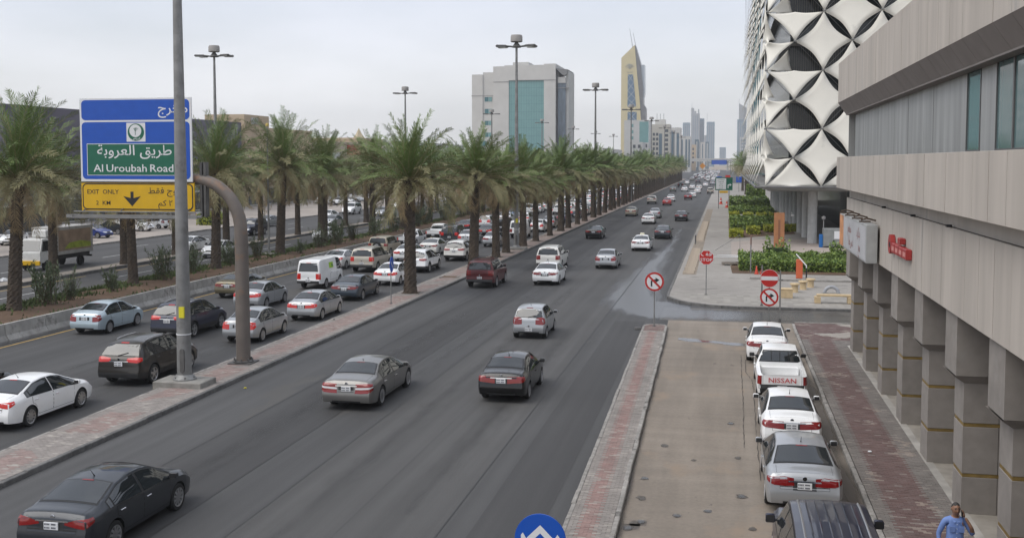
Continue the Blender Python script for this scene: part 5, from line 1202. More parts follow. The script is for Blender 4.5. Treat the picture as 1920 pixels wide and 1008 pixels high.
def hedge(x0, x1, y0, y1, z1, label, mats=HEDG, dens=150, size=.16, name='hedge', group=None, z0=.13, wav=.18, cat='hedge', shape=None):
    t = thing(name, label, cat, ((x0 + x1) / 2, (y0 + y1) / 2, z0), 0, group); hx, hy = (x1 - x0) / 2, (y1 - y0) / 2; h = z1 - z0
    def fn(r_):
        while True:
            x, y = r_.uniform(-hx, hx), r_.uniform(-hy, hy)
            if shape is None or shape(x / hx, y / hy): break
        top_ = h * (1 - wav + wav * 1.6 * (mnoise.noise(Vector((x * .9 + x0, y * .9 + y0, 1))) + .35)); q = r_.rand()
        z = top_ * (1 - abs(r_.normal(0, .12))) if q < .6 else r_.uniform(.02, 1) * top_
        if q >= .6:
            if r_.rand() < .5: x = (hx if r_.rand() < .5 else -hx) * (1 - abs(r_.normal(0, .05)))
            else: y = (-hy if r_.rand() < .75 else hy) * (1 - abs(r_.normal(0, .06)))
        return x, y, z
    area = 4 * hx * hy + h * 4 * (hx + hy)
    leaf_cloud('foliage', int(area * dens), fn, size, mats, int(abs(x0 * 100 + y0 * 7)) % 9999).obj('foliage', mats, t)
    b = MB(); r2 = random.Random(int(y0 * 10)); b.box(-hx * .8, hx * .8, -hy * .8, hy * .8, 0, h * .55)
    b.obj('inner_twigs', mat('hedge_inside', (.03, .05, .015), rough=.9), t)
    return t
bed = MB(); bed.add([(.6, 80.6, .15), (20, 80.6, .15), (20, 92, .15), (1.2, 92, .15), (.5, 86, .15)], [(0, 1, 2, 3, 4)]); tag(bed.obj('planting_bed', SOIL), kind='structure')
hedge(1.15, 14, 82.4, 90.5, 1.08, 'broad bright green hedge in front of the terracotta board and plaza', dens=190, size=.17, wav=.4)
hedge(3.2, 5.4, 90.8, 92.3, 2.1, 'taller wispy shrub rising behind the broad green hedge', mats=HEDG, dens=22, size=.22, name='shrub', wav=.9, cat='shrub')
hedge(8.6, 10.2, 90.8, 92.0, 1.75, 'rounded dark green bush behind the hedge by the round columns', mats=HEDG, dens=70, size=.2, name='shrub', wav=.5, cat='shrub')
for i, (y0, y1, x1, L) in enumerate([(132, 139, 6.6, 'lower'), (143, 152, 6.8, 'upper')]):
    hedge(.7, x1, y0, y1, 1.0, f'dark green hedge row, {L} of two in the near terraced garden', dens=70, size=.28, wav=.25)
for i, (x0, y0, wd) in enumerate([(.55, 119, 1.45), (2.55, 124.5, 1.45), (4.6, 128.5, 2.0), (6.9, 130, 1.6)]):
    hedge(x0, x0 + wd, y0, y0 + 3.6, .95, f'square golden yellow hedge block, {ordinal(i)} from the footpath in the near row', mats=HEDY, dens=120, size=.2, name='golden_hedge', group='golden hedge blocks in the near row', wav=.2)
hedge(.7, 7.6, 172, 186, 1.0, 'dark green hedge behind the far row of golden blocks', dens=45, size=.32, wav=.25)
for i, x0 in enumerate([.7, 2.7, 4.6, 6.5]):
    hedge(x0, x0 + 1.35, 158, 163, .95, f'square golden yellow hedge block, {ordinal(i)} from the footpath in the far row', mats=HEDY, dens=80, size=.24, name='golden_hedge', group='golden hedge blocks in the far row', wav=.2)
hedge(.9, 8.2, 205, 226, 1.35, 'bright green hedge mass beyond the green direction sign', dens=26, size=.42, wav=.35)
hedge(4.5, 8.2, 228, 236, 3.0, 'tall rounded green shrub near the far right palms', dens=40, size=.42, wav=.5, name='shrub', cat='shrub')
b = MB(); b.add([(.5, 117, .14), (8, 126, .14), (8, 157, .14), (.5, 157, .14)], [(0, 1, 2, 3)]); tag(b.obj('planting_bed', SOIL), kind='structure')
# oleander shrubs of the strip: upright stems with narrow leaves
OLM = []
for q in range(3):
    r_ = np.random.RandomState(50 + q); b = MB(); st = MB()
    for s in range(26):
        a = r_.uniform(0, 6.28); lean_ = r_.uniform(.05, .62); h = r_.uniform(.9, 1.75); d = Vector((math.cos(a) * lean_, math.sin(a) * lean_, 1)).normalized()
        base = Vector((r_.normal(0, .16), r_.normal(0, .16), 0)); st.tube([base, base + d * h * .5, base + d * h], [.014, .011, .005], 4, 0, False)
        for k in range(34):
            t = r_.uniform(.15, 1.02); p = base + d * h * t; ld = (Vector(r_.normal(0, 1, 3)) * .55 + Vector((0, 0, .65)) + d * .3).normalized(); L = r_.uniform(.13, .26); e = ld.orthogonal().normalized() * .02
            o = len(b.v); b.v += [tuple(p), tuple(p + ld * L * .5 + e), tuple(p + ld * L), tuple(p + ld * L * .5 - e)]; b.f.append((o, o + 1, o + 2, o + 3)); b.m.append(r_.randint(2))
    OLM.append((b.mesh('foliage', OLEA), st.mesh('stems', STEM)))
SH = [(-38.2, 54.6, 1.15), (-38, 56.6, .8), (-38, 61, .75), (-38.1, 67.6, 1.1), (-38.4, 72.2, 1.0), (-38.7, 78.8, .95), (-38.6, 83.7, .9), (-37.2, 89.5, .6), (-37.9, 96.1, 1.1), (-37.6, 99.6, 1.15), (-38.3, 106, 1), (-37.9, 112, 1.1), (-38.3, 120, 1.2), (-38.1, 130, 1.2), (-38.5, 134, 1.4), (-38.4, 144, 1.35), (-38.5, 155, 1.3), (-38.4, 166, 1.3), (-38.4, 178, 1.3)]
for i, (x, y, s) in enumerate(SH):
    t = thing('oleander_shrub', f'{ordinal(i)} grey-green oleander shrub along the planted strip from the left edge', 'shrub', (x, y, .2), i * 1.7, 'oleander shrubs on the planted strip'); t.scale = (s * 1.3,) * 3
    f, st = OLM[i % 3]; link('foliage', f, t); link('stems', st, t)
t = hedge(-67.5, -65, 128, 131, 1.9, 'yellow-green roadside bush across the far carriageway by the shops', mats=HEDY + HEDG[2:], dens=70, size=.22, name='shrub', cat='shrub', z0=.14, wav=.5)
# ================================================================== street furniture and signs
def sweep(pts, n=24):
    P = [Vector(p) for p in pts]; return P
# ---- tall lamp posts, four arms and a drum on top
def lamp_post(x, y, label, H=20.2, r0=.25, detail=True, group='tall street lamp posts'):
    t = thing('street_lamp', label, 'street lamp', (x, y, .12), 0, group)
    b = MB(); b.tube([(0, 0, .0), (0, 0, .35), (0, 0, 6), (0, 0, H - .8)], [r0, r0, r0 * .86, r0 * .42], 16, caps=True); b.obj('pole', STEEL, t, 40)
    if detail:
        b = MB(); b.box(-.95, .95, -.62, .62, -.1, .22, bev=.03); b.obj('plinth', PLINTH, t)
        b = MB(); b.lathe([(r0 + .02, .25), (r0 + .16, .22), (r0 + .16, .26), (r0 + .02, .42)], 16); b.obj('base_flange', STEEL, t, 40)
        for k in range(6):
            a = k * math.pi / 3; b = MB(); b.lathe([(.035, .26), (.035, .34), (.001, .35)], 6, 0, Matrix.Translation(((r0 + .1) * math.cos(a), (r0 + .1) * math.sin(a), 0))); b.obj('bolt', STEELD, t)
        b = MB(); M = Matrix.Translation((.05, -r0 * .97, .95)); pts = [(-.085, -.32), (.085, -.32)] + circle(0, .32, .085, 8, 0, 180)[0:] ; b.ext([(-.085, -.32)] + circle(0, -.36, .085, 8, 180, 360)[1:-1] + [(.085, -.32), (.085, .32)] + circle(0, .36, .085, 8, 0, 180)[1:-1] + [(-.085, .32)], -.025, .06, 0, M); b.obj('access_cover', STEELD, t)
        b = MB(); b.lathe([(r0 * .97, 1.9), (r0 * .97 + .012, 1.9), (r0 * .97 + .012, 1.94), (r0 * .97, 1.94)], 16); b.obj('strap', SWHITE, t)
    if detail or y < 170:
        b = MB(); b.box(-.03, .17, -r0 - .022, -r0 * .8, 2.55, 2.95); b.obj('yellow_tag', YTAPE, t)
    b = MB(); b.lathe([(.001, H - .1), (.50, H - .15), (.56, H - .3), (.57, H - .75), (.5, H - .8), (.001, H - .8)], 16); b.obj('lamp_drum', mat('lamp_drum', (.30, .285, .27), rough=.6), t, 40)
    b = MB(); b.lathe([(.45, H - 1.3), (.48, H - 1.25), (.3, H - 1.05), (.12, H - .8)], 10); b.obj('crosshead', STEELD, t, 40)
    for k in range(4):
        a = R(18 + 180 * (k // 2)) if k % 2 == 0 else R(-18 + 180 * (k // 2)); M = Matrix.Rotation(a, 4, 'Z')
        b = MB(); b.tube([M @ Vector((.3, 0, H - 1.22)), M @ Vector((1.2, 0, H - 1.14))], .06, 6); arm = b.obj('lamp_arm', STEELD, t)
        b = MB(); b.box(.95, 1.95, -.19, .19, H - 1.27, H - 1.07, 0, M, bev=.06); hd = b.obj('lamp_head', STEELD, arm, 40)
        b = MB(); b.box(1.05, 1.85, -.14, .14, H - 1.30, H - 1.265, 0, M); b.obj('lamp_glass', mat('lamp_glass', (.5, .5, .48), rough=.2), arm)
    return t
LP = [36.1, 98.6, 160.6, 222.6, 285, 347, 410, 480]
for i, y in enumerate(LP):
    lamp_post(-19.62 if i == 0 else -19.25, y, 'tall grey lamp post on a concrete plinth in front of the road sign' if i == 0 else f'{ordinal(i)} tall four-armed lamp post along the palm median after the plinth one', r0=.27 if i == 0 else .24, detail=i < 2)
for i, (x, y) in enumerate([(-51.2, 101.5), (-49.6, 162.5), (-52, 237), (-50, 293), (-49.5, 352), (-49, 410), (-47, 457)]):
    lamp_post(x, y, f'{ordinal(i)} tall lamp post counted from left along the far carriageway', detail=False, group='tall lamp posts of the far carriageway')
t = thing('street_lamp', 'slim low lamp post with yellow tip on the planted strip', 'street lamp', (-39.35, 87.7, .22))
b = MB(); b.tube([(0, 0, 0), (0, 0, 5), (0, 0, 11.3)], [.1, .08, .045], 8); b.obj('pole', STEEL, t, 40)
b = MB(); b.lathe([(.02, 11.25), (.16, 11.3), (.13, 11.5), (.001, 11.56)], 10); b.obj('lamp_head', mat('lamp_ochre', (.5, .36, .08), rough=.5), t, 40)
b = MB(); b.box(-.55, .55, -.4, .4, -.05, .16, bev=.03); b.obj('footing', PLINTH, t)
# ---- road sign on the curved arm
t = thing('road_sign_gantry', 'blue, green and yellow Arabic road name sign on a curved tubular arm', 'road sign', (-19.41, 40.6, .13))
b = MB(); pts = [(0, 0, 0), (0, 0, 2.0), (0, 0, 4.4), (-.02, 0, 5.3)]; 
for k in range(1, 13):
    a = R(7.5 * k); pts.append((-2.0 + 1.98 * math.cos(a), 0, 5.45 + 1.98 * math.sin(a) * 1.06))
pts += [(-2.6, 0, 7.56), (-6.9, 0, 7.56)]
b.tube(pts, [.29, .29, .275, .27] + [.265 - .004 * k for k in range(12)] + [.2, .17], 20); b.obj('curved_arm', GANTRY, t, 50)
b = MB(); b.box(-.48, .48, -.48, .48, 0, .05); b.lathe([(.42, .05), (.44, .09), (.30, .12)], 16); b.obj('base_plate', STEELD, t)
for k in range(8):
    a = k * math.pi / 4 + .2; b = MB(); b.lathe([(.04, .05), (.04, .2), (.001, .21)], 6, 0, Matrix.Translation((.37 * math.cos(a), .37 * math.sin(a), 0))); b.obj('bolt', STEELD, t)
GX0, GX1, GZ0, GZM, GZ1 = -7.42, -2.0, 6.55, 7.88, 11.42     # panel edges relative to the post
SX = -26.9 + 19.41; 
# panels: x from -26.72 to -21.70 in the world
px0, px1 = -6.98, -1.94
for nm, z0, z1, m in (('blue_panel', 7.80, 11.35, SBLUE), ('yellow_panel', 6.52, 7.77, SYEL)):
    b = MB(); b.box(px0 - (.0 if nm[0] == 'b' else 0), px1 + (.0 if nm[0] == 'b' else .07), -.36, -.30, z0, z1, 0); b.obj(nm, SWHITE if nm[0] == 'b' else SYEL, t)
def rrect(x0, x1, z0, z1, r, n=6):
    P = []
    for cx, cz, a in ((x1 - r, z1 - r, 0), (x0 + r, z1 - r, 90), (x0 + r, z0 + r, 180), (x1 - r, z0 + r, 270)):
        P += [(cx + r * math.cos(R(a + 90 * k / n)), cz + r * math.sin(R(a + 90 * k / n))) for k in range(n + 1)]
    return P
def flat(b, P, y, mi): b.add([(x, y, z) for x, z in P], [tuple(range(len(P)))], mi)
b = MB(); f = -.364
flat(b, rrect(px0 + .08, px1 - .08, 10.42, 11.28, .18), f, 0); flat(b, rrect(px0 + .08, px1 - .08, 7.9, 10.34, .18), f, 0)
b.obj('blue_face', [SBLUE], t)
b = MB(); flat(b, rrect(px0 + .3, px1 - .28, 8.06, 9.42, .005, 1), f - .004, 1); flat(b, rrect(px0 + .325, px1 - .305, 8.085, 9.395, .005, 1), f - .008, 0); b.obj('green_name_plate', [SGREEN, SWHITE], t)
b = MB(); b.text('\ufe94\ufe91\ufeed\ufeae\ufecc\ufedf\ufe8d \ufed6\ufef3\ufeae\ufec3', px0 + 2.46, 8.93, .60, f - .012, sx=1.12); b.obj('arabic_name', SWHITE, t); b = MB(); 
for s_, dx in (('Al', .81), ('Uroubah', 2.10), ('Road', 3.69)): b = MB(); b.text(s_, px0 + dx, 8.22, .455, f - .012, sx=1.16); b.obj('english_name', SWHITE, t)
b = MB(); b.text('\ufe9d\ufeae\ufea8\ufee3', px1 - .82, 10.72, .56, f - .006, sx=1.1); b.obj('exit_lettering', SWHITE, t)
b = MB(); flat(b, rrect(px0 + 2.13, px0 + 2.98, 9.50, 10.30, .01, 1), f - .004, 0)
cx, cz = px0 + 2.555, 9.90
flat(b, circle(cx, cz, .37), f - .008, 1); flat(b, circle(cx - .02, cz + .06, .27), f - .012, 0)
for k in range(5): flat(b, [(cx - .03, cz + .02), (cx - .10 + .05 * k, cz + .20 - abs(k - 2) * .02), (cx - .07 + .05 * k, cz + .21 - abs(k - 2) * .02)], f - .016, 1)
flat(b, [(cx - .035, cz - .12), (cx - .01, cz - .12), (cx - .01, cz + .08), (cx - .035, cz + .08)], f - .016, 1)
b.text('\ufebd\ufe8e\ufef3\ufeae\ufedf\ufe8d', cx, cz - .31, .14, f - .012, 0); b.obj('crest', [SWHITE, SGREEN], t)
b = MB(); flat(b, rrect(px0 + .01, px1 + .06, 7.74, 7.77, .002, 1), f - .004, 0); flat(b, rrect(px0 + .05, px1 + .02, 6.59, 7.72, .2), f - .004, 0); flat(b, rrect(px0 + .1, px1 - .03, 6.64, 7.67, .16), f - .008, 1)
b.obj('yellow_face', [SBLK, SYEL], t)
b = MB(); q = f - .012
b.text('EXIT  ONLY', px0 + 1.0, 7.27, .27, q, sx=1.02); b.text('2  KM', px0 + 1.0, 6.80, .25, q, sx=1.1)
b.text('\ufec2\ufed8\ufed3 \ufe9d\ufeed\ufeae\ufea7', px0 + 3.9, 7.30, .36, q, sx=1.15); b.text('\ufee2\ufedb \u0662', px0 + 3.82, 6.78, .34, q, sx=1.1)
ax = px0 + 2.32; flat(b, [(ax - .07, 7.37), (ax - .07, 7.10), (ax - .4, 7.18), (ax, 6.74), (ax + .4, 7.18), (ax + .07, 7.10), (ax + .07, 7.37)][::-1], q, 0); b.obj('exit_lettering', SBLK, t)
for i, x in enumerate((px0 + .9, px0 + 2.5, px1 - .9)):
    b = MB(); b.box(x - .05, x + .05, -.3, -.2, 6.4, 11.3); b.obj('back_bracket', STEELD, t)
for x in (px1 + .25, px1 + .42):
    b = MB(); b.box(x - .05, x + .05, -.14, .14, 6.0, 8.25, bev=.01); b.obj('hanger_post', STEELD, t)
b = MB(); b.box(px0 - .15, px1 + .62, -1.2, -.75, 6.0, 6.05); 
for z in (6.05, 6.20): b.box(px0 - .1, px1 + .6, -.80, -.74, z, z + .05)
b.box(px0 - .15, px1 + .62, -1.24, -1.19, 5.98, 6.12); b.obj('catwalk', STEEL, t)
for i, x in enumerate((px0 + .2, px0 + 1.9, px1 - .15)):
    b = MB(); b.tube([(x, -1.0, 6.03), (x, -.3, 6.35)], .03, 6); b.obj('catwalk_strut', STEELD, t)
b = MB(); b.tube([(px0 + .1, -1.22, 6.1), (px0 + .35, -1.6, 6.0), (px1 - .3, -1.6, 6.0)], .03, 6); b.obj('cable', STEELD, t)
for o in list(t.children):
    if o.name.split('.')[0] in ('blue_panel', 'yellow_panel', 'blue_face', 'green_name_plate', 'arabic_name', 'english_name', 'exit_lettering', 'crest', 'yellow_face', 'back_bracket'): o.scale.z = .967; o.location.z = -.095
# ---- small round and octagonal signs
def post_sign(name, label, cat, x, y, z0, h, r=.03):
    t = thing(name, label, cat, (x, y, z0)); b = MB(); b.tube([(0, 0, 0), (0, 0, h)], r, 8); b.obj('post', STEEL, t, 40)
    b = MB(); b.lathe([(r + .01, 0), (r + .07, 0), (r + .07, .03), (r, .06)], 8); b.obj('post_foot', STEELD, t); return t
def disc(t, name, z, r, mats, y=-.05, n=36, layers=()):
    b = MB(); b.ext(circle(0, z, r, n), y - .012, y + .012, 0); 
    for k, (P, mi) in enumerate(layers): flat(b, P, y - .016 - .004 * k, mi)
    return b.obj(name, mats, t)
def turn_arrow(z, s):
    """arrow that goes up and turns right, as on a no-right-turn sign"""
    return [(-.42 * s, z - .5 * s), (-.24 * s, z - .5 * s), (-.24 * s, z + .08 * s), (.14 * s, z + .16 * s), (.12 * s, z - .06 * s), (.60 * s, z + .27 * s), (.12 * s, z + .56 * s), (.14 * s, z + .36 * s), (-.30 * s, z + .30 * s), (-.42 * s, z + .14 * s)]
def slash(z, r, w=.085):
    d = r * .74; k = w * r / .5 * .5; return [(-d - k, z + d - k), (-d + k, z + d + k), (d + k, z - d + k), (d - k, z - d - k)][::-1]
def no_turn(t, z, r, name='no_right_turn_disc'):
    return disc(t, name, z, r, [SRED, SWHITE, SBLK], layers=[(circle(0, z, r * .80, 36), 1), (turn_arrow(z - .03, r * .9), 2), (slash(z, r * .88), 0)])
t = post_sign('traffic_sign', 'no right turn sign on a thin post at the nose of the brick divider', 'traffic sign', -3.42, 53.75, .12, 2.45); no_turn(t, 2.27, .475)
t = post_sign('traffic_sign', 'red octagonal Arabic and English stop sign on the plaza corner', 'traffic sign', -1.08, 67.2, .13, 2.75)
oc = lambda r: [(r * math.cos(R(22.5 + 45 * k)), 2.33 + r * math.sin(R(22.5 + 45 * k))) for k in range(8)]
b = MB(); b.ext(oc(.475), -.062, -.04, 0); flat(b, oc(.475), -.066, 1); flat(b, oc(.455), -.07, 0); b.text('STOP', 0, 2.10, .27, -.075, 1, sx=1.15); b.text('\ufed2\ufed7', 0, 2.44, .34, -.075, 1, sx=1.3); b.obj('stop_octagon', [SRED, SWHITE], t)
t = post_sign('traffic_sign', 'red no entry disc above a no right turn disc on one post', 'traffic sign', 2.36, 57.6, .0, 2.4)
disc(t, 'no_entry_disc', 2.27, .475, [SRED, SWHITE], layers=[(circle(0, 2.27, .47, 36), 1), (circle(0, 2.27, .455, 36), 0), ([(-.43, 2.165), (.43, 2.165), (.43, 2.375), (-.43, 2.375)], 1)])
no_turn(t, 1.27, .475)
for x, y, h, w_, lab in ((2.9, 57.2, 2.75, .04, 'bare steel channel post right of the no entry sign'), (2.15, 62.6, 2.5, .05, 'grey flat post rising behind the no entry disc on the plaza')):
    t = thing('steel_post', lab, 'post', (x, y, 0)); b = MB(); b.box(-w_, w_, -.03, .03, 0, h - .12); b.box(-w_ * .6, w_ * .6, -.02, .02, h - .12, h); b.obj('post', STEEL, t); b = MB(); b.box(-w_ - .03, w_ + .03, -.05, .05, 0, .2); b.obj('post_foot', STEELD, t)
t = thing('steel_post', 'rusty brown tipped post standing in front of the broad hedge', 'post', (1.95, 81.3, .13)); b = MB(); b.tube([(0, 0, 0), (0, 0, 2.1)], .05, 8); b.obj('post', STEEL, t); b = MB(); b.tube([(0, 0, 2.1), (0, 0, 2.75)], .055, 8); b.obj('post_top', mat('rust_brown', (.20, .125, .10), rough=.8, var=.2), t)
# blue round sign in the foreground
t = post_sign('traffic_sign', 'round blue sign with white double arrow at the bottom edge', 'traffic sign', -2.72, 15.9, .13, 2.85, .035)
z = 2.48
A = []
def thick(P0, P1, w_):
    d = Vector((P1[0] - P0[0], P1[1] - P0[1])).normalized(); n_ = Vector((-d.y, d.x)) * w_ / 2; return [(P0[0] + n_.x, P0[1] + n_.y), (P0[0] - n_.x, P0[1] - n_.y), (P1[0] - n_.x, P1[1] - n_.y), (P1[0] + n_.x, P1[1] + n_.y)]
disc(t, 'blue_disc', z, .40, [SBLUE, SWHITE], layers=[([(0, z + .23), (-.21, z + .02), (-.21, z - .11), (0, z + .10), (.21, z - .11), (.21, z + .02)], 1), ([(-.30, z + .06), (-.30, z - .20), (-.06, z - .20), (-.14, z - .12), (-.20, z - .02), (-.27, z + .10)][::-1], 1), ([(.30, z + .06), (.30, z - .20), (.06, z - .20), (.14, z - .12), (.20, z - .02), (.27, z + .10)], 1)])
# edge-on blue keep-left sign on the median
t = post_sign('traffic_sign', 'blue sign seen edge-on upon a thin post on the brick median', 'traffic sign', -19.05, 59.35, .13, 2.75); t.rotation_euler.z = R(95)
disc(t, 'blue_disc', 2.3, .46, [SBLUE, SWHITE], layers=[(thick((-.2, 2.45), (.18, 2.12), .1), 1)])
# green direction sign far ahead
t = thing('direction_sign', 'green direction sign with white panel and right-turn arrow beside the footpath', 'road sign', (-.2, 192, .13))
for x in (-.9, .9): b = MB(); b.tube([(x, 0, 0), (x, 0, 5.2)], .07, 8); b.obj('post', STEEL, t)
b = MB(); b.box(-1.5, 1.5, -.12, -.06, 3.25, 5.5); b.obj('green_panel', SGREEN, t)
b = MB(); flat(b, rrect(-1.36, .38, 3.42, 5.34, .05, 2), -.124, 0); b.obj('white_panel', SWHITE, t)
b = MB()
for k, (s, wd) in enumerate((('\ufef2\ufeb8\ufed4\ufeb8\ufee3', .9), ('\ufeae\ufed4\ufecc\ufea0\ufedf\ufe8d', 1.3), ('\ufeb0\ufedb\ufeae\ufee3', .8), ('\ufe94\ufea3\ufeae\ufed3', .7), ('\ufed6\ufef3\ufeae\ufec3', 1.2))):
    b.text(s, -.5, 5.02 - k * .37, .30, -.13, 0, sx=1.2)
b.obj('arabic_lines', SGREEN, t)
b = MB(); flat(b, [(.65, 3.6), (.80, 3.6), (.80, 4.12), (1.02, 4.12), (1.02, 3.95), (1.34, 4.2), (1.02, 4.45), (1.02, 4.28), (.74, 4.28), (.65, 4.18)], -.13, 0); b.obj('turn_arrow', SWHITE, t)
b = MB(); b.box(-.75, .7, -.1, -.06, 2.75, 3.15); b.obj('yellow_plate', SYEL, t)
# cones, small fence and boxes by that sign
CONE = mat('cone_orange', (.55, .06, .03), rough=.6, var=.1)
for i, (x, y, s) in enumerate([(-.75, 212, 1.35), (.9, 212, 1.35), (.35, 196, 1.25)]):
    t = thing('traffic_cone', ['red traffic cone left below the green direction sign', 'red traffic cone right below the green direction sign', 'red traffic cone standing nearest on the far footpath'][i], 'traffic cone', (x, y, .13), 0, 'red traffic cones'); t.scale = (s,) * 3
    b = MB(); b.box(-.3, .3, -.3, .3, 0, .05); b.obj('cone_base', CONE, t); b = MB(); b.lathe([(.23, .05), (.06, .95), (.001, .96)], 12); b.obj('cone_body', CONE, t, 60); b = MB(); b.lathe([(.163, .42), (.125, .6)], 12); b.obj('reflective_band', SWHITE, t)
t = thing('utility_cabinet', 'low grey railing piece at the road edge of the footpath', 'railing', (-2.85, 109, .13)); b = MB(); b.box(-.04, .04, -1.2, 1.2, .85, .92); b.obj('rail', STEELD, t)
for y in (-1.1, 1.1): b = MB(); b.box(-.04, .04, y - .04, y + .04, 0, .85); b.obj('rail_post', STEELD, t)
# plaza furniture
CREAM = mat('cream_stone', (.52, .40, .24), rough=.8, var=.12, vscale=4, bump=.2)
t = thing('stone_bench', 'cream stone bench in front of the grey tyre arch', 'bench', (6.3, 64.5, .13)); 
b = MB(); b.box(-.95, 1.2, -.22, .22, .42, .54, bev=.02); b.obj('seat', CREAM, t)
for x in (-.9, .95): b = MB(); b.box(x - .17, x + .17, -.24, .24, 0, .41, bev=.03); b.obj('leg', CREAM, t)
t = thing('stone_block', 'cream stone block seat beside the no entry sign', 'stone seat', (3.75, 66.7, .13)); b = MB(); b.box(-.36, .36, -.32, .32, 0, .5, bev=.02); b.obj('block', CREAM, t); b = MB(); b.box(-.38, .38, -.34, .34, .5, .58, bev=.02); b.obj('cap', CREAM, t)
for i, (x, y) in enumerate([(4.43, 69.6), (5.05, 71.2), (5.62, 72.6)]):
    t = thing('stone_stool', f'{ordinal(i)} round cream stone stool from the block seat', 'stool', (x, y, .13), 0, 'round cream stone stools'); b = MB(); b.lathe([(.24, 0), (.21, .1), (.22, .48)], 16); b.obj('stem', CREAM, t, 50); b = MB(); b.lathe([(.22, .48), (.31, .49), (.31, .56), (.29, .58), (.001, .58)], 16); b.obj('seat', CREAM, t, 50)
t = thing('tyre_arch', 'grey half tyre arch set in the paving behind the bench', 'arch', (6.65, 69.4, .13)); b = MB(); b.tube([(.42 * math.cos(R(a)), 0, .42 * math.sin(R(a))) for a in range(-4, 185, 12)], .105, 12); b.obj('arch_ring', mat('tyre_grey', (.33, .34, .36), rough=.6, var=.1), t, 60); b = MB(); b.box(-.6, .6, -.14, .14, 0, .02); b.obj('arch_base', PLINTH, t)
t = thing('barrier_post', 'orange barrier post with black and white arm in front of hedge', 'barrier', (5.25, 78, .13)); b = MB(); b.box(-.22, .22, -.15, .15, 0, 1.35, bev=.03); b.obj('post', mat('orange_plastic', (.62, .13, .05), rough=.6), t); b = MB(); b.tube([(-.25, -.2, 1.75), (.45, -.5, .95), (.45, -.5, 0)], .045, 6); b.obj('arm', SWHITE, t); b = MB(); b.tube([(.45, -.55, .8), (.45, -.55, 0)], .05, 6); b.obj('arm_foot', SBLK, t)
for i, x in enumerate((2.35, 2.75)):
    t = thing('traffic_cone', ['small red cone left of two at the hedge base', 'small red cone right of two at the hedge base'][i], 'traffic cone', (x, 80.3, .15), 0, 'small red cones at the hedge'); b = MB(); b.lathe([(.15, .04), (.04, .7), (.001, .72)], 10); b.obj('cone_body', CONE, t, 60); b = MB(); b.box(-.2, .2, -.2, .2, 0, .04); b.obj('cone_base', CONE, t); t.scale = (.8, .8, .85)
for x0, x1, y in ((2.9, 9, 76.2), (1.8, 2.6, 77)):
    b = MB(); b.box(x0, x1, y - .2, y + .2, .12, .26, bev=.02); tag(b.obj('stone_edging', KERBC), 'pale stone edging strip in front of the broad green hedge' if x0 > 2 else 'short pale edging stub left of the hedge strip', 'kerb')
# sheet-metal scraps on a pallet
t = thing('scrap_pile', 'white sheet metal offcuts lying on a wooden pallet beside the hedge', 'scrap pile', (.75, 87.2, .13))
b = MB(); b.box(-.95, .45, -.5, .5, .12, .2)
for x in (-.8, -.2, .35): b.box(x - .08, x + .08, -.5, .5, 0, .12)
b.obj('pallet', mat('pallet_wood', (.22, .19, .16), rough=.9, var=.2), t)
for i, (P, z) in enumerate((([(-1.95, -.1), (.9, -.35), (1.0, .35), (-.6, .25)], .62), ([(-1.3, .3), (1.3, .1), (1.25, .5)], .72), ([(.2, -.5), (1.0, -.45), (.8, .2), (.3, .1)], .3))):
    b = MB(); n = len(P); b.v = [(x, y, z + .05 * math.sin(x * 3)) for x, y in P] + [(x, y, z + .03 + .05 * math.sin(x * 3)) for x, y in P]; b.f = [tuple(range(n - 1, -1, -1)), tuple(range(n, 2 * n))] + [(k, (k + 1) % n, (k + 1) % n + n, k + n) for k in range(n)]; b.m = [0] * len(b.f); b.obj('metal_sheet', SWHITE, t)
b = MB(); b.box(.35, .8, -.3, .2, .0, .6, bev=.1); b.obj('white_bag', mat('bag_white', (.55, .53, .5), rough=.8, var=.2), t)
b = MB(); b.tube([(-1.5, 1.2, .75), (.55, 1.2, 2.1), (.55, 1.2, 0)], .03, 6); tag(b.obj('bent_rail', STEEL), 'thin bent steel rail leaning above the scrap pile', 'rail').location = (.75, 91, .13)
# terracotta board and kiosk under the sail building
t = thing('terracotta_board', 'tall terracotta information board standing on the plaza', 'information board', (5.15, 105.3, .14)); TERR = mat('terracotta', (.36, .16, .07), rough=.75, var=.12, vscale=2)
b = MB(); b.box(-.49, .49, -.12, .12, .06, 3.38); b.obj('slab', TERR, t); b = MB(); b.box(-.55, .55, -.2, .2, 0, .06); b.obj('base', PLINTH, t)
b = MB(); b.box(-.10, .10, -.135, -.122, .7, 2.7); b.obj('inscription', mat('terracotta_dark', (.22, .10, .05), rough=.8), t)
t = thing('generator_cabinet', 'grey trailer cabinet with white notice beside the round columns', 'cabinet', (10.6, 107, .14))
b = MB(); b.box(-1.25, 1.8, -.6, .6, .12, 1.85, bev=.04); b.obj('cabinet', mat('cabinet_grey', (.22, .23, .225), rough=.6, var=.15, vscale=2), t); b = MB(); b.box(-.25, .75, -.64, -.61, .85, 1.6); b.obj('notice', SWHITE, t)
b = MB(); b.box(-1.6, -1.28, -.4, .1, 0, 1.25, bev=.03); b.obj('blue_drum', mat('blue_drum', (.01, .13, .40), rough=.5), t); b = MB(); b.tube([(-1.2, 0, 1.8), (-1.2, 0, 2.7)], .05, 6); b.lathe([(.18, 2.7), (.2, 2.95), (.001, 3.05)], 8, 0, Matrix.Translation((-1.2, 0, 0))); b.obj('lamp_mast', STEEL, t)
for x in (-.9, 1.3): b = MB(); b.lathe([(.001, -.08), (.2, -.08), (.2, .08), (.001, .08)], 12, 0, Matrix.Translation((x, -.5, .2)) @ Matrix.Rotation(R(90), 4, 'X')); b.obj('trailer_wheel', TYRE, t)
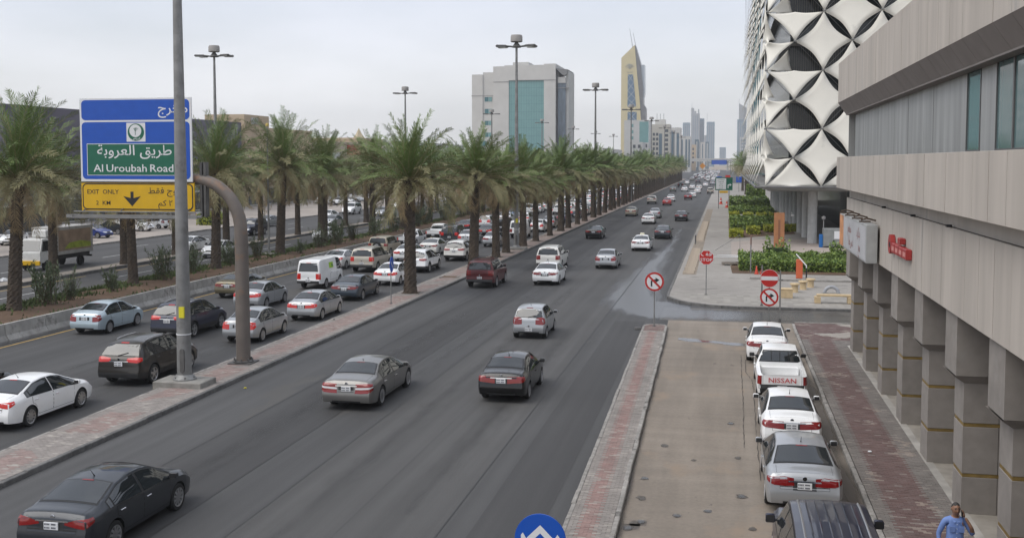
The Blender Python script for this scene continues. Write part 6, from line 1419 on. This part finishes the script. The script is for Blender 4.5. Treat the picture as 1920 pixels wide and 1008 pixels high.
# litter
for i, (x, y, z, lab) in enumerate([(-17.4, 36.5, .0, 'yellow scrap of litter at the foot of the kerb'), (-49.9, 66.5, .0, 'white plastic bag lying on the far carriageway'), (4.15, 31.4, .14, 'white paper scrap on the red brick pavement'), (-20.0, 52.6, .14, 'dark crumpled litter on the brick median')]):
    r2 = random.Random(i); b = MB(); s = .3 if i == 1 else .06
    b.lathe([(.001, 0), (s, .02), (s * .8, s * .5), (s * .3, s * .7), (.001, s * .75)], 7); b.v = [(x_ * r2.uniform(.7, 1.3), y_ * r2.uniform(.7, 1.3), z_ * r2.uniform(.8, 1.2)) for x_, y_, z_ in b.v]
    o = b.obj('litter', [YTAPE, SWHITE, SWHITE, SBLK][i]); o.location = (x, y, z); tag(o, lab, 'litter')
b = MB(); b.box(-.16, .16, -.1, .1, 0, .12, bev=.02); o = b.obj('stone_lump', KERBD); o.location = (-4.2, 53.3, 0); tag(o, 'loose dark kerb lump beside the divider nose', 'stone')
# ================================================================== traffic
Q = 'queued cars left of the median'; M_ = 'cars driving on the main carriageway'; O_ = 'cars on the far carriageway'
for k, c, x, y, lab in [
 ('mid', 'dark', -13.75, 21.9, 'dark blue-grey sedan cut off at the lower left corner'),
 ('lux', 'grey', -12.45, 36.4, 'large grey luxury saloon in the middle of the empty lanes'),
 ('sed', 'black', -7.57, 38.15, 'shiny black compact sedan nearest to the brick divider'),
 ('hat', 'silver', -9.05, 51.1, 'small silver hatchback driving ahead of the black sedan'),
 ('suv', 'maroon', -15.9, 71.1, 'dark red boxy SUV with roof rails beside the palm median'),
 ('suv', 'pearl', -13.3, 83.2, 'cream white boxy SUV just ahead of the dark red one'),
 ('mid2', 'white', -11.93, 73.4, 'white sedan right of the dark red SUV'),
 ('sed2', 'silver', -9.1, 85.0, 'silver sedan alone in the third lane before the taxi'),
 ('mid', 'white', -7.72, 102.5, 'white taxi sedan with a roof light'),
 ('mid', 'dark', -6.6, 118.6, 'dark grey sedan directly ahead of the taxi'),
 ('mid', 'black', -13.96, 117.2, 'black sedan with one amber lamp close to the palm row'),
 ('mid2', 'black', -6.05, 154.5, 'black sedan alone in the right lane ahead'),
 ('mid', 'white', -10.1, 146.3, 'white sedan left behind the grey one in mid distance'),
 ('sed2', 'silver', -10.2, 161.2, 'grey-silver sedan half hidden ahead of the white one'),
 ('sed', 'beige', -14.2, 166.5, 'pale beige sedan next to the median kerb'),
 ('cro', 'tan', -14.3, 215.5, 'beige crossover near the shaded palm trunks'),
 ('sed', 'red', -10.92, 208.7, 'bright red sedan in the distant middle lane'),
 ('sed', 'white', -11.2, 229, 'white sedan partly hidden ahead of the red one'),
 ('sed', 'maroon', -8.02, 241, 'dark red sedan with lit brake lamps far ahead'),
 ('sed', 'white', -7.5, 256, 'white sedan right in front of the dark red distant one'),
 ('pick', 'tan', -3.77, 286, 'pale pickup at the far right road edge')]:
    t = add_car(k, c, x, y, lab, lit=c in ('maroon', 'red') and y > 200, name='car', group=M_, cat='car' if k not in ('pick', 'suv') else 'pickup' if k == 'pick' else 'SUV')
    if 'roof light' in lab:
        b = MB(); b.box(-.2, .2, -.1, .1, 1.43, 1.6, bev=.04); b.obj('roof_light', mat('taxi_light', (.7, .66, .5), rough=.4), t)
    if k == 'suv' and c == 'maroon':
        b = MB(); b.box(-.62, .62, -.02, .02, 1.93, 1.96); o = b.obj('rack_bar', BLACKP, t); o.location.y = -.2; o2 = o.copy(); COL.objects.link(o2); o2.location.y = -1.5; o2.parent = t
for k, c, x, y, lab in [
 ('mid', 'white', -22.44, 31.2, 'white sedan at the left edge just across the brick median'),
 ('cro', 'brown', -22.15, 38.15, 'very dark brown crossover behind the grey lamp post'),
 ('sed', 'black', -25.75, 31.9, 'dark car of which only the nose shows at the left edge'),
 ('sed2', 'ice', -30.4, 48.4, 'pale ice-blue sedan next to the concrete barrier'),
 ('cro', 'navy', -25.85, 48.3, 'dark navy crossover between the lamp post and the barrier'),
 ('sed2', 'silver', -22.0, 47.6, 'silver sedan partly behind the curved gantry post'),
 ('sed', 'silver', -26.6, 58.3, 'light silver sedan just behind the gantry post in the middle lane'),
 ('mid2', 'olive', -29.94, 62.8, 'olive brown sedan beside the barrier left of the van'),
 ('sed', 'silver', -21.8, 54.7, 'plain silver sedan in the lane beside the brick median'),
 ('van', 'white', -26.8, 68.2, 'white panel van with a green sticker on its side'),
 ('mid2', 'bluegrey', -22.45, 63.0, 'dark blue-grey sedan right of the white van'),
 ('suv', 'tan', -26.95, 79.2, 'tan and white boxy SUV ahead of the white van'),
 ('mid', 'white', -30.0, 80.7, 'white sedan by the barrier ahead of the van'),
 ('sed', 'white', -22.52, 71.0, 'white sedan left of the first median palm trunk'),
 ('off', 'beige', -29.9, 91.6, 'beige off-roader with a spare wheel on its back'),
 ('mid2', 'white', -26.34, 87.6, 'white sedan with red lamps behind the first palm trunk'),
 ('cro', 'white', -22.93, 79.6, 'white crossover right of the first median palm trunk'),
 ('mid', 'pearl', -26.16, 94.6, 'pearl white sedan in the queue above the white crossover'),
 ('cro', 'pearl', -22.37, 89.3, 'cream white crossover left of the second median palm'),
 ('pick', 'white', -31.0, 103.8, 'white pickup beside the barrier left of another pickup'),
 ('pick', 'white', -30.9, 113.7, 'white double pickup ahead of the first one by the barrier'),
 ('suv', 'dark', -27.6, 107.9, 'dark grey boxy SUV among the queued white cars'),
 ('sed', 'dark', -30.6, 125.4, 'dark sedan hidden behind the dark grey SUV'),
 ('sed2', 'silver', -25.65, 106.5, 'silver sedan right of the dark grey SUV'),
 ('sed', 'silver', -22.61, 104.6, 'silver-grey sedan with bright brake lamps behind the third palm'),
 ('sed', 'black', -26.0, 116.7, 'black sedan with red lamps ahead of the silver-grey sedan'),
 ('hat', 'white', -30.0, 134, 'white hatchback beside the far part of the barrier'),
 ('sed', 'white', -29.4, 144, 'white sedan ahead of the white hatchback'),
 ('sed2', 'blue', -30.2, 154, 'mid-blue sedan in the outer queue lane'),
 ('van', 'white', -22.3, 116.8, 'white van with pale green rear window behind the tall lamp post'),
 ('sed2', 'white', -22.0, 127, 'small white sedan in front of the far white van'),
 ('sed', 'silver', -22.0, 135.5, 'silver sedan between the fourth and fifth queue trunks'),
 ('pick', 'brown', -26.6, 128.7, 'dark brown pickup deep in the queue'),
 ('cro', 'white', -26.2, 140.5, 'white crossover ahead of the dark brown pickup'),
 ('sed2', 'navy', -21.8, 146.3, 'dark navy sedan between distant median trunks'),
 ('hat', 'bluegrey', -22.0, 160, 'grey-blue hatchback with lit brake lamps in the far queue')]:
    t = add_car(k, c, x, y, lab, lit=('pale' not in lab) and rnd.random() < .7, name='car', group=Q, cat={'pick': 'pickup', 'van': 'van', 'suv': 'SUV', 'off': 'SUV'}.get(k, 'car'))
    if k == 'van' and 'green sticker' in lab:
        c_ = KINDS['van']; b = MB(); side_patch(c_, b, 1, 1.75, 2.5, lambda s: 1.28, lambda s: 1.66, .006, 0); side_patch(c_, b, 1, 2.2, 2.4, lambda s: 1.36, lambda s: 1.55, .009, 1); b.obj('green_sticker', [mat('lime', (.35, .60, .03), rough=.5), SGREEN], t)
# oncoming traffic
for k, c, x, y, lab in [
 ('mid', 'white', -49.3, 92.3, 'white sedan driving towards the camera left of the gantry post'),
 ('sed2', 'white', -43.9, 87.4, 'white oncoming sedan behind the palm trunk at the gantry'),
 ('mid2', 'white', -42.0, 108.3, 'white oncoming saloon with big grille between palm trunks'),
 ('sed', 'silver', -50.2, 131.8, 'silver oncoming sedan behind the palm trunks'),
 ('sed', 'white', -56.2, 146, 'white oncoming sedan in the outer far lane'),
 ('suv', 'white', -58.8, 163, 'white oncoming pickup-like SUV in the outer far lane'),
 ('sed', 'silver', -52, 158, 'pale oncoming sedan behind the drooping dry fronds')]:
    add_car(k, c, x, y, lab, heading=180, name='car', group=O_)
for k, c, x, y, h, lab in [('suv', 'navy', -53.4, 114.4, 180, 'dark navy SUV leaving to the left behind the gantry arm'), ('sed', 'silver', -58.4, 130, 172, 'grey-silver sedan waiting at the far kerb right of the arm')]:
    add_car(k, c, x, y, lab, heading=h, name='car', group=O_)
# parked at the shops
for i, (k, c, x, y, h) in enumerate([('sed', 'ice', -66.6, 100, 250), ('sed', 'royal', -67.6, 105, 262), ('cro', 'dark', -68.5, 110.5, 80), ('sed', 'white', -69, 116, 265), ('hat', 'white', -69.5, 121, 85), ('sed', 'silver', -72.5, 142, 300), ('cro', 'white', -74, 192, 270), ('sed', 'white', -73, 198, 260), ('cro', 'silver', -74, 205, 270), ('sed', 'white', -74, 212, 265), ('sed', 'dark', -74, 219, 265), ('sed', 'white', -70, 95, 200)]):
    lab = ['pale blue sedan parked first at the shop pavement behind the truck', 'bright blue sedan parked at the shops behind the road sign', 'dark crossover parked third at the shops', 'white sedan parked fourth at the shops under the sign', 'white hatchback parked fifth at the shops', 'silver sedan parked askew beside the dark purple hall', 'white crossover parked behind the distant palm trunks', 'white sedan parked second behind the distant trunks', 'silver crossover parked third behind the distant trunks', 'white sedan parked fourth behind the distant trunks', 'dark sedan parked last behind the distant trunks', 'white sedan parked behind the delivery truck'][i]
    add_car(k, c, x, y, lab, heading=h, group='cars parked at the shops', z=.14)
# service road, all parked along the right kerb
for k, c, x, y, lab, hd in [
 ('sed', 'white', 1.86, 47.3, 'white sedan parked farthest along the service road, pointing at the no entry sign', -1.5),
 ('pick', 'white', 2.05, 40.6, 'white pickup with red lettering on its tailgate', 0),
 ('sed', 'white', 1.98, 33.5, 'white sedan parked between the pickup and the silver sedan', 0),
 ('mid2', 'silver', 1.94, 28.0, 'silver sedan parked just ahead of the dark blue SUV', 0),
 ('suv', 'navy', 2.02, 20.9, 'dark blue SUV with ribbed roof cut off at the bottom edge', 0)]:
    t = add_car(k, c, x, y, lab, heading=hd, group='cars parked along the service road', cat={'pick': 'pickup', 'suv': 'SUV'}.get(k, 'car'), skip=('roof_rail',) if k == 'suv' else ())
    if k == 'pick':
        b = MB(); yb = -1.475 - 1.12 - .028; b.text('NISSAN', 0, .70, .235, yb, 0, sx=1.22); b.obj('tailgate_lettering', mat('letter_red', (.48, .02, .03), rough=.5), t)
        b = MB(); b.box(-.66, .66, -.62, -.50, .99, 1.06); b.obj('bed_rail', PAINT['white'], t); b = MB(); b.box(-.66, .66, -.8, -.1, .62, .92, bev=.03); b.obj('tool_box', PAINT['white'], t)
    if k == 'suv':
        for q in range(6):
            b = MB(); x_ = -.42 + q * .168; c_ = KINDS['suv']; pts = []
            for s in np.linspace(.5, 2.7, 9): p = shoot(c_, (x_, s - c_.y0, 4), (0, 0, -1), .008); pts.append(p)
            b.tube(pts, [.006] + [.018] * 7 + [.006], 6); o = b.obj('roof_rib', PAINT['navy'], t)
        for sd in (-1, 1):
            b = MB(); c_ = KINDS['suv']; pts = [shoot(c_, (sd * .56, s - c_.y0, 4), (0, 0, -1), .02) for s in np.linspace(.5, 2.7, 8)]; b.tube(pts, .022, 6); b.obj('roof_rail', ALLOY, t)
# box truck on the far carriageway
t = thing('delivery_truck', 'white and grey box delivery truck with a picture on its side', 'truck', (-52.4, 75.6, 0), R(180)); b = MB(); 
TRW = mat('truck_white', (.62, .62, .60), rough=.5, var=.1); TRG = mat('truck_box_grey', (.38, .37, .35), rough=.6, var=.2, vscale=1.5)
b.box(-1.05, 1.05, -4.1, .9, 1.05, 3.25, bev=.04); b.obj('cargo_box', TRG, t); b = MB(); b.box(-.95, .95, 1.15, 2.75, .6, 1.45, bev=.06); b.add([(-.95, 1.15, 1.45), (.95, 1.15, 1.45), (.95, 2.72, 1.45), (-.95, 2.72, 1.45), (-.85, 1.2, 2.45), (.85, 1.2, 2.45), (.85, 2.3, 2.45), (-.85, 2.3, 2.45)], [(4, 5, 6, 7), (0, 1, 5, 4), (1, 2, 6, 5), (2, 3, 7, 6), (3, 0, 4, 7)]); b.obj('cab', TRW, t)
b = MB(); b.add([(-.85, 2.70, 1.55), (.85, 2.70, 1.55), (.78, 2.38, 2.32), (-.78, 2.38, 2.32)], [(0, 1, 2, 3)]); b.obj('windscreen', GLASS, t)
for sd in (-1, 1):
    b = MB(); b.add([(sd * .945, 1.5, 1.5), (sd * .945, 2.5, 1.5), (sd * .875, 2.25, 2.3), (sd * .875, 1.5, 2.3)], [(0, 1, 2, 3)]); b.obj('side_window', GLASS, t)
    b = MB(); b.box(sd * 1.052 - .004, sd * 1.052 + .004, -3.8, .55, 1.35, 3.0); p = b.obj('side_picture', mat('picture_brown', (.27, .19, .13), rough=.5, var=.4, vscale=1.2), t); b = MB(); b.add([(sd * 1.062, -3.8, 1.5), (sd * 1.062, -.2, 1.5), (sd * 1.062, -.9, 1.95), (sd * 1.062, -2.4, 2.05), (sd * 1.062, -3.8, 1.85)], [(0, 1, 2, 3, 4)]); b.obj('green_field', mat('picture_green', (.28, .34, .03), rough=.5, var=.25), p)
    for y_ in (-2.6, 1.9): link('wheel', wheel_meshes(.40, 6)[0], t, (sd * .85, y_, .40), 0 if sd > 0 else math.pi)
b = MB(); b.box(-.6, .6, .95, 1.5, 2.5, 3.1, bev=.08); b.obj('cooling_unit', TRW, t); b = MB(); b.box(-.95, .95, 2.72, 2.85, .45, .8, bev=.03); b.obj('front_bumper', SYEL, t); b = MB(); b.box(-.8, .8, -4.0, 1.2, .7, 1.04); b.obj('chassis', BLACKP, t); b = MB(); b.box(-.9, .9, -4.2, -4.1, .6, .75); b.obj('rear_bumper', BLACKP, t)
# ---- far traffic: too small for parts
FG = 'tiny cars in the distant traffic'; cols = ['white'] * 8 + ['silver'] * 4 + ['pearl', 'grey', 'dark', 'black', 'tan', 'blue', 'green', 'maroon']
for i, (k, c, x, y) in enumerate([('sed', 'green', -14.4, 304), ('sed', 'white', -11.3, 308), ('sed', 'white', -9.9, 334), ('sed', 'pearl', -7.7, 329), ('sed', 'white', -6.5, 368), ('sed', 'white', -7.2, 290), ('suv', 'black', -14.2, 354), ('sed', 'white', -13.9, 404), ('sed', 'green', -14.1, 471), ('cro', 'navy', -10.4, 425), ('van', 'white', -7.1, 460), ('cro', 'silver', -4.3, 393), ('sed', 'silver', -12.8, 556)]):
    add_far(k, c, x, y, 'tiny distant car on the main carriageway far ahead, one of many', FG)
for lane in (-15, -11.7, -8.3, -5):
    y = 480 + rnd.uniform(0, 20)
    while y < 900:
        add_far(rnd.choice(['sed', 'sed', 'cro', 'mid', 'suv', 'van']), rnd.choice(cols), lane + rnd.uniform(-.5, .5), y, 'tiny distant car on the main carriageway far ahead, one of many', FG, lit=rnd.random() < .25); y += rnd.uniform(11, 34)
QG = 'far queued cars glimpsed between palm trunks'
for lane in (-22.1, -26.2, -30):
    y = 166 + rnd.uniform(0, 8)
    while y < 420:
        add_far(rnd.choice(['sed', 'sed', 'cro', 'mid', 'suv', 'van', 'pick']), rnd.choice(cols), lane + rnd.uniform(-.3, .3), y, 'queued car glimpsed small between the far palm trunks, one of many', QG, lit=True); y += rnd.uniform(6.5, 11)
for lane in (-43, -51, -57):
    y = 175 + rnd.uniform(0, 30)
    while y < 420:
        add_far(rnd.choice(['sed', 'cro', 'mid', 'suv']), rnd.choice(cols), lane, y, 'oncoming car glimpsed small behind the palm rows, one of several', 'far oncoming cars', heading=180); y += rnd.uniform(18, 50)
# ================================================================== man with the telephone
def skin_body(name, joints, edges, root, mats, levels=2):
    me = bpy.data.meshes.new(name); names = list(joints); me.from_pydata([joints[n][0] for n in names], [(names.index(a), names.index(b)) for a, b in edges], [])
    o = link(name, me); sk = o.modifiers.new('skin', 'SKIN'); sk.use_smooth_shade = True
    for i, n in enumerate(names): r = joints[n][1]; me.skin_vertices[0].data[i].radius = r if isinstance(r, tuple) else (r, r)
    me.skin_vertices[0].data[names.index(root)].use_root = True
    o.modifiers.new('sub', 'SUBSURF').levels = levels; o.modifiers['sub'].render_levels = levels
    dg = bpy.context.evaluated_depsgraph_get(); new = bpy.data.meshes.new_from_object(o.evaluated_get(dg)); new.name = name
    bpy.data.objects.remove(o); 
    for m in mats: new.materials.append(m)
    return new
MSKIN = mat('man_skin', (.25, .135, .085), rough=.55, var=.08, vscale=6); SHIRT = mat('blue_shirt', (.15, .235, .50), rough=.8, var=.08, vscale=5, bump=.5, bscale=9); TROU = mat('dark_trousers', (.035, .035, .045), rough=.85, var=.1); HAIR = mat('grey_black_hair', (.035, .032, .03), rough=.8, var=.3, vscale=30)
man = thing('person', 'man in a light blue shirt walking and holding a phone to his ear', 'person', (4.42, 21.4, .13), R(4))
J = {'pelvis': ((0, 0, .95), (.155, .115)), 'belly': ((0, -.015, 1.10), (.165, .13)), 'chest': ((0, 0, 1.30), (.185, .125)), 'upper': ((0, .01, 1.41), (.13, .09)), 'neck': ((0, -.005, 1.475), .055), 'skull_base': ((0, -.03, 1.55), .068),
 'jaw': ((0, -.055, 1.565), .06), 'head': ((0, -.04, 1.635), (.078, .092)), 'crown': ((0, -.03, 1.70), (.068, .082)),
 'sh_l': ((.185, .01, 1.39), .068), 'el_l': ((.33, -.02, 1.13), .05), 'fo_l': ((.26, -.14, 1.31), .037), 'wr_l': ((.155, -.105, 1.49), .027),
 'sh_r': ((-.185, .01, 1.39), .068), 'el_r': ((-.29, .05, 1.12), .05), 'wr_r': ((-.30, -.06, .88), .028), 'ha_r': ((-.30, -.085, .79), (.02, .038)),
 'hip_l': ((.09, 0, .88), .10), 'kn_l': ((.10, -.10, .49), .062), 'an_l': ((.10, .06, .10), .042), 'to_l': ((.11, -.10, .05), .04), 'hip_r': ((-.09, 0, .88), .10), 'kn_r': ((-.10, -.02, .49), .062), 'an_r': ((-.10, .10, .12), .042), 'to_r': ((-.11, -.06, .04), .04)}
E_ = [('pelvis', 'belly'), ('belly', 'chest'), ('chest', 'upper'), ('upper', 'neck'), ('neck', 'skull_base'), ('skull_base', 'head'), ('head', 'crown'), ('upper', 'sh_l'), ('sh_l', 'el_l'), ('el_l', 'fo_l'), ('fo_l', 'wr_l'), ('upper', 'sh_r'), ('sh_r', 'el_r'), ('el_r', 'wr_r'), ('wr_r', 'ha_r'), ('pelvis', 'hip_l'), ('hip_l', 'kn_l'), ('kn_l', 'an_l'), ('an_l', 'to_l'), ('pelvis', 'hip_r'), ('hip_r', 'kn_r'), ('kn_r', 'an_r'), ('an_r', 'to_r')]
J.pop('jaw')
body = skin_body('body', J, E_, 'pelvis', [MSKIN, SHIRT, TROU, BLACKP])
for p in body.polygons:
    c = p.center; k = 0
    armr = abs(c.x) > .21 and c.z < 1.33
    if c.z < .10: k = 3
    elif c.z < .97 and abs(c.x) < .24: k = 2
    elif c.z < 1.53 and not (math.hypot(c.x, c.y) < .078 and c.z > 1.462) and not (c.x < -.2 and c.z < .98) and not (c.x > .11 and c.y < -.075 and c.z > 1.20): k = 1
    p.material_index = k
    p.use_smooth = True
link('body', body, man)
# head details: hair cap, ears, nose, brows, eyes, mouth
def blob(name, m, c, r, par, n=12, cut=None):
    b = MB(); pr = [(max(.001, math.sin(math.pi * i / n)), -math.cos(math.pi * i / n)) for i in range(n + 1)]; b.lathe(pr, 16); b.v = [(c[0] + x * r[0], c[1] + y * r[1], c[2] + z * r[2]) for x, y, z in b.v]
    if cut: keep = [f for f in b.f if cut(sum((Vector(b.v[i]) for i in f), Vector()) / len(f))]; b.f = keep; b.m = [0] * len(keep)
    return b.obj(name, m, par, 60)
blob('head', MSKIN, (0, -.040, 1.635), (.076, .098, .118), man); blob('hair', HAIR, (0, -.028, 1.650), (.081, .102, .112), man, 16, lambda p: p.z > 1.69 + (p.y + .03) * -.35 - .0 or (p.y > .005 and p.z > 1.58))
b = MB(); b.add([(-.016, -.132, 1.605), (.016, -.132, 1.605), (0, -.130, 1.655), (0, -.160, 1.612)], [(0, 1, 3), (1, 2, 3), (2, 0, 3)]); b.obj('nose', MSKIN, man, 80)
for sd in (-1, 1):
    blob('ear', MSKIN, (sd * .077, -.02, 1.628), (.012, .022, .034), man, 6)
    b = MB(); b.box(sd * .031 - .021, sd * .031 + .021, -.137, -.124, 1.664, 1.673, bev=.002); b.obj('eyebrow', HAIR, man); blob('eye', SBLK, (sd * .031, -.122, 1.648), (.013, .010, .007), man, 6)
b = MB(); b.box(-.024, .024, -.1325, -.12, 1.575, 1.581, bev=.002); b.obj('mouth', mat('lips', (.13, .05, .04), rough=.6), man)
b = MB(); b.box(-.03, .03, -.128, -.117, 1.588, 1.596, bev=.003); b.obj('moustache', HAIR, man)
# shirt collar, pocket
b = MB()
for sd in (-1, 1): b.add([(sd * .062, .03, 1.475), (sd * .07, -.05, 1.452), (sd * .012, -.115, 1.405), (sd * .052, -.125, 1.392), (sd * .095, -.075, 1.428), (sd * .09, .02, 1.455)], [(0, 1, 4, 5), (1, 2, 3, 4)])
b.obj('collar', SHIRT, man)
for sd in (-1, 1): b = MB(); b.box(sd * .085 - .05, sd * .085 + .05, -.142, -.128, 1.205, 1.325, bev=.004); b.obj('shirt_pocket', SHIRT, man)
b = MB()
for k in range(4): b.lathe([(.007, 0), (.007, .006), (.001, .007)], 8, 0, Matrix.Translation((0, -.134, 1.36 - k * .085)) @ Matrix.Rotation(R(90), 4, 'X'))
b.obj('shirt_button', SWHITE, man)
# hand at the ear: palm, four fingers and a thumb, each bent
b = MB(); M = Matrix.Translation((.128, -.085, 1.56)) @ Matrix.Rotation(R(-8), 4, 'Y') @ Matrix.Rotation(R(20), 4, 'X')
b.box(-.016, .014, -.042, .042, -.07, .03, 0, M, bev=.012)
for k, (y_, L) in enumerate(((-.032, .062), (-.011, .070), (.010, .066), (.031, .052))):
    b.tube([M @ Vector((0, y_, .02)), M @ Vector((-.006, y_ * 1.02, .02 + L * .5)), M @ Vector((-.026, y_ * .95, .02 + L * .95))], [.0105, .0095, .0075], 8)
b.tube([M @ Vector((0, -.036, -.045)), M @ Vector((-.012, -.062, -.015)), M @ Vector((-.026, -.062, .02))], [.013, .011, .008], 8); b.obj('hand', MSKIN, man, 60)
b = MB(); b.box(-.034, -.022, -.034, .034, -.075, .07, 0, M, bev=.004); ph = b.obj('phone', BLACKP, None); ph.matrix_world = Matrix.Translation((4.42, 21.4, .13)) @ Matrix.Rotation(R(4), 4, 'Z'); tag(ph, 'dark mobile phone pressed to the ear of the man', 'phone')
# ---- air: one even haze round everything
b = MB(); b.box(-1500, 1500, -60, 2900, -1.2, 150); hz = b.obj('haze', None) if False else None
me = b.mesh('haze', []); hz = link('haze', me); hm = bpy.data.materials.new('haze_air'); hm.use_nodes = True; n_ = hm.node_tree; n_.nodes.clear(); o_ = N(n_, 'ShaderNodeOutputMaterial'); v_ = N(n_, 'ShaderNodeVolumePrincipled'); v_.inputs['Color'].default_value = (.95, .97, 1, 1); v_.inputs['Density'].default_value = .00028; v_.inputs['Anisotropy'].default_value = .3; n_.links.new(v_.outputs[0], o_.inputs['Volume']); me.materials.append(hm); tag(hz, kind='stuff'); hz.display_type = 'WIRE'
